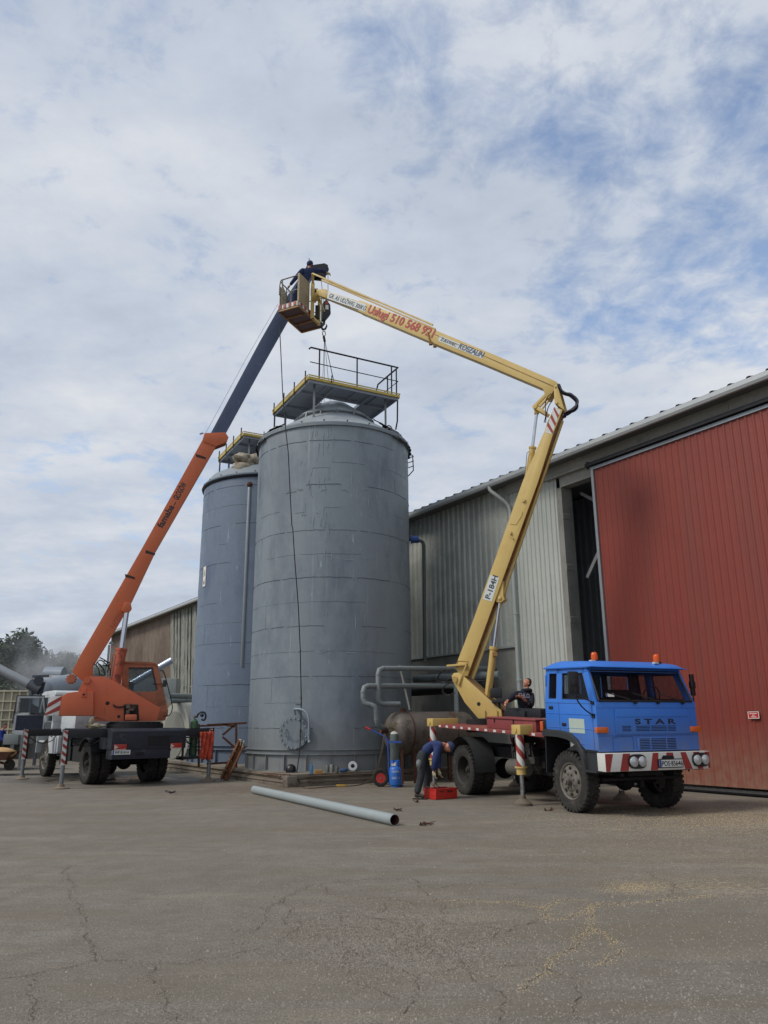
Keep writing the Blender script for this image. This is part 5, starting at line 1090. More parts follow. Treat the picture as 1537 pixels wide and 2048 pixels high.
# ---- pedestal and booms in their own upright plane
TB = Vector((2.52, 20.66, 0)); uy = Vector((-.88, .475, 0)).normalized(); ny = Vector((-uy.y, uy.x, 0)); ny = ny if ny.dot(EYEV-TB) > 0 else -ny
def Q(px, py, w): q = PL(px, py, TB+ny*w, uy); return ((q-TB).dot(uy), q.z)
def FY(a, z, d): return TB+uy*a+ny*d+Vector((0, 0, z))
b = B(); pb = Vector((*Q(965, 1436, 0), 0)); b.cyl(FY(pb.x, 1.40, 0), FY(pb.x, 1.72, 0), .42, n=28); b.done('slew_ring', dark, bt, True, smooth=40)
wP = .28
pp = [Q(*p, wP) for p in ((903.5, 1352), (908, 1346), (917, 1345), (925, 1350), (1003, 1421), (1004, 1436), (957, 1437), (930, 1405), (906, 1362))]
for s_ in (1, -1): b = B(); b.prism(pp, FY, s_*wP, s_*(wP-.04)); b.done('turret_plate', yell, bt, True, bevel=.006)
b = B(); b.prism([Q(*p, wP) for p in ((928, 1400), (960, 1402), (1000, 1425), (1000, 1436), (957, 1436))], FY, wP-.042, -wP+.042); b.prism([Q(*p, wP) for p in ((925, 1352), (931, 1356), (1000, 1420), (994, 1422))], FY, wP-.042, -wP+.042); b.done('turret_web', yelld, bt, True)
a, z = Q(958, 1408, wP); b = B(); b.cyl(FY(a, z, wP-.0), FY(a, z, wP+.003), .05, n=16); b.done('round_hole', dark, bt, True)
a, z = Q(911, 1357, wP); b = B(); b.cyl(FY(a, z, -wP-.03), FY(a, z, wP+.04), .06, n=16); b.box(FY(a, z-.02, wP+.05), (.10, .03, .14)); b.done('pivot_pin', yell, bt, True, smooth=40)
b = B(); 
for px_ in (971, 995): a, z = Q(px_, 1428, wP); b.box(FY(a, z, wP+.02), (.02, .04, .18))
each(b, 'rib', yell, bt, world=True)
# lower boom: hollow box, side plates proud of the web so the underside reads as a channel
wM = .15
def boombox(polyn, w, name, par, mat, web=None):
    b = B(); b.prism(polyn, FY, w, -w); return b.done(name, mat, par, world=True, bevel=.008)
lbp = [Q(*p, wM) for p in ((911, 1338), (913, 1328), (950, 1232), (1046, 962), (1088, 866), (1096, 842), (1109, 814), (1126, 819), (1107, 866), (1077, 962), (998, 1180), (944, 1328), (936, 1352), (922, 1350))]
b = B()
for s_ in (1, -1): b.prism(lbp, FY, s_*wM, s_*(wM-.02))
b.prism([lbp[i] for i in (0, 1, 2, 3, 4, 5, 6)]+[(p[0]-.04*0+.10, p[1]) for p in [lbp[i] for i in (6, 5, 4, 3, 2, 1, 0)]][::1] if False else [lbp[0], lbp[3], lbp[6], lerp2(lbp[6], lbp[7], .12), lerp2(lbp[3], lbp[9], .10), lerp2(lbp[0], lbp[12], .10)], FY, wM-.021, -wM+.021)
lb = b.done('lower_boom', yell, bt, True, bevel=.004)
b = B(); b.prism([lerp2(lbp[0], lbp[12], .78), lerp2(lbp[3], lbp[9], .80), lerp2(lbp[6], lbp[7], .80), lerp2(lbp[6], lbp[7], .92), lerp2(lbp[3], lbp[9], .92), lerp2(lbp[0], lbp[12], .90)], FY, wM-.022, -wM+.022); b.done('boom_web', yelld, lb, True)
b = B(); sg_ = [Q(*p, wM) for p in ((966, 1198), (981, 1150), (999, 1155), (984, 1203))]; b.prism(sg_, FY, wM+.002, wM+.005); lbs = b.done('number_panel', M('panel_white', (202, 208, 206), .5, 0, .03), lb, True)
e0 = FY(*Q(977, 1200, wM), wM+.006); e1 = FY(*Q(994, 1153, wM), wM+.006); d_ = (e1-e0).normalized(); u_ = ny.cross(d_); u_ = u_ if u_.dot(FY(*Q(950, 1170, wM), wM)-e0) > 0 else -u_
if d_.cross(u_).dot(ny) < 0: pass
text('P-184H', .15, FY(*Q(980, 1199, wM), wM+.006), d_, u_, M('text_dark', (56, 62, 66), .6, 0, 0), lbs, width=(e1-e0).length*.98, bold=.03, world=True)
def stripes(par, corners, nst, w, slant=.55, F=FY, QQ=Q, first=0):
    TL_, TR_, BR_, BL_ = [QQ(*p, w) for p in corners]
    b = B(); b.prism([TL_, TR_, BR_, BL_], F, w+.002, w+.004); s0 = b.done('warning_stripes', white, par, True)
    P_ = lambda u, v: lerp2(lerp2(TL_, TR_, u), lerp2(BL_, BR_, u), max(0.0, min(1.0, v)))
    b = B()
    for k in range(nst):
        v0 = (k+.15)/nst; hgt = .42/nst
        b.prism([P_(0, v0-slant/nst*.6), P_(1, v0+slant/nst*.9), P_(1, v0+slant/nst*.9+hgt), P_(0, v0-slant/nst*.6+hgt)], F, w+.0045, w+.007)
    b.done('red_band', redp, s0, True)
stripes(lb, ((1109, 814), (1122, 820), (1105, 868), (1090, 865)), 3, wM, .55)
b = B()
for (px_, py_) in ((1048, 1001), (1021, 1066)): a, z = Q(px_, py_, wM); b.cyl(FY(a, z, wM), FY(a, z, wM+.05), .05, n=14)
each(b, 'boss', yell, lb, world=True, smooth=40)
b = B(); b.bar(FY(*Q(1019, 1069, wM), wM+.05), FY(*Q(1028, 1078, wM), wM+.05), .03, .03); b.bar(FY(*Q(897, 1332, wM), wM+.06), FY(*Q(935, 1329, wM), wM+.06), .10, .05); b.bar(FY(*Q(936, 1330, wM), wM+.10), FY(*Q(922, 1371, wM), wM+.17), .05, .04); b.done('boom_bracket', yell, lb, True, bevel=.005)
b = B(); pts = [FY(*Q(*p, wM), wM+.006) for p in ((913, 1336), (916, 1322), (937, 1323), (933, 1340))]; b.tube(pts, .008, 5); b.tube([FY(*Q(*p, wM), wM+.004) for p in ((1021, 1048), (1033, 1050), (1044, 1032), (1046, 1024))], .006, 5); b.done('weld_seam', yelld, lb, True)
# parallel rod under the lower boom
b = B(); b.bar(FY(*Q(946, 1357, 0), 0), FY(*Q(1012, 1180, 0), 0), .06, .06); b.bar(FY(*Q(1011, 1180, 0), 0), FY(*Q(1126, 842, 0), 0), .05, .05); b.done('levelling_rod', yell, lb, True)
# lower lift cylinder
b = B(); c0 = FY(*Q(974, 1414, .0), 0); c1 = FY(*Q(988, 1294, .0), 0); b.cyl(c0, c1, .092, n=20); b.cyl(c1-(c1-c0).normalized()*.07, c1+(c1-c0).normalized()*.01, .115, n=20); lc = b.done('lift_cylinder', yell, bt, True, smooth=40)
b = B(); c2 = FY(*Q(1000, 1199, 0), 0); b.cyl(c1-(c1-c0)*.1, c2, .042, n=16); b.done('piston_rod', chrome, lc, True, smooth=40)
b = B(); lg = [Q(*p, .11) for p in ((992, 1204), (990, 1190), (1000, 1160), (1007, 1162), (1007, 1192), (1010, 1199), (1002, 1205))]; b.prism(lg, FY, .11, -.11); a, z = Q(1000, 1196, .11); b.cyl(FY(a, z, .11), FY(a, z, .14), .05, n=14); b.done('rod_lug', yell, lb, True, bevel=.01)
b = B(); b.box(FY(*Q(993, 1309, 0), .1), (.12, .08, .10)); b.tube([FY(*Q(993, 1312, 0), .1), FY(*Q(985, 1360, 0), .14), FY(*Q(978, 1400, 0), .14)], .012, 6); b.done('valve_pipe', yelld, lc, True)
# elbow
b = B(); ep = [Q(*p, wM+.05) for p in ((1108, 775), (1113, 768), (1118, 780), (1127, 812), (1129, 820), (1112, 808), (1109, 800))]
for s_ in (1, -1): b.prism(ep, FY, s_*(wM+.05), s_*(wM+.02))
a, z = Q(1113, 806, wM+.05); b.cyl(FY(a, z, -wM-.08), FY(a, z, wM+.08), .045, n=14); a, z = Q(1111, 774, wM+.05); b.cyl(FY(a, z, -wM-.07), FY(a, z, wM+.07), .03, n=12)
b.done('elbow_plate', yell, bt, True, bevel=.004)
b = B()
for s_ in (.10, -.10):
    b.bar(FY(*Q(1107, 779, 0), s_), FY(*Q(1074, 813, 0), s_), .04, .09); b.bar(FY(*Q(1076, 818, 0), s_), FY(*Q(1096, 830, 0), s_), .04, .10); b.bar(FY(*Q(1083, 815, 0), s_), FY(*Q(1106, 786, 0), s_), .03, .05)
b.cyl(FY(*Q(1073, 816, 0), .14), FY(*Q(1073, 816, 0), -.14), .07, n=14); b.bar(FY(*Q(1073, 813, 0), 0), FY(*Q(1074, 828, 0), 0), .12, .12); b.done('elbow_link', yell, bt, True, bevel=.006)
b = B(); k0 = FY(*Q(1051, 985, 0), 0); k1 = FY(*Q(1066, 894, 0), 0); b.cyl(k0+(k0-k1)*.45, k1, .085, n=18); b.cyl(k1-(k1-k0).normalized()*.05, k1, .105, n=18); uc = b.done('upper_cylinder', yell, lb, True, smooth=40)
b = B(); b.cyl(k1-(k1-k0)*.1, FY(*Q(1074, 826, 0), 0), .042, n=16); b.done('piston_rod', chrome, uc, True, smooth=40)
b = B(); b.tube([FY(*Q(*p, .1), .12) for p in ((1060, 903), (1055, 906), (1052, 940), (1047, 985))], .010, 6); b.done('oil_pipe', steel, uc, True)
# hoses at the elbow
b = B(); rr = random.Random(12)
for k in range(9):
    j = lambda p: FY(*Q(p[0]+rr.uniform(-3, 3)+(k-4)*.9, p[1]+rr.uniform(-3, 3)+k*.5, 0), -.16+.05*k)
    b.tube([j((1118, 772)), j((1128, 784)), j((1145, 790)), j((1154, 797)), j((1157, 808)), j((1150, 818)), j((1136, 823)), j((1130, 830))], .022, 6, smooth=2)
b.tube([FY(*Q(*p, 0), .2) for p in ((1107, 792), (1098, 800), (1095, 815), (1097, 835), (1093, 850))], .012, 6, smooth=2); b.tube([FY(*Q(*p, 0), .2) for p in ((1110, 806), (1103, 815), (1098, 830), (1096, 850))], .012, 6, smooth=2)
b.done('hose_bundle', M('hose_black', (24, 30, 48), .4, 0, .1), bt, True, smooth=60)
b = B()
for k in range(4): b.tube([FY(*Q(*p, 0), .2+.03*k) for p in ((912, 1338), (897, 1338+k), (884, 1348+2*k), (884, 1360+2*k), (898, 1366+k), (908, 1358))], .014, 6, smooth=2)
for k in range(3): b.tube([FY(*Q(*p, 0), .15+.03*k) for p in ((908, 1366), (893, 1372+k), (890, 1384+k), (902, 1392), (916, 1386))], .012, 6, smooth=2)
b.done('hose_bundle', blackgloss, bt, True, smooth=60)
# upper boom
ubp = [Q(*p, wM) for p in ((719, 599.5), (840, 647), (1000, 714), (1100, 757), (1113, 763), (1117, 770), (1108, 781), (1098, 796), (1093, 797), (1086, 777), (960, 724), (880, 691.5), (717, 622.5))]
b = B(); b.prism(ubp, FY, wM, -wM); up_ = b.done('upper_boom', yell, bt, True, bevel=.008)
tp = [Q(*p, wM-.02) for p in ((651, 581), (730, 606), (740, 630), (717, 622), (653, 596))]; b = B(); b.prism(tp, FY, wM-.03, -wM+.03); b.prism([Q(*p, wM) for p in ((632, 578), (650, 577), (655, 586), (652, 595), (636, 590))], FY, wM-.02, -wM+.02); b.done('boom_tip', yell, up_, True, bevel=.008)
b = B(); b.bar(FY(*Q(880, 662, wM), wM+.01), FY(*Q(1112, 766, wM), wM+.01), .02, .012) if False else b.prism([Q(*p, wM) for p in ((870, 668), (1108, 772), (1108, 774), (870, 669.5))], FY, wM+.001, wM+.006); b.done('weld_seam', yelld, up_, True)
def boomtext(s, pA, pB, h, mat, par, wid=None, bold=.02):
    A_ = FY(*Q(*pA, wM), wM+.008); B_ = FY(*Q(*pB, wM), wM+.008); d = (B_-A_).normalized(); u = Vector((0, 0, 1))-d*d.z; u.normalize()
    return text(s, h, A_, d, u, mat, par, width=(B_-A_).length, bold=bold, world=True)
b = B(); b.prism([Q(*p, wM) for p in ((656, 584), (733, 609), (731, 624), (655, 597))], FY, wM-.02, wM+.006); sp1 = b.done('sign_panel', M('panel_white', (202, 208, 206), .5, 0, .03), up_, True)
b = B(); b.prism([Q(*p, wM) for p in ((880, 671), (968, 707), (966, 718), (877, 682))], FY, wM+.001, wM+.006); sp2 = b.done('sign_panel', M('panel_white', (202, 208, 206), .5, 0, .03), up_, True)
td = M('text_dark', (56, 62, 66), .6, 0, 0); tr_ = M('text_red', (168, 50, 40), .5, 0, .05)
boomtext('GR. A5 UDŹWIG 300KG', (657.5, 594.5), (730, 621.5), .15, td, sp1, bold=.012)
boomtext('Usługi 510 568 921', (734, 624), (865, 675), .27, tr_, up_, bold=.028)
boomtext('ŻURAWIEC', (881, 681), (912, 693.5), .09, td, sp2); boomtext('-', (913.5, 692), (916, 693), .03, td, sp2); boomtext('KOSZALIN', (917, 696.5), (965, 715.5), .17, M('text_blue', (76, 88, 112), .6, 0, 0), sp2, bold=.03)
b = B(); rda = FY(*Q(628, 549, .05), .12); rdb = FY(*Q(868, 652, .05), .12); b.bar(rda, rdb, .05, .05); b.bar(FY(*Q(640, 557, 0), -.12), FY(*Q(868, 655, 0), -.12), .045, .045); b.bar(FY(*Q(648, 563, 0), .1), FY(*Q(760, 606, 0), .1), .05, .06); each(b, 'levelling_rod', yell, up_, world=True)
b = B(); b.bar(FY(*Q(856, 665, wM), wM+.02), FY(*Q(861, 684, wM), wM+.02), .06, .03); b.box(FY(*Q(862, 687, wM), wM), (.10, .10, .08)); b.box(FY(*Q(869, 690, wM), wM-.05), (.10, .10, .09)); b.done('boom_clip', yelld, up_, True)
# basket
zb = 15.0; A_, B_, C_, D_ = [G(*p, zb) for p in ((557.7, 622), (598, 610.6), (643, 653), (604.6, 662))]; C_ = B_+(C_-B_); D_ = A_+(C_-B_)
ex, ey = (A_-B_), (C_-B_)
def BK(u, v, z): return B_+ex*u+ey*v+Vector((0, 0, z))
basket = bpy.data.objects.new('work_basket', None); COL.objects.link(basket); basket.parent = bt
def bprism(b, pts, z0_, z1_):
    n = len(pts); vs = [BK(u, v, z0_) for u, v in pts]+[BK(u, v, z1_) for u, v in pts]; b.add(vs, [tuple(range(n)), tuple(range(2*n-1, n-1, -1))]+[(i, (i+1) % n, (i+1) % n+n, i+n) for i in range(n)])
brn = M('basket_floor', (98, 74, 74), .7, 0, .15, 4); tan_ = M('basket_sheet', (146, 130, 98), .6, 0, .1, 4); brail = M('basket_rail', (120, 112, 96), .6, 0, .15, 4)
b = B(); bprism(b, [(0, 0), (1, 0), (1, 1), (0, 1)], .0, .04); fl_ = b.done('floor', brn, basket, world=True)
b = B()
for v in (0, .33, .66, 1.0): b.bar(BK(0, v, -.03), BK(1, v, -.03), .05, .05)
b.bar(BK(0, 0, -.031), BK(0, 1, -.031), .05, .05); b.bar(BK(1, 0, -.031), BK(1, 1, -.031), .05, .05); each(b, 'floor_beam', yelld, basket, world=True)
b = B()
for (u0, v0, u1, v1) in ((0, 0, 1, 0), (0, 0, 0, 1), (1, 0, 1, 1), (0, 1, 1, 1)): b.bar(BK(u0, v0, .11), BK(u1, v1, .11), .015, .15)
kb = b.done('kickboard', white, basket, world=True)
b = B()
for k in range(4): 
    u0 = k/4+.13; b.bar(BK(u0, -.012, .12), BK(u0+.12, -.012, .12), .012, .14)
for k in range(3):
    v0 = k/6+.06; b.bar(BK(-.022, v0, .12), BK(-.022, v0+.08, .12), .012, .14)
each(b, 'red_band', redp, kb, world=True)
b = B(); 
b.tube([BK(0, 0, 1.15), BK(.9, 0, 1.15), BK(1, .04, 1.15), BK(1, .12, 1.12), BK(1, 1, 1.12), BK(0, 1, 1.12)], .022, 8)
b.tube([BK(0, 0, .62), BK(1, 0, .62), BK(1, 1, .62), BK(0, 1, .62)], .016, 6)
for u, v in ((.85, 0), (.4, 0), (1, .3), (1, .65), (1, 1), (.5, 1), (0, 1)): b.bar(BK(u, v, 0), BK(u, v, 1.13 if (u, v) != (.4, 0) else .62), .035, .035)
b.tube([BK(1, .1, 1.1), BK(1, .45, .6), BK(1, .95, .1)], .018, 6); b.tube([BK(.95, 0, 1.12), BK(.95, -.03, .9), BK(.96, -.02, .6)], .02, 6); b.done('railing', brail, basket, world=True, smooth=50)
b = B(); bprism(b, [(0.0, -.02), (-.03, -.02), (-.03, .42), (0.0, .42)], .16, 1.20); bprism(b, [(0, -.02), (.06, -.02), (.06, 0), (0, 0)], .0, 1.2); b.done('side_sheet', tan_, basket, world=True)
b = B(); bprism(b, [(.99, .02), (1.0, .02), (1.0, .30), (.99, .30)], .1, .95); b.done('document_panel', M('pale_panel', (176, 168, 140), .6, 0, .1), basket, world=True)
b = B(); fr = [Q(*p, .2) for p in ()]
b.bar(BK(-.12, .48, -.12), BK(-.12, .48, 1.22), .10, .12); b.bar(BK(-.12, .78, -.15), BK(-.12, .78, .80), .09, .10); b.bar(BK(-.12, .48, -.08), BK(-.12, .80, -.08), .08, .08); b.bar(BK(-.12, .48, .80), BK(-.12, .80, .80), .08, .08); b.bar(BK(-.12, .48, 1.2), rda, .08, .08); b.bar(BK(-.12, .5, .55), FY(*Q(640, 585, 0), 0), .16, .14); b.bar(BK(-.2, .55, 1.05), BK(-.2, .95, .5), .04, .05); b.done('basket_bracket', yell, basket, world=True, bevel=.006)
b = B(); b.box(BK(-.05, .62, .95), (.25, .22, .28)); b.box(BK(-.10, .72, .3), (.14, .12, .5)); b.cyl(BK(-.1, .86, -.15), BK(-.1, .86, .0), .09, n=14); each(b, 'control_box', black, basket, world=True, bevel=.01)
# operator's station: seat and control panel
b = B(pit); b.box((.72, -.05, 1.62), (.9, .12, .24)); b.box((1.0, .3, 1.70), (1.5, .7, .20)); b.done('control_panel', M('panel_black', (30, 34, 40), .5, 0, .15), bt, True if False else False, bevel=.012)
b = B(); sc_ = FY(*Q(994, 1386, .1), .1)
b.box(sc_, (.30, .12, .24), Matrix.Rotation(R(-20), 3, 'Z')); b.box(sc_+Vector((.04, -.12, -.22)), (.32, .34, .08), Matrix.Rotation(R(-20), 3, 'Z')); b.cyl(sc_+Vector((.04, -.1, -.62)), sc_+Vector((.04, -.1, -.24)), .03, n=10); b.done('seat', blackgloss, bt, world=True, bevel=.03)
b = B()
for k in range(5): q = FY(*Q(1024+k*4.5, 1416, .0), -.1); b.cyl(q, q+Vector((.01, 0, .17)), .010, n=6); b.ball(q+Vector((.01, 0, .18)), .022, 8)
each(b, 'control_lever', M('pale_lever', (176, 160, 130), .5), bt, world=True)
b = B(); q = FY(*Q(1036, 1415, 0), -.02); b.box(q+Vector((0, 0, .06)), (.16, .10, .24)); b.done('fluid_can', M('pale_can', (176, 190, 172), .5, 0, .05), bt, world=True, bevel=.03)
# ================================================================ PEOPLE
def skinned(verts, edges, radii, root=0, sub=2):
    me = bpy.data.meshes.new('t'); bm = bmesh.new(); lay = bm.verts.layers.skin.verify(); vs = []
    for i, v in enumerate(verts):
        q = bm.verts.new(v); r_ = radii[i]; q[lay].radius = (r_, r_) if not isinstance(r_, tuple) else r_; q[lay].use_root = (i == root); vs.append(q)
    for a, b_ in edges: bm.edges.new((vs[a], vs[b_]))
    bm.to_mesh(me); bm.free(); o = bpy.data.objects.new('t', me); COL.objects.link(o)
    m = o.modifiers.new('s', 'SKIN'); m.branch_smoothing = .6; m.use_smooth_shade = True; ss = o.modifiers.new('u', 'SUBSURF'); ss.levels = sub
    dg = bpy.context.evaluated_depsgraph_get(); me2 = bpy.data.meshes.new_from_object(o.evaluated_get(dg))
    out = ([v.co.copy() for v in me2.vertices], [tuple(p.vertices) for p in me2.polygons]); bpy.data.objects.remove(o); bpy.data.meshes.remove(me); bpy.data.meshes.remove(me2)
    return out
def limbs(chains, sub=2):
    """chains: lists of (point, radius); points shared by value join up; first point of first chain is the root"""
    V = []; E_ = []; Rr = []
    for ch in chains:
        prev = None
        for p, r_ in ch:
            p = Vector(p); idx = next((i for i, q in enumerate(V) if (q-p).length < 1e-4), None)
            if idx is None: V.append(p); Rr.append(r_); idx = len(V)-1
            if prev is not None and prev != idx: E_.append((prev, idx))
            prev = idx
    return skinned(V, E_, Rr, 0, sub)
def hand(b, wrist, fwd, palmn, s=1.0, curl=.5):
    """palm, four unequal bent fingers and a side thumb"""
    f = Vector(fwd).normalized(); n = Vector(palmn); n = (n-f*n.dot(f)).normalized(); sd_ = f.cross(n); w = Vector(wrist)
    vs, fs = limbs([[(w-f*.02, .026*s), (w+f*.035*s, .032*s), (w+f*.075*s, .036*s), (w+f*.092*s, .030*s)]], 1); b.add(vs, fs)
    for k, (off, ln) in enumerate(((.030, .070), (.010, .078), (-.011, .072), (-.030, .056))):
        p = w+f*.085*s+sd_*off*s; c = curl*(.9+.1*k); pts = [(p-f*.02*s, .0095*s)]; d = f.copy()
        for seg in (.42, .33, .25): d = (d*math.cos(c)+n*math.sin(c)).normalized(); n2 = n; p = p+d*ln*s*seg; pts.append((p, .0088*s if seg > .3 else .0072*s))
        vs, fs = limbs([pts], 1); b.add(vs, fs)
    p = w+f*.025*s+sd_*.028*s; d = (f*.65+sd_*.7+n*.25).normalized(); pts = [(p, .012*s), (p+d*.035*s, .0115*s), (p+d*.035*s+(d+f*.8).normalized()*.03*s, .009*s)]; vs, fs = limbs([pts], 1); b.add(vs, fs)
def head(b, c, up, face, s=1.0):
    """skull, jaw, nose, ears, brow on one closed form"""
    up = Vector(up).normalized(); f = Vector(face); f = (f-up*f.dot(up)).normalized(); sd_ = f.cross(up); Rm = Matrix((f, sd_, up)).transposed(); c = Vector(c); n = 20; vs = []; rows = 14
    for i in range(rows+1):
        th = math.pi*i/rows; z = math.cos(th)
        for k in range(n):
            a = 2*math.pi*k/n; x, y = math.sin(th)*math.cos(a), math.sin(th)*math.sin(a); fr = max(0, x)
            rx, ry, rz = .098, .076, .122
            if z < 0: rx *= 1+z*.14; ry *= 1+z*.26
            p = Vector((x*rx, y*ry, z*rz)); g = math.exp(-((y*ry)/.014)**2)
            if fr > .5:
                p.x += g*.026*math.exp(-((z*rz+.018)/.020)**2)                      # nose
                p.x += .010*math.exp(-((z*rz+.062)/.012)**2)*math.exp(-((y*ry)/.03)**2)   # lips
                p.x += .010*math.exp(-((z*rz+.098)/.018)**2)                         # chin
                p.x -= .010*math.exp(-((z*rz-.010)/.012)**2)*math.exp(-((abs(y*ry)-.030)/.012)**2)  # eye sockets
            vs.append(c+Rm @ (p*s))
    b.add(vs, [(i*n+k, (i+1)*n+k, (i+1)*n+(k+1) % n, i*n+(k+1) % n) for i in range(rows) for k in range(n)])
    for q in (-1, 1): b.ball(c+Rm @ Vector((-.005, q*.078, -.012))*s, .03*s, 8, (.75, .35, 1.1), Rm)
    return Rm
def features(par, c, Rm, s=1.0):
    b = B()
    for q in (-1, 1): b.ball(Vector(c)+Rm @ Vector((.080, q*.030, .010))*s, .0105*s, 8)
    b.done('eye', M('eye', (60, 52, 48), .2, 0, 0), par, smooth=60)
    b = B()
    for q in (-1, 1): b.tube([Vector(c)+Rm @ Vector((.088, q*.016, .028))*s, Vector(c)+Rm @ Vector((.086, q*.032, .032))*s, Vector(c)+Rm @ Vector((.074, q*.048, .026))*s], .0045*s, 5)
    b.tube([Vector(c)+Rm @ Vector((.096, -.022, -.062))*s, Vector(c)+Rm @ Vector((.102, 0, -.061))*s, Vector(c)+Rm @ Vector((.096, .022, -.062))*s], .0035*s, 5)
    b.done('brow', M('brow', (70, 46, 38), .8, 0, 0), par)
def hairm(par, c, Rm, s, mat, thick=1.05, cut=-.2):
    b = B(); n = 20; vs = []; rows = 9
    for i in range(rows+1):
        th = math.pi*.62*i/rows
        for k in range(n):
            a = 2*math.pi*k/n; x, y, z = math.sin(th)*math.cos(a), math.sin(th)*math.sin(a), math.cos(th)
            if x > .25 and z < .55: z = .55; q = math.sqrt(max(.01, 1-z*z)); l = math.hypot(x, y); x, y = x/l*q, y/l*q
            vs.append(Vector(c)+Rm @ (Vector((x*.098, y*.076, z*.122))*s*thick))
    b.add(vs, [(i*n+k, (i+1)*n+k, (i+1)*n+(k+1) % n, i*n+(k+1) % n) for i in range(rows) for k in range(n)]); return b.done('hair', mat, par, smooth=70)
navy = M('navy_cloth', (44, 58, 104), .9, 0, .22, 6, .9, 9); darktr = M('dark_work_trousers', (46, 50, 54), .9, 0, .3, 6, .9, 9, stain=((74, 78, 78), .60, 5, (1, 1, 1), .4)); blackcl = M('black_hoodie', (26, 29, 40), .9, 0, .15, 7, .5, 12)
boot = M('boot_leather', (48, 42, 36), .7, 0, .2, 8); glove = M('work_glove', (178, 168, 138), .85, 0, .15, 12, .3, 20)
hairdk = M('dark_hair', (42, 32, 28), .8, 0, .2, 40)
def person(label, root, J, jacket, trousers, gloves=False, s=1.0, feet=True):
    """J: dict of joints in world space. One body mesh; clothing as children."""
    p = thing('person', label, 'person', tuple(root), 0); g = lambda k: Vector(J[k]); b = B()
    mid = (g('pel')+g('che'))/2+Vector(J.get('bow', (0, 0, 0)))
    body = [[(g('pel'), .10*s), (mid, .10*s), (g('che'), .11*s), (g('nek'), .055*s), (g('hed')+(g('nek')-g('hed'))*.35, .05*s)]]
    for q in 'lr': body += [[(g('che'), .11*s), (g(q+'sho'), .05*s), (g(q+'elb'), .042*s), (g(q+'wri'), .030*s)], [(g('pel'), .10*s), (g(q+'hip'), .08*s), (g(q+'kne'), .055*s), (g(q+'ank'), .042*s)]]
    vs, fs = limbs(body); b.add(vs, fs); Rm = head(b, g('hed'), J['up'], J['face'], s)
    if not gloves:
        for q in 'lr':
            d = (g(q+'wri')-g(q+'elb')); hand(b, g(q+'wri'), J.get(q+'hd', tuple(d)), J.get(q+'pn', (0, 0, -1)), s, J.get(q+'cu', .5))
    bo_ = b.done('body', skin, p, world=True, smooth=75); 
    mI = XF[p.name].inverted(); features(bo_, mI @ g('hed'), Rm, s)
    # jacket
    ch = [[(g('pel')+(mid-g('pel'))*-.12, (.185*s, .16*s)), (mid, (.195*s, .165*s)), (g('che'), (.19*s, .165*s)), (g('che')+(g('nek')-g('che'))*.75, (.085*s, .08*s))]]
    for q in 'lr':
        ch += [[(g('che'), (.19*s, .165*s)), (g(q+'sho'), .105*s), ((g(q+'sho')+g(q+'elb'))/2, .088*s), (g(q+'elb'), .080*s), ((g(q+'elb')+g(q+'wri'))/2, .068*s), (g(q+'elb')+(g(q+'wri')-g(q+'elb'))*J.get(q+'slv', .94), .055*s)]]
    vs, fs = limbs(ch); b = B(); b.add(vs, fs); jk = b.done('jacket', jacket, p, world=True, smooth=75)
    ch = [[(g('pel')+(mid-g('pel'))*.35, (.17*s, .145*s)), (g('pel'), (.175*s, .15*s))]]
    for q in 'lr': ch += [[(g('pel'), (.175*s, .15*s)), (g(q+'hip'), .125*s), ((g(q+'hip')+g(q+'kne'))/2, .108*s), (g(q+'kne'), .090*s), ((g(q+'kne')+g(q+'ank'))/2, .084*s), (g(q+'ank'), .08*s)]]
    vs, fs = limbs(ch); b = B(); b.add(vs, fs); b.done('trousers', trousers, p, world=True, smooth=75)
    if gloves:
        for q in 'lr': b = B(); d = (g(q+'wri')-g(q+'elb')); hand(b, g(q+'wri'), J.get(q+'hd', tuple(d)), J.get(q+'pn', (0, 0, -1)), s*1.18, J.get(q+'cu', .5)); b.done('glove', glove, p, world=True, smooth=75)
    if feet:
        for q in 'lr':
            t = Vector(J[q+'toe']); a = g(q+'ank'); b = B(); hl = a-(t-a)*.28; hl.z = t.z; d = (t-a); d.z = 0; d.normalize()
            vs, fs = limbs([[(a+Vector((0, 0, .03)), .058*s), (Vector((a.x, a.y, t.z+.035)), .052*s), (a*.45+t*.55+Vector((0, 0, .012)), .046*s), (t+Vector((0, 0, .01)), .040*s)], [(Vector((a.x, a.y, t.z+.035)), .052*s), (hl+Vector((0, 0, .01)), .042*s)]], 2); b.add(vs, fs)
            b.bar(hl-d*.035+Vector((0, 0, -.025)), t+d*.045+Vector((0, 0, -.025)), .095*s, .026); each_ = b.done('boot', boot, p, world=True, smooth=60)
    return p, Rm, jk
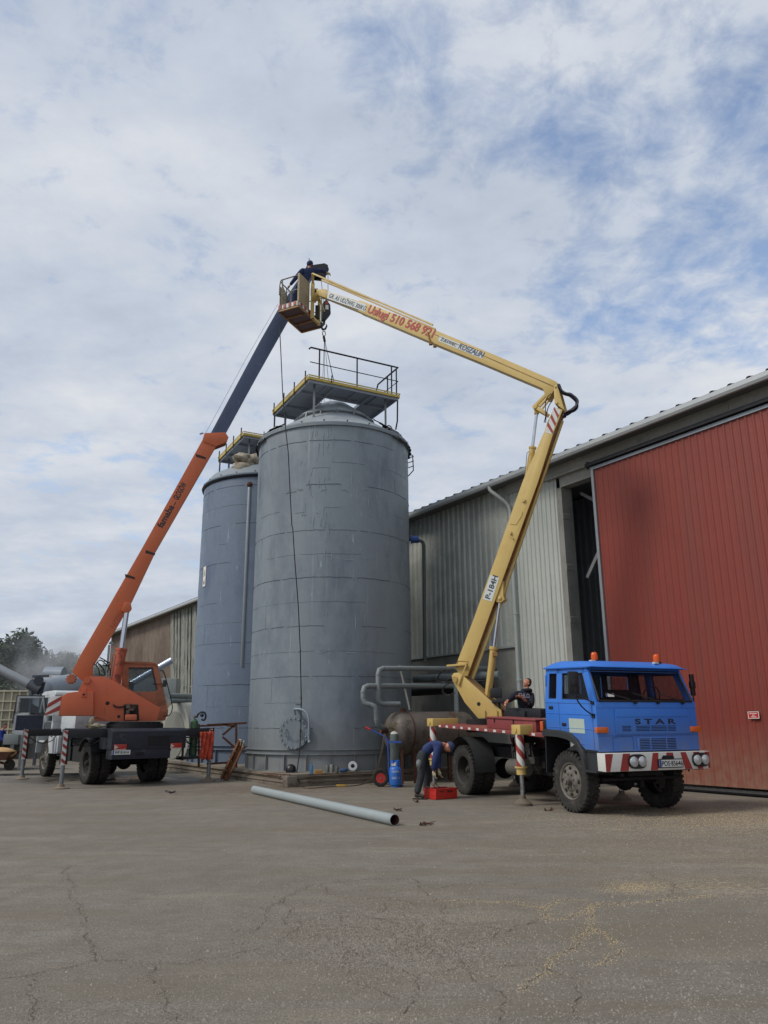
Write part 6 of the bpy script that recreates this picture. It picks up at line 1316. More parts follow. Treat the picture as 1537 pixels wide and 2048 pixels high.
# man bending over the red crate, side on, facing right
Z = Vector((0, 0, 1))
def W3(px, py, Y): return Yat(px, py, Y)
yb = 18.35
J = dict(pel=W3(848, 1508, yb), che=W3(876, 1488, yb), nek=W3(889, 1487, yb), hed=W3(898, 1494, yb+.0), up=(.85, 0, .35), face=(.25, -.25, -.95),
         lsho=W3(877, 1494, yb+.19), rsho=W3(877, 1495, yb-.20), lelb=W3(876, 1520, yb+.22), relb=W3(870, 1521, yb-.24), lwri=W3(878, 1541, yb+.08), rwri=W3(867, 1543, yb-.16),
         lhip=W3(848, 1512, yb+.11), rhip=W3(843, 1512, yb-.10), lkne=W3(855, 1550, yb+.14), rkne=W3(843, 1551, yb-.13), lank=W3(853, 1583, yb+.22), rank=W3(834, 1589, yb-.16), bow=(-.02, 0, .09),
         ltoe=(G(864, 1590)+Vector((0, .2, .04))), rtoe=tuple(G(843, 1597)+Vector((.02, -.02, .04))), rhd=(.25, 0, -1), lhd=(.3, 0, -1), rpn=(1, .2, 0), lpn=(1, .2, 0), rcu=.35, lcu=.35)
for q in 'lr': J[q+'ank'] = Vector((J[q+'ank'].x, J[q+'ank'].y, .11))
J['rtoe'] = J['rank']+Vector((.17, -.05, -.07)); J['ltoe'] = J['lank']+Vector((.17, -.04, -.07))
pm, Rm, jk = person('bending man in navy sweater, dark trousers and cap reaching down to the red crate', G(836, 1597), J, navy, darktr, gloves=True)
mI = XF[pm.name].inverted(); hc = mI @ Vector(J['hed'])
b = B(); n = 20; vs = []; rows = 7
for i in range(rows+1):
    th = math.pi*.5*i/rows
    for k in range(n):
        a = 2*math.pi*k/n; vs.append(hc+Rm @ Vector((math.sin(th)*math.cos(a)*.112, math.sin(th)*math.sin(a)*.090, .012+math.cos(th)*.125)))
b.add(vs, [(i*n+k, (i+1)*n+k, (i+1)*n+(k+1) % n, i*n+(k+1) % n) for i in range(rows) for k in range(n)])
pk = [hc+Rm @ Vector((.09+.10*math.sin(t_), .075*math.cos(t_), .022-.01*math.sin(t_))) for t_ in [k*math.pi/8 for k in range(9)]]; b.add(pk+[q+Rm @ Vector((0, 0, .006)) for q in pk], [tuple(range(9)), tuple(range(17, 8, -1))]+[(i, i+1, i+10, i+9) for i in range(8)]); cap_ = b.done('cap', M('cap_navy', (52, 64, 96), .9, 0, .1, 8), pm, smooth=60)
b = B(); q = W3(838, 1528, yb-.2); lump(b, mI @ q, .06, .05, .09, 14, .4, 5); b.done('pocket_rag', M('grey_rag', (120, 122, 124), .9, 0, .2, 10), pm, smooth=70)
# man standing behind the control panel on the truck, looking up
yc = 19.15; foot = 1.12
J = dict(pel=W3(1052, 1442, yc), che=W3(1050, 1395, yc), nek=W3(1054, 1380, yc), hed=W3(1055, 1366, yc), up=(.62, .1, .78), face=(-.72, -.35, .55),
         rsho=W3(1036, 1387, yc-.06), lsho=W3(1065, 1389, yc+.06), relb=W3(1022, 1397, yc-.22), lelb=W3(1062, 1412, yc-.18), rwri=W3(1014, 1403, yc-.38), lwri=W3(1044, 1394, yc-.42), bow=(.02, .05, 0),
         rhip=W3(1046, 1446, yc), lhip=W3(1060, 1446, yc), rkne=W3(1045, 1482, yc), lkne=W3(1061, 1482, yc), rank=W3(1045, 1508, yc), lank=W3(1061, 1508, yc), rslv=.75, lslv=.45, rhd=(-.5, -.5, -.5), lhd=(-.95, -.1, .25), lpn=(0, -.4, -.8), rpn=(0, -.3, -1), lcu=.3, rcu=.5)
for q in 'lr': J[q+'toe'] = Vector(J[q+'ank'])+Vector((-.08, -.15, -.07))
p2, Rm, jk = person('dark haired man in black hoodie at the truck controls, looking up', Vector(W3(1053, 1512, yc)), J, blackcl, M('black_trousers', (30, 32, 38), .9, 0, .15, 8))
mI = XF[p2.name].inverted(); hairm(p2, mI @ Vector(J['hed']), Rm, 1.0, hairdk)
b = B(); d_ = (Vector(J['lsho'])-Vector(J['rsho'])).normalized()
cc_ = Vector(J['che']); nf = Vector((-.35, -1, .1)).normalized()
b = B(); b.tube([mI @ (Vector(J['nek'])+Vector((.10*math.cos(t_), .09*math.sin(t_)+.02, -.02-.02*math.sin(t_)))) for t_ in [k*math.pi/6 for k in range(13)]], .045, 8); b.done('hood', blackcl, p2, smooth=60)
pw = M('print_pale', (190, 190, 205), .8, 0, 0)
try:
    o_ = cc_+nf*.165-d_*.14+Vector((0, 0, -.02)); tx = text('CHLO', .10, o_, d_, (0, 0, 1), pw, jk, name='chest_print', width=.30, bold=.02, world=True)
except Exception as e: print(e)
st_ = B(); sp_ = W3(1053, 1512, yc); st_.box(Vector((sp_.x, sp_.y, sp_.z-.03)), (.7, .5, .04)); st_.bar(Vector((sp_.x-.3, sp_.y, sp_.z-.03)), Vector((sp_.x-.3, sp_.y-.1, 1.3)), .04, .04); st_.done('operator_step', dark, bt, world=True)
# man in the basket, leaning over its rail
yk = 23.45; bz = BK(.5, .4, .06)
J = dict(pel=bz+Vector((0, 0, .92)), che=W3(617, 545, yk), nek=W3(619, 535, yk), hed=W3(620, 529, yk), up=(.25, -.2, .9), face=(.6, -.6, -.5),
         rsho=W3(606, 540, yk-.12), lsho=W3(629, 541, yk+.1), relb=W3(592, 556, yk-.15), lelb=W3(645, 541, yk+.2), rwri=W3(580, 571, yk-.1), lwri=W3(654, 545, yk+.25),
         rhip=bz+Vector((-.10, 0, .88)), lhip=bz+Vector((.10, .05, .88)), rkne=bz+Vector((-.12, -.02, .46)), lkne=bz+Vector((.12, .05, .46)), rank=bz+Vector((-.12, .02, .08)), lank=bz+Vector((.12, .06, .08)), rpn=(.5, 0, -1), lpn=(0, 0, -1))
for q in 'lr': J[q+'toe'] = Vector(J[q+'ank'])+Vector((.1, -.14, -.05))
p3, Rm, jk = person('worker in dark navy overalls high up in the yellow lift basket', bz, J, M('dark_navy_cloth', (36, 46, 80), .9, 0, .15, 7, .4, 12), M('dark_navy_cloth', (36, 46, 80), .9), gloves=True)
mI = XF[p3.name].inverted(); hc = mI @ Vector(J['hed']); b = B(); b.ball(hc+Rm @ Vector((-.005, 0, .03)), .118, 18, (1.05, .9, 1.0), Rm); b.bar(hc+Rm @ Vector((-.02, .05, .14)), hc+Rm @ Vector((-.02, .08, .19)), .02, .02); b.done('hood', M('dark_navy_cloth', (36, 46, 80), .9), p3, smooth=60)
# man at the left edge of the view
q0 = Yat(-4, 1490, 36); q0.z = 0
J = dict(pel=q0+Vector((0, 0, .95)), che=q0+Vector((.12, 0, 1.32)), nek=q0+Vector((.16, 0, 1.46)), hed=q0+Vector((.22, 0, 1.60)), up=(.2, 0, 1), face=(1, 0, -.2), lsho=q0+Vector((.1, .18, 1.38)), rsho=q0+Vector((.1, -.18, 1.38)), lelb=q0+Vector((.2, .2, 1.08)), relb=q0+Vector((.2, -.2, 1.08)), lwri=q0+Vector((.42, .2, .92)), rwri=q0+Vector((.42, -.2, .92)), lhip=q0+Vector((0, .1, .9)), rhip=q0+Vector((0, -.1, .9)), lkne=q0+Vector((.05, .1, .48)), rkne=q0+Vector((.02, -.1, .48)), lank=q0+Vector((-.05, .1, .11)), rank=q0+Vector((0, -.1, .11)))
for q in 'lr': J[q+'toe'] = Vector(J[q+'ank'])+Vector((.17, 0, -.07))
p4, Rm, jk = person('man in blue work clothes half out of view at the far left', q0, J, M('blue_work_cloth', (40, 60, 140), .9, 0, .15, 7), darktr); mI = XF[p4.name].inverted(); hairm(p4, mI @ Vector(J['hed']), Rm, 1.0, hairdk)
# ================================================================ THINGS ON THE YARD
# long grey pipe
pa, pb_ = G(507, 1588), G(790, 1652); rP = .092
ta = Vector((pa.x, pa.y, rP)); tb_ = Vector((pb_.x, pb_.y, rP)); ta = Yat(509, 1587, 19.9); ta.z = rP; tb_.z = rP
b = B(); ax_ = (tb_-ta); n = 32; ln = ax_.length; side_ = Vector((-ax_.y, ax_.x, 0)).normalized(); upv = Z; vs = []
for (t_, r_) in ((0, rP-.008), (0, rP), (1, rP), (1, rP-.008)):
    for k in range(n): a = 2*math.pi*k/n; vs.append(ta+ax_*t_+side_*r_*math.cos(a)+upv*r_*math.sin(a))
fs = [(j*n+k, j*n+(k+1) % n, (j+1)*n+(k+1) % n, (j+1)*n+k) for j in range(3) for k in range(n)]; fs += [(3*n+k, 3*n+(k+1) % n, (k+1) % n, k) for k in range(n)]
b.add(vs, fs[:3*n]); o = B()
pipe = b.done('steel_pipe', M('primer_grey_pipe', (150, 158, 158), .5, .1, .06, 2, stain=((120, 122, 118), .6, 3, (1, 1, 1), .5)), None, smooth=50); tag(pipe, 'long light grey steel pipe lying on the asphalt in front of the tanks', 'pipe')
b = B(); vs = []
for t_ in (0.0, 1.0):
    for k in range(n): a = 2*math.pi*k/n; vs.append(ta+ax_*t_+side_*(rP-.008)*math.cos(a)+upv*(rP-.008)*math.sin(a))
b.add(vs, [(k, (k+1) % n, n+(k+1) % n, n+k) for k in range(n)]); b.done('rusty_bore', rustm, pipe, smooth=60)
# red crate with tools
c0, c1, c2 = G(853, 1586, .0), G(873, 1600), G(911, 1597); c0 = c1+(Vector((-.26, .62, 0)).normalized()*.42); ex_ = (c2-c1).normalized(); ey_ = Vector((-ex_.y, ex_.x, 0)); 
cr8 = thing('plastic_crate', 'red plastic crate full of tools at the bending man\'s feet', 'crate', tuple(c1), math.atan2(ex_.y, ex_.x)); redpl = M('red_plastic', (186, 42, 32), .45, 0, .06, 4); Lx, Ly, Hh = .58, .40, .23
b = B(); b.box((Lx/2, Ly/2, .012), (Lx, Ly, .02))
for (x, y, dx, dy) in ((Lx/2, 0, Lx, .014), (Lx/2, Ly, Lx, .014), (0, Ly/2, .014, Ly), (Lx, Ly/2, .014, Ly)): b.box((x, y, Hh/2), (dx, dy, Hh-.005)); b.box((x, y, Hh-.015), (dx+.02, dy+.02, .028)); b.box((x, y, .03), (dx+.012, dy+.012, .03))
for x, y in ((0, 0), (Lx, 0), (0, Ly), (Lx, Ly)): b.box((x, y, Hh/2), (.035, .035, Hh-.01))
b.done('box', redpl, cr8, bevel=.005)
b = B(); b.box((Lx*.68, -.011, Hh*.70), (.16, .006, .035)); b.box((Lx*.25, -.011, Hh*.72), (.12, .006, .02)); b.done('hand_grip_slot', M('slot_red_dark', (74, 20, 18), .7), cr8)
rr = random.Random(6)
for k in range(7):
    x, y = rr.uniform(.1, Lx-.1), rr.uniform(.08, Ly-.08); a = rr.uniform(0, 6.28); d = Vector((math.cos(a)*.16, math.sin(a)*.10, rr.uniform(-.02, .10))); c = Vector((x, y, Hh-.03))+c1*0
    M4 = Matrix.Translation(c1) @ Matrix.Rotation(math.atan2(ex_.y, ex_.x), 4, 'Z'); p0 = M4 @ (c-d); p1_ = M4 @ (c+d); b = B(); b.bar(p0, p1_, .022, .010); b.ball(p0, .022, 10, (1, 1, .5)); b.ball(p1_, .026, 10, (1, 1, .5)); o = b.done('spanner', steel if k % 2 else M('dull_red_handle', (120, 60, 54), .6), None, bevel=.002)
    tag(o, 'steel spanner lying among the tools in the red crate' if k % 2 else 'dull red handled spanner lying among the tools in the red crate', 'tool', 'tools lying in the red crate')
# hand truck with gas bottles
gx = Yat(745, 1568, 21.9); gx.z = 0; ht = thing('gas_bottle_trolley', 'blue gas bottle trolley with red rimmed wheel and red handle grips', 'trolley', tuple(gx), 0)
bluef = M('blue_frame', (48, 84, 168), .5, 0, .1, 5)
def X3(px, py, Y=21.9): return Yat(px, py, Y)
b = B(); b.tube([X3(733, 1456), X3(765, 1470), X3(775, 1477), X3(777, 1500), X3(779, 1570)], .018, 8, smooth=1); b.tube([X3(733, 1456, 22.35), X3(765, 1470, 22.35), X3(777, 1480, 22.35), X3(779, 1570, 22.35)], .018, 8); b.bar(X3(777, 1484), X3(803, 1484), .02, .05); b.bar(X3(779, 1567), X3(806, 1569), .4, .02); b.bar(X3(762, 1559), X3(779, 1559), .03, .03); b.done('frame', bluef, ht, world=True, smooth=50)
b = B(); b.tube([X3(731, 1454.5), X3(741, 1459)], .030, 10); b.tube([X3(731, 1454.5, 22.35), X3(741, 1459, 22.35)], .030, 10); each(b, 'grip', M('red_grip', (196, 44, 36), .5), ht, world=True, smooth=50)
def small_wheel(par, c, r_, w_, nm='wheel'):
    e_ = bpy.data.objects.new(nm, None); COL.objects.link(e_); e_.parent = par; e_.location = c
    b = B(); b.lathe([(r_*.55, -w_*.4), (r_*.75, -w_*.55), (r_*.93, -w_*.45), (r_, 0), (r_*.93, w_*.45), (r_*.75, w_*.55), (r_*.55, w_*.4)], ax='y', n=32, caps=False); b.done('tyre', rubber, e_, smooth=50)
    b = B(); b.lathe([(r_*.57, -w_*.42), (r_*.5, -w_*.30), (r_*.3, -w_*.15), (r_*.12, -w_*.4), (.001, -w_*.42)], ax='y', n=28); b.done('rim', M('red_rim', (186, 46, 40), .5, 0, .1), e_, smooth=40)
    b = B(); b.cyl((0, -w_*.6, 0), (0, 0, 0), r_*.09, n=10); b.done('hub', steel, e_)
small_wheel(ht, (X3(762, 1556).x-gx.x, X3(762, 1556, 21.75).y-gx.y, .225), .225, .11); small_wheel(ht, (X3(762, 1556).x-gx.x, .55, .225), .225, .11)
def bottle(label, c, r_, h_, mat, capm, nm='gas_bottle', grp=None):
    t = thing(nm, label, 'gas bottle', tuple(c)); b = B(); b.lathe([(r_*.92, 0), (r_, .03), (r_, h_-r_*1.1), (r_*.9, h_-r_*.55)], n=28); b.done('cylinder', mat, t, smooth=40)
    b = B(); b.lathe([(r_*.9, h_-r_*.55), (r_*.62, h_-r_*.15), (r_*.3, h_), (.03, h_+.01)], n=28); b.done('shoulder', capm, t, smooth=60)
    b = B(); b.cyl((0, 0, h_), (0, 0, h_+.09), .022, n=10); b.cyl((-.05, 0, h_+.06), (.05, 0, h_+.06), .016, n=8); b.cyl((0, 0, h_+.09), (0, 0, h_+.11), .035, n=10); b.done('valve', M('brass', (150, 128, 80), .4, .7), t, smooth=40)
    return t
bx = X3(790, 1560, 22.1); bt1 = bottle('tall dark grey oxygen bottle with white shoulder on the blue trolley', (bx.x, bx.y, .04), .125, 1.38, M('grey_green_bottle', (92, 100, 96), .6, .1, .2, 4, stain=((130, 134, 128), .6, 4, (1, 1, 3), .4)), M('white_shoulder', (190, 188, 176), .6, 0, .15, 8))
b = B(); b.cyl((bx.x, bx.y, 1.47), (bx.x-.16, bx.y-.05, 1.53), .03, n=10)
for dx, dz_ in ((-.10, .10), (.04, .12), (.02, .02)): b.cyl((bx.x+dx, bx.y-.06, 1.50+dz_), (bx.x+dx, bx.y-.10, 1.50+dz_), .045, n=16)
o = b.done('pressure_regulator', M('dull_brass', (130, 116, 88), .4, .6, .2), None, smooth=40); tag(o, 'brass pressure regulator with gauges on top of the tall grey bottle', 'regulator')
bx = X3(791.5, 1573, 21.6); t = thing('propane_bottle', 'short blue propane gas bottle standing in front of the tall grey one', 'gas bottle', (bx.x, bx.y, 0)); bluebt = M('blue_bottle', (44, 104, 186), .45, 0, .1, 5, stain=((40, 78, 140), .55, 4, (1, 1, 1), .5))
b = B(); b.lathe([(.12, 0), (.12, .05), (.155, .06), (.165, .12), (.165, .42), (.15, .49), (.10, .53)], n=32); b.done('body', bluebt, t, smooth=45)
b = B(); b.lathe([(.125, .50), (.125, .68), (.118, .68), (.118, .50)], n=32, a0=-60, a1=240); b.done('collar', bluebt, t, smooth=45); b = B(); b.cyl((0, 0, .5), (0, 0, .62), .03, n=10); b.box((-.05, -.09, .57), (.10, .03, .06)); b.done('valve', sw, t)
def curved_text(s, r_, z, h_, a_c, par, mat):
    b = B(); tot = .62*h_*len(s)/r_; 
    ob = text(s, h_, (0, 0, 0), (1, 0, 0), (0, 0, 1), mat, par, width=tot*r_)
    for v in ob.data.vertices: a = a_c+(v.co.x-tot*r_/2)/r_; zz_ = v.co.z; v.co = Vector((math.cos(a)*(r_+.003), math.sin(a)*(r_+.003), z+zz_))
    return ob
curved_text('+GASPOL', .165, .375, .05, R(-88), t, sw); curved_text('GAZ 11', .165, .215, .055, R(-88), t, sw)
# welding hose on the ground
b = B(); hpts = [G(600, 1566), G(604, 1574), G(612, 1578), G(640, 1576), G(680, 1573), G(710, 1573), G(735, 1566)]
for q in hpts: q.z = .012
hpts += [Yat(745, 1556, 21.7), Yat(757, 1530, 21.6), Yat(764, 1500, 21.6), Yat(768, 1470, 21.7)]; b.tube(hpts, .012, 6, smooth=2); b.tube([q+Vector((.03, .04, 0)) for q in hpts], .009, 6, smooth=2); o = b.done('welding_hose', M('hose_brown', (92, 78, 66), .7, 0, .2, 8), None, smooth=60); tag(o, 'twin brown welding hose running from the trolley along the ground', 'hose')
q = G(681, 1571, .03); b = B(); b.box(q, (.22, .08, .05)); b.box(q+Vector((.13, 0, 0)), (.08, .05, .04)); o = b.done('hose_coupling', M('ochre_plastic', (178, 140, 56), .6), None, bevel=.012); tag(o, 'small yellow coupling lying on the hose by the concrete base', 'coupling')
# long black cable hanging past the nearer tank
b = B(); cps = [((559, 640), 22.9), ((562, 700), 22.9), ((566, 790), 22.88), ((571, 850), 22.86), ((576, 897), 22.84), ((577, 905), 22.84), ((580, 970), 22.84), ((584, 1050), 22.84), ((586, 1056), 22.84), ((590, 1120), 22.84), ((597, 1210), 22.84), ((601, 1300), 22.84), ((603, 1400), 22.84), ((602, 1470), 22.84), ((599, 1510), 22.8), ((594, 1545), 22.7)]
b.tube([Yat(*p, y) for p, y in cps], .017, 6); q = Yat(594, 1548, 22.65); b.tube([q, Yat(596, 1556, 22.2), Yat(600, 1566, 21.6)], .014, 6); o = b.done('hanging_cable', blackgloss, None, smooth=60); tag(o, 'long thin black cable hanging from the lift basket down the nearer tank', 'cable')
# small things along the concrete base
zt_ = PH
def onbase(px, py): return G(px, py+5, zt_)
def simple(name, label, cat, b, mat, **k): o = b.done(name, mat, None, **k); tag(o, label, cat); return o
q = onbase(582, 1540); b = B(); b.lathe([(.14, 0), (.15, .07), (.13, .16), (.07, .21), (.001, .225)], o=q, n=20, a0=-200, a1=40); simple('welding_mask', 'black rounded welding mask lying on the concrete base', 'mask', b, blackgloss, smooth=60)
q = onbase(623, 1543); b = B(); b.lathe([(.045, 0), (.05, .01), (.05, .19), (.022, .25), (.018, .29), (.018, .30)], o=q, n=18); simple('water_bottle', 'clear blue plastic water bottle standing on the concrete base', 'bottle', b, M('blue_bottle_plastic', (96, 140, 176), .15, 0, 0, glass=(.6, .8, .95, .5)), smooth=50)
q = onbase(637, 1543); b = B(); b.box(q+Vector((0, 0, .055)), (.21, .14, .11), Matrix.Rotation(R(15), 3, 'Z')); simple('cardboard_box', 'small tan cardboard box beside the blue bottle', 'box', b, M('cardboard', (166, 126, 78), .85, 0, .1, 8), bevel=.004)
for k, (px_, h_, r_, col_) in enumerate(((655, .17, .055, (104, 106, 100)), (664, .19, .06, (120, 120, 112)), (674, .14, .05, (96, 98, 92)))):
    q = onbase(px_, 1540); b = B(); b.lathe([(r_, 0), (r_, h_), (r_*.8, h_+.02), (r_*.4, h_+.025), (r_*.001, h_+.025)], o=q, n=18); o = b.done('paint_can', M('can_%d' % k, col_, .5, .4, .15), None, smooth=40)
    tag(o, ('short can nearest the tan box on the base', 'tallest can, in the middle of the three on the base', 'smallest can, at the right of the three on the base')[k], 'can', 'old cans on the concrete base')
q = onbase(688, 1539); b = B(); lump(b, q+Vector((0, 0, .05)), .12, .08, .06, 14, .3, 9); simple('blue_rag', 'crumpled dark blue rag on the base next to the white ring', 'rag', b, M('rag_blue', (52, 74, 110), .9, 0, .15, 10), smooth=70)
q = Yat(706, 1532, 22.75); rg = thing('pipe_flange', 'round white pipe flange with dark hole fixed low on the nearer tank', 'flange', tuple(q)); b = B(); b.lathe([(.055, 0), (.125, 0), (.13, .015), (.125, .03), (.055, .03)], ax='y', n=28, caps=False); b.lathe([(.055, 0), (.055, .03)], ax='y', n=28, caps=False); b.done('ring', M('flange_white', (200, 202, 204), .4, .2, .05), rg, smooth=35); b = B(); b.cyl((0, .012, 0), (0, .5, 0), .056, n=20); b.done('bore', dark, rg)
q = Yat(722, 1506, 23.35); b = B(); lump(b, q, .12, .07, .11, 14, .4, 2); lump(b, q+Vector((.05, -.0, -.17)), .06, .05, .15, 14, .4, 7); simple('black_rag', 'black cloth hanging over the base ring of the nearer tank', 'rag', b, M('rag_black', (30, 32, 38), .9, 0, .2, 10), smooth=70)
b = B(); rr = random.Random(3)
for k, (x0_, x1_, y_) in enumerate(((524, 545, 1543), (548, 562, 1544), (566, 580, 1545), (535, 556, 1546))): 
    q0_, q1_ = onbase(x0_, y_), onbase(x1_, y_+1.2); b.bar(q0_+Vector((0, 0, .02)), q1_+Vector((0, 0, .02)), .03, .02)
for k, o in enumerate(each(b, 'steel_bar', rustm)): tag(o, ('thin rusty steel bar farthest left on the base', 'short rusty bar in the middle of the base edge bars', 'rusty bar closest to the black mask on the base', 'rusty bar lying nearest the front edge of the base')[k], 'bar', 'rusty offcuts on the concrete base')
# leaning rusty channel / ladder
b = B(); tp0, tp1 = G(447, 1561), Yat(484, 1485, 23.4); ld = thing('leaning_formwork', 'rusty brown steel trough leaning against the grey tank', 'steel profile', tuple(tp0)); upd = (tp1-tp0).normalized(); sd_ = Vector((.8, -.55, 0)); sd_ = (sd_-upd*sd_.dot(upd)).normalized()
b.bar(tp0-sd_*.10, tp1-sd_*.10, .03, .10); b.bar(tp0+sd_*.10, tp1+sd_*.10, .03, .10); nrm = upd.cross(sd_); b.bar(tp0+nrm*.03, tp1+nrm*.03, .2, .01, up=nrm); b.done('channel', M('rust_wood', (128, 86, 58), .85, 0, .2, 6, stain=((80, 52, 38), .5, 5, (1, 1, 1), .7)), ld, world=True)
b = B()
for t_ in (.25, .5, .75): q = tp0.lerp(tp1, t_); b.bar(q-sd_*.16, q-sd_*.03, .05, .03)
each(b, 'bracket', M('pale_bracket', (150, 132, 110), .8), ld, world=True)
b = B(); b.tube([tp1-upd*.12+sd_*.0, tp1+upd*.06-sd_*.06, tp1+upd*.02-sd_*.10], .018, 6); b.tube([tp1-upd*.12+sd_*.08, tp1+upd*.10+sd_*.04], .018, 6); b.done('end_hook', M('pale_end', (190, 186, 170), .6), ld, world=True)
# rusty frame beside the farther tank
rf_ = thing('rusty_steel_frame', 'brown rusty braced steel frame standing between crane and farther tank', 'frame', tuple(G(470, 1548))); Yf = 25.2
b = B(); fp = [((415, 1450), (494, 1446)), ((473, 1445), (473, 1535)), ((447, 1449), (470, 1453)), ((446, 1470), (472, 1448)), ((446, 1474), (470, 1495)), ((400, 1452), (446, 1450)), ((414, 1528), (474, 1524)), ((398, 1448), (398, 1534))]
for (p, q) in fp: b.bar(Yat(*p, Yf), Yat(*q, Yf), .06, .06)
each(b, 'frame_bar', rustm, rf_, world=True)
# orange cloth and green bottle on the rack
q = CX(413, 1493, 0, -1.45); q = XF[cr.name] @ q; oc_ = B(); n_, m_ = 16, 16; vs = []; ww = Vector((.80, .60, 0)).normalized(); rr = random.Random(2)
for j in range(m_+1):
    for i in range(n_+1):
        u, v = i/n_-.5, j/m_; dpt = .05*math.sin(i*1.3+j*.25)+.03*math.sin(i*.7-j*.5); w_ = .42+(.0 if v < .6 else -.04*math.sin(u*9)); vs.append(q+ww*u*w_+Vector((ww.y, -ww.x, 0))*dpt+Vector((0, 0, .42-v*.72-(.10*abs(math.sin(u*8)) if j == m_ else 0))))
oc_.add(vs, [(j*(n_+1)+i, j*(n_+1)+i+1, (j+1)*(n_+1)+i+1, (j+1)*(n_+1)+i) for j in range(m_) for i in range(n_)]); o = oc_.done('orange_jacket', M('orange_cloth', (184, 74, 52), .9, 0, .2, 8, .4, 12), None, smooth=80); so_ = o.modifiers.new('t', 'SOLIDIFY'); so_.thickness = .02; tag(o, 'orange work jacket hanging on the dark outrigger rack of the crane', 'jacket')
m4 = XF[cr.name]; gb = m4 @ Vector((-1.1, -1.66, .73)); gt = bottle('dark green gas bottle standing in the rack beside the crane', (gb.x, gb.y, gb.z), .115, 1.05, M('green_bottle', (56, 84, 56), .45, .1, .15, 4), M('green_shoulder', (60, 104, 62), .4, 0, .1))
b = B(); c_ = gb+Vector((.2, 0, 1.15)); b.tube([c_+Vector((-.15, 0, -.05)), c_+Vector((-.08, 0, .10)), c_+Vector((.08, 0, .12)), c_+Vector((.14, 0, .0)), c_+Vector((.10, 0, -.14)), c_+Vector((0, 0, -.10))], .03, 6, smooth=2); b.ball(c_+Vector((.02, -.03, .02)), .06, 10); o = b.done('pressure_regulator', M('black_rubber', (34, 40, 44), .5), None, smooth=50); tag(o, 'black regulator with coiled hose beside the green gas bottle', 'regulator')
# pale glove/sack on the crane's outrigger beam
q = m4 @ Vector((-.9, 1.25, 1.62)); b = B(); lump(b, q+Vector((0, 0, -.02)), .20, .12, .07, 18, .6, 3); lump(b, q+Vector((-.08, .0, .09)), .07, .06, .12, 18, .7, 5); lump(b, q+Vector((.18, .0, -.01)), .16, .05, .04, 18, .6, 6); o = b.done('work_gloves', M('pale_leather', (138, 130, 110), .85, 0, .15, 10), None, smooth=70); tag(o, 'pale leather work gloves lying on the crane outrigger beam', 'gloves')
# pressure vessel on legs and pipework
vm = M('brown_vessel', (104, 96, 88), .6, .2, .18, 2, stain=((74, 60, 50), .52, 2, (1, 1, 1), .7), stain2=((140, 132, 122), .66, 3, (1, 1, 1), .5))
v0_, v1_ = Vector((.30, 23.05, 1.36)), Vector((2.35, 24.15, 1.36)); vax = (v1_-v0_).normalized(); vs_ = thing('pressure_vessel', 'brown horizontal pressure vessel on rusty legs beside the nearer tank', 'vessel', (v0_.x, v0_.y, 0)); rv = .60
b = B(); pr = [(.001, -.30), (.25, -.27), (.45, -.17), (.57, -.04), (rv, .06)]; pts = [v0_+vax*h for r_, h in pr]+[v1_, v1_+vax*.1, v1_+vax*.25, v1_+vax*.32]; b.tube(pts, [r_ for r_, h in pr]+[rv, .56, .35, .001], 40, cap=False); b.done('shell', vm, vs_, world=True, smooth=40)
b = B(); 
for t_ in (.28, 1.75): b.tube([v0_+vax*t_, v0_+vax*(t_+.03)], rv+.015, 40)
each(b, 'strap', rustm, vs_, world=True, smooth=40)
b = B()
for t_ in (-.0, .42, 1.6, 2.0):
    for s_ in ((-.35,) if t_ < 1 else (-.35, .35)): q = v0_+vax*t_+Vector((-vax.y, vax.x, 0))*s_; b.bar((q.x, q.y, 0), (q.x, q.y, .95), .08, .08)
each(b, 'leg', rustm, vs_, world=True)
b = B(); q = v0_+vax*.42-Vector((-vax.y, vax.x, 0))*.35*0; b.cyl(v0_-vax*.3+Vector((0, 0, .08)), v0_-vax*.5+Vector((0, 0, .08)), .09, n=14); b.cyl(v0_+vax*.25+Vector((0, 0, .55)), v0_+vax*.25+Vector((0, 0, .68)), .09, n=14); b.done('nozzle', rustm, vs_, world=True, smooth=40)
pg = M('insulated_pipe_grey', (126, 134, 134), .6, .1, .12, 2, stain=((84, 84, 80), .56, 3, (1, 1, 1), .6))
def pipeline(label, pts, r_, parent=None, pg=pg):
    P_ = [Yat(px_, py_, y_) for px_, py_, y_ in pts]; out = [P_[0]]
    for i in range(1, len(P_)-1):
        a, c, d = P_[i-1], P_[i], P_[i+1]; k = min(.16, (c-a).length*.45, (d-c).length*.45); s1, s2 = c+(a-c).normalized()*k, c+(d-c).normalized()*k
        out += [s1, s1*.25+c*.5+s2*.25, s2]
    out.append(P_[-1]); t = thing('pipeline', label, 'pipe', tuple(P_[0])); b = B(); b.tube(out, r_, 14); b.done('pipe', pg, t, world=True, smooth=50)
    b = B()
    for i in range(1, len(P_)-1):
        c = P_[i]
        for nb_ in (P_[i-1], P_[i+1]):
            d = (nb_-c); k = min(.17, d.length*.47); d.normalize(); b.tube([c+d*k, c+d*(k+.02)], r_*1.12, 14)
    if len(P_) > 2: each(b, 'collar', pg, t, world=True, smooth=40)
    return t
pipeline('upper grey pipe running from the tank elbow towards the wall', [(800, 1408, 22.9), (757, 1408, 22.7), (757, 1337, 22.7), (1000, 1337, 26.2)], .075)
pipeline('lower grey pipe with a double elbow leading down to the vessel', [(768, 1456, 22.8), (755, 1452, 22.5), (752, 1410, 22.4), (727, 1408, 22.4), (727, 1372, 22.4), (960, 1372, 25.6)], .075)
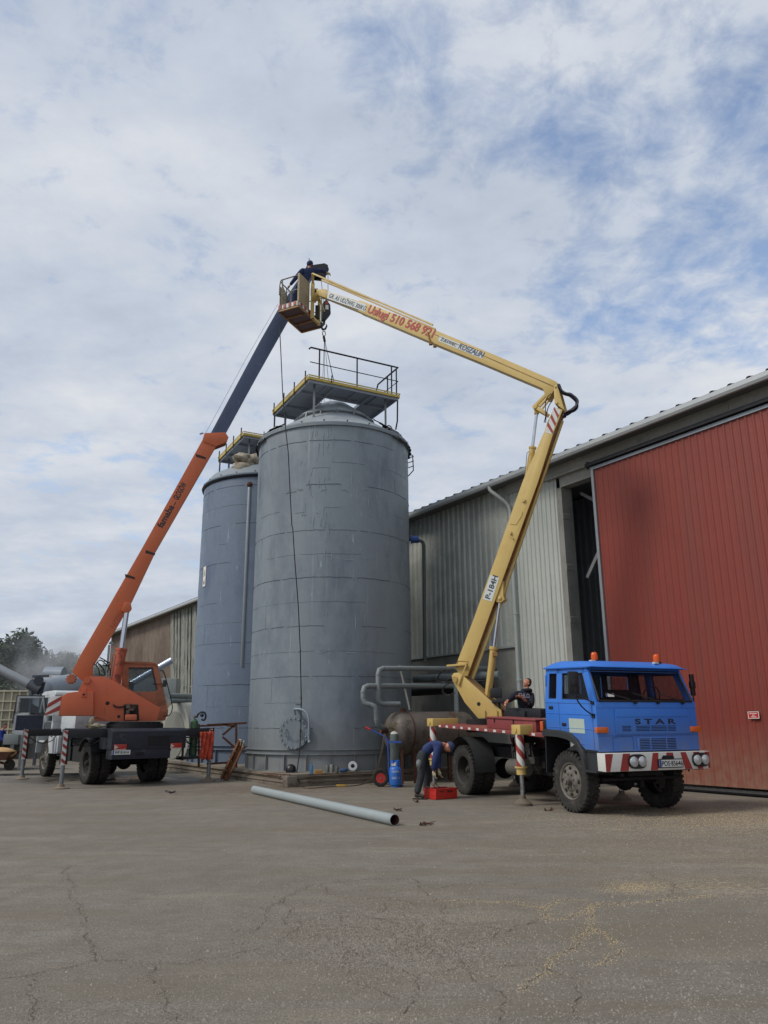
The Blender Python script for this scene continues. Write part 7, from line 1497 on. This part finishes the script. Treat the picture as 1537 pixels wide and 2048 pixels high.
pipeline('dark thick pipe along the warehouse wall behind the yellow turret', [(830, 1358, 27.5), (1000, 1350, 25.0)], .13); 
pipeline('thin vertical pipe against the grey wall beside the tank', [(812, 1078, 27.6), (848, 1082, 27.6), (850, 1325, 27.6)], .065, pg=M('dull_dark_pipe', (92, 98, 96), .8, 0, .15, 2))
q = Yat(831, 1079, 27.45); b = B(); b.cyl(q-Vector((.12, 0, 0)), q+Vector((.12, 0, 0)), .13, n=18); b.cyl(q-Vector((.16, 0, 0)), q-Vector((.12, 0, 0)), .16, n=18); simple('blue_valve', 'blue pipe valve high between the nearer tank and the wall', 'valve', b, M('valve_blue', (48, 84, 160), .5, 0, .1), smooth=35)
b = B(); b.bar(Yat(799, 1330, 23.6), Yat(820, 1420, 23.6), .07, .05); simple('leaning_post', 'pale square post leaning against the grey pipes', 'post', b, M('pale_post', (150, 150, 142), .7, 0, .1, 5))
b = B(); b.bar(Yat(912, 1370, 24.3), Yat(914, 1450, 24.3), .12, .12); simple('pipe_support', 'grey upright support under the pipes by the yellow turret', 'post', b, pg)
b = B(); bx0 = WP(9.0, WO+.5, 2.2); b.cyl(WP(7.6, .55, 2.75), WP(12.6, .55, 2.75), .18, n=18); simple('wall_duct', 'thick dark duct along the foot of the concrete wall', 'duct', b, black, smooth=40)
b = B()
for k, (px_, py_) in enumerate(((345, 1586), (798, 1622), (856, 1650), (845, 1651), (760, 1633), (1096, 1622), (832, 1605))):
    q = G(px_, py_); c = B()
    for j in range(5 if k else 8): a = rnd.uniform(0, 6.28); l = rnd.uniform(.05, .13 if k else .3); c.bar(q+Vector((rnd.uniform(-.06, .06), rnd.uniform(-.06, .06), .012)), q+Vector((math.cos(a)*l, math.sin(a)*l, .012+rnd.uniform(0, .05))), .02, .012)
    o = c.done('debris_scrap', rustm if k else black, None); tag(o, ('black twisted scrap lying behind the crane', 'rusty curl of scrap above the end of the long pipe', 'small rusty scrap right of the pipe end', 'small scrap closest to the pipe end', 'tiny scrap just left of the pipe end', 'flat dark scrap by the truck front wheel', 'small scrap near the bending man')[k], 'scrap', 'scraps lying on the asphalt')
# ================================================================ FAR LEFT BACKGROUND
leafm = {}
def leaf_mat(n, c):
    return M(n, c, .7, 0, .3, 1.2)
lm = leaf_mat('dark_leaves', (56, 74, 48)); lm2 = leaf_mat('mid_leaves', (82, 96, 68)); bark = M('bark', (70, 60, 50), .9, 0, .2, 3)
def tree(label, base, H_, W_, mat, seed, n=5200):
    rr = random.Random(seed); t = thing('tree', label, 'tree', tuple(base), 0, 'trees beyond the yard'); b = B()
    b.tube([(0, 0, 0), (rr.uniform(-.2, .2), 0, H_*.3), (rr.uniform(-.3, .3), rr.uniform(-.3, .3), H_*.62), (rr.uniform(-.4, .4), 0, H_*.9)], [H_*.03, H_*.024, H_*.014, .03], 8)
    clumps = []
    for k in range(26):
        a = rr.uniform(0, 6.28); h = rr.uniform(.25, .97); rad = W_*.5*math.sin(min(1, (1.08-h)*1.5)*math.pi*.5)*rr.uniform(.35, 1.0); c = Vector((math.cos(a)*rad, math.sin(a)*rad, H_*h)); s_ = W_*rr.uniform(.10, .20); clumps.append((c, s_))
        if k % 2: b.tube([(0, 0, H_*h*.6), tuple(c*.5+Vector((0, 0, H_*h*.25))), tuple(c)], [H_*.010, H_*.007, .02], 5)
    b.done('trunk', bark, t, smooth=60); b = B()
    for i in range(n):
        c, s_ = rr.choice(clumps); d = Vector((rr.gauss(0, 1), rr.gauss(0, 1), rr.gauss(0, .8))); d = d.normalized()*s_*rr.uniform(.3, 1.15)**.6; p = c+d; u = Vector((rr.gauss(0, 1), rr.gauss(0, 1), rr.gauss(0, 1))).normalized(); v = u.cross(Vector((rr.gauss(0, 1), rr.gauss(0, 1), 1))).normalized(); q = rr.uniform(.16, .36)
        b.add([p-u*q, p+v*q*.5, p+u*q, p-v*q*.5], [(0, 1, 2, 3)])
    me = b; cr_ = me.done('crown', mat, t)
    return t
for k, (px, Y, H_, W_, m_, lb_) in enumerate(((-30, 92, 11.5, 10, lm, 'dark tree at the left edge of the photo behind the slatted trailer'), (22, 84, 10.6, 8.5, lm, 'tall dark leafy tree left of the rising steam'), (58, 95, 9.5, 7, lm, 'narrow dark tree beside the steam cloud'), (98, 115, 11.2, 12, lm2, 'paler tree veiled by the steam cloud'), (140, 110, 10.6, 9, lm2, 'pale tree rising right behind the crane boom foot'), (185, 120, 9.6, 10, lm2, 'tree showing between crane boom and warehouse end'), (-110, 100, 11, 12, lm, 'dark tree outside the left edge'), (215, 125, 9, 9, lm2, 'low tree at the corner of the warehouse'))):
    q = Yat(px, 1450, Y); q.z = 0; tree(lb_, q, H_, W_, m_, 30+k, 9000 if k < 4 else 6000)
b = B(); rr = random.Random(77)
for i in range(9000):
    x = rr.uniform(-160, 5); y = 150+rr.uniform(-6, 6); hmax = 6+2.2*math.sin(x*.13)+1.5*math.sin(x*.37+1); z = rr.uniform(0, hmax); u = Vector((rr.gauss(0, 1), rr.gauss(0, 1), rr.gauss(0, 1))).normalized(); v = u.cross(Vector((0, rr.gauss(0, 1), 1))).normalized(); q = rr.uniform(.5, .9); p = Vector((x, y, z)); b.add([p-u*q, p+v*q*.6, p+u*q, p-v*q*.6], [(0, 1, 2, 3)])
tag(b.done('far_woodland', lm2), 'low band of woodland on the horizon behind the yard', 'woodland', kind='stuff')
# slatted trailer
def loc_thing(name, label, cat, px, py, Y, az=0): q = Yat(px, py, Y); q.z = 0; return thing(name, label, cat, tuple(q), az), q
tx_, q = loc_thing('slatted_trailer', 'beige high sided trailer with ribbed slatted walls at far left', 'trailer', 48, 1450, 40, R(12))
slat = M('beige_slats', (168, 162, 142), .8, 0, .1, 1.5, stain=((120, 116, 102), .55, 2, (1, 1, 1), .5)); b = B()
b.box((-2.6, 1.3, 2.15), (5.2, 2.5, 2.4)); b.done('body', slat, tx_)
b = B()
for k in range(15): b.box((-5.15+k*.37, -.0, 2.15), (.06, .09, 2.4))
for z in (1.0, 1.45, 1.9, 2.35, 2.8, 3.3): b.box((-2.6, -.0, z), (5.25, .12, .07))
for k in range(6): b.box((.03, .3+k*.42, 2.15), (.09, .06, 2.4))
b.done('rib', M('pale_ribs', (190, 184, 162), .8, 0, .08), tx_)
b = B(); b.box((-2.6, 1.3, .8), (5.2, 1.2, .22)); 
for x in (-4.2, -1.2): b.cyl((x, .1, .45), (x, .35, .45), .45, n=20); b.cyl((x, 2.2, .45), (x, 2.5, .45), .45, n=20)
b.done('undercarriage', black, tx_)
# auger and hopper
au, q = loc_thing('grain_auger', 'grey auger tube sloping down from the left into a dark hopper', 'conveyor', 84, 1450, 34, 0)
b = B(); b.tube([Yat(-60, 1308, 34), Yat(66, 1372, 34)], .19, 20); b.done('tube', M('auger_grey', (136, 140, 144), .5, .2, .1), au, world=True, smooth=40)
b = B(); b.tube([Yat(60, 1368, 34), Yat(82, 1380, 34)], .23, 16); b.prism([(0, 0), (0, 0), (0, 0)], lambda a, c, d: (0, 0, 0), 0, 0) if False else None
lf = lambda px, py, Y=34: Yat(px, py, Y)
b.add([lf(66, 1364), lf(92, 1364), lf(86, 1388), lf(62, 1388), lf(66, 1364, 35), lf(92, 1364, 35), lf(86, 1388, 35), lf(62, 1388, 35)], [(0, 1, 2, 3), (7, 6, 5, 4), (0, 4, 5, 1), (1, 5, 6, 2), (2, 6, 7, 3), (3, 7, 4, 0)]); b.bar(lf(66, 1353), lf(98, 1352), .1, .10); b.cyl(lf(78, 1361, 33.8), lf(78, 1361, 34.4), .2, n=14)
for px_ in (64, 84): b.bar(lf(px_, 1386), Vector((lf(px_, 1386).x, 34, 0)), .10, .10)
b.done('hopper', M('hopper_dark', (70, 74, 82), .6, .2, .15), au, world=True, smooth=40)
# grey bulk tanks behind the cab
tk, q = loc_thing('bulk_tanker', 'rounded grey tanker bodies behind the white crane cab', 'tanker', 120, 1450, 38, R(20))
b = B(); b.tube([lf(76, 1390, 36), lf(82, 1386, 36), lf(150, 1372, 39)], [.2, .62, .62], 24); b.tube([lf(88, 1352, 40), lf(92, 1350, 40), lf(128, 1351, 40)], [.1, .42, .42], 18); b.done('tank_body', M('tanker_grey', (136, 144, 154), .5, .2, .1), tk, world=True, smooth=40)
b = B()
for p, s_ in (((108, 1362), (1.2, .5, .5)), ((122, 1357), (.9, .5, .22)), ((98, 1370), (.6, .5, .3)), ((128, 1366), (1.0, .6, .6)), ((118, 1374), (1.5, .6, .2))): b.box(lf(*p, 38), s_)
b.box(lf(120, 1365, 37.6), (.35, .2, .35)); b.done('superstructure', M('pale_machine', (178, 180, 174), .6, 0, .1), tk, world=True, bevel=.03)
b = B(); b.box(lf(118, 1418, 38)-Vector((0, 0, .3)), (3.0, 1.6, 1.6)); b.done('frame', black, tk, world=True)
# low metal table/frame and wheelbarrow with sawdust
tb2, q = loc_thing('steel_stand', 'grey steel stand on four legs behind the wheelbarrow', 'stand', 38, 1450, 33, 0); b = B()
for px_, y_ in ((27, 32), (46, 32), (30, 33.2), (49, 33.2)): p = Yat(px_, 1462, y_); b.bar((p.x, p.y, 0), (p.x, p.y, p.z), .06, .06)
b.done('leg_set', steel, tb2, world=True); b = B(); b.box(Yat(38, 1478, 32.6), (.6, 1.4, .40)); b.done('tray', M('tray_grey', (120, 126, 126), .5, .3, .1), tb2, world=True, bevel=.02)
wbq = Yat(6, 1510, 30.5); wbq.z = 0; wb = thing('wheelbarrow', 'rusty wheelbarrow heaped with tan sawdust at the left edge', 'wheelbarrow', tuple(wbq)); b = B()
b.add([(-.55, -.3, .38), (.25, -.3, .38), (.25, .3, .38), (-.55, .3, .38), (-.75, -.38, .68), (.50, -.38, .68), (.50, .38, .68), (-.75, .38, .68)], [(0, 1, 2, 3), (0, 4, 5, 1), (1, 5, 6, 2), (2, 6, 7, 3), (3, 7, 4, 0)]); b.done('tray', rustm, wb)
b = B(); lump(b, (-.1, 0, .62), .60, .34, .20, 16, .2, 3); b.done('load', M('sawdust', (186, 150, 104), .95, 0, .15, 8), wb, smooth=70)
b = B(); b.tube([(.30, -.04, .2), (.30, .04, .2)], .2, 20); b.done('wheel', rubber, wb, smooth=40); b = B(); b.bar((.3, -.1, .2), (-1.2, -.3, .55), .04, .04); b.bar((.3, .1, .2), (-1.2, .3, .55), .04, .04); b.bar((-.5, -.25, .4), (-.6, -.25, 0), .04, .04); b.bar((-.5, .25, .4), (-.6, .25, 0), .04, .04); b.done('handle_frame', rustm, wb)
b = B(); rr = random.Random(6)
lump(b, G(58, 1506)+Vector((0, 0, .05)), 2.0, 1.2, .35, 20, .3, 4); lump(b, G(12, 1512)+Vector((0, 2, .02)), 2.4, 1.2, .35, 20, .3, 8); tag(b.done('sawdust_heap', M('sawdust', (186, 150, 104), .95, 0, .15, 8), smooth=70), 'low heaps of tan sawdust on the ground at far left', 'sawdust', kind='stuff')
# stone wall low behind
b = B(); b.box(Yat(20, 1466, 42)-Vector((0, 0, .55)), (9, .3, 1.5)); simple('low_wall', 'low grey block wall under the slatted trailer', 'wall', b, conc)
# silver chute leaning on the far wall of the warehouse, round grey tank and pipes
b = B(); b.cyl(Yat(262, 1368, 33), Yat(345, 1320, 33), .14, n=16); simple('silver_chute', 'silver grain chute sloping up behind the orange cab window', 'chute', b, M('silver', (178, 190, 204), .35, .6, .05), smooth=40)
t, q = loc_thing('horizontal_tank', 'pale concrete grey rounded tank end behind the crane operator cab', 'tank', 352, 1450, 34, 0); b = B(); cc_ = Yat(385, 1455, 34); r_ = 1.35; ax2 = Vector((.75, .65, 0)).normalized(); c0 = Yat(350, 1440, 34); c0.z = 1.2
b.tube([c0-ax2*.0, c0+ax2*.02, c0+ax2*3], [r_*.97, r_, r_], 36); b.done('shell', M('pale_tank', (150, 150, 140), .7, 0, .1, 1.5), t, world=True, smooth=40); b = B(); b.tube([c0-ax2*.03, c0+ax2*.0], [r_*.72, r_*.72], 36); b.done('end_plate', M('pale_tank2', (128, 128, 120), .7, 0, .1, 1.5), t, world=True, smooth=40)
pipeline('pair of pale pipes running low behind the farther tank', [(340, 1402, 33), (400, 1402, 36)], .10); pipeline('dark pipe just above the pale pipes behind the farther tank', [(335, 1393, 33.2), (400, 1394, 36)], .14)
b = B(); b.box(Yat(300, 1378, 36), (2.6, .8, .9)); simple('machine_housing', 'grey machine housing seen through the operator cab window', 'machine', b, M('housing_grey', (138, 144, 142), .6, 0, .1), bevel=.03)
b = B(); b.bar(Yat(219, 1290, 31), Vector((Yat(219, 1290, 31).x, 31, 0)), .07, .07); b.tube([Yat(219, 1288, 31), Yat(222, 1284, 31), Yat(226, 1288, 31)], .05, 6); simple('vent_pole', 'thin grey pole with curved top between the boom and the warehouse', 'pole', b, steel)
# steam: a soft volume of its own
sm = bpy.data.materials.new('steam'); sm.use_nodes = True; t = sm.node_tree; t.nodes.clear(); so2 = t.nodes.new('ShaderNodeOutputMaterial'); pv = t.nodes.new('ShaderNodeVolumePrincipled'); pv.inputs['Color'].default_value = (.9, .92, .95, 1); t.links.new(pv.outputs[0], so2.inputs['Volume'])
tc2 = t.nodes.new('ShaderNodeTexCoord'); nn = t.nodes.new('ShaderNodeTexNoise'); nn.inputs['Scale'].default_value = .55; nn.inputs['Detail'].default_value = 4; t.links.new(tc2.outputs['Object'], nn.inputs['Vector'])
ln = t.nodes.new('ShaderNodeVectorMath'); ln.operation = 'LENGTH'; mp2 = t.nodes.new('ShaderNodeMapping'); mp2.vector_type = 'TEXTURE'; mp2.inputs['Scale'].default_value = (4.2, 3.0, 3.2); t.links.new(tc2.outputs['Object'], mp2.inputs[0]); t.links.new(mp2.outputs[0], ln.inputs[0])
f1 = t.nodes.new('ShaderNodeMapRange'); f1.inputs[1].default_value = .25; f1.inputs[2].default_value = 1.0; f1.inputs[3].default_value = 1; f1.inputs[4].default_value = 0; t.links.new(ln.outputs['Value'], f1.inputs[0])
f2 = t.nodes.new('ShaderNodeMapRange'); f2.inputs[1].default_value = .38; f2.inputs[2].default_value = .62; t.links.new(nn.outputs[0], f2.inputs[0])
mu = t.nodes.new('ShaderNodeMath'); mu.operation = 'MULTIPLY'; t.links.new(f1.outputs[0], mu.inputs[0]); t.links.new(f2.outputs[0], mu.inputs[1]); mu2 = t.nodes.new('ShaderNodeMath'); mu2.operation = 'MULTIPLY'; mu2.inputs[1].default_value = .42; t.links.new(mu.outputs[0], mu2.inputs[0]); t.links.new(mu2.outputs[0], pv.inputs['Density'])
q = Yat(110, 1330, 52); b = B(); b.ball((0, 0, 0), 1, 20, (4.3, 3.1, 3.3)); o = b.done('steam', sm, None, smooth=70); o.location = q; tag(o, 'pale cloud of steam drifting in front of the trees', 'steam', kind='stuff')
S.cycles.volume_step_rate = 4
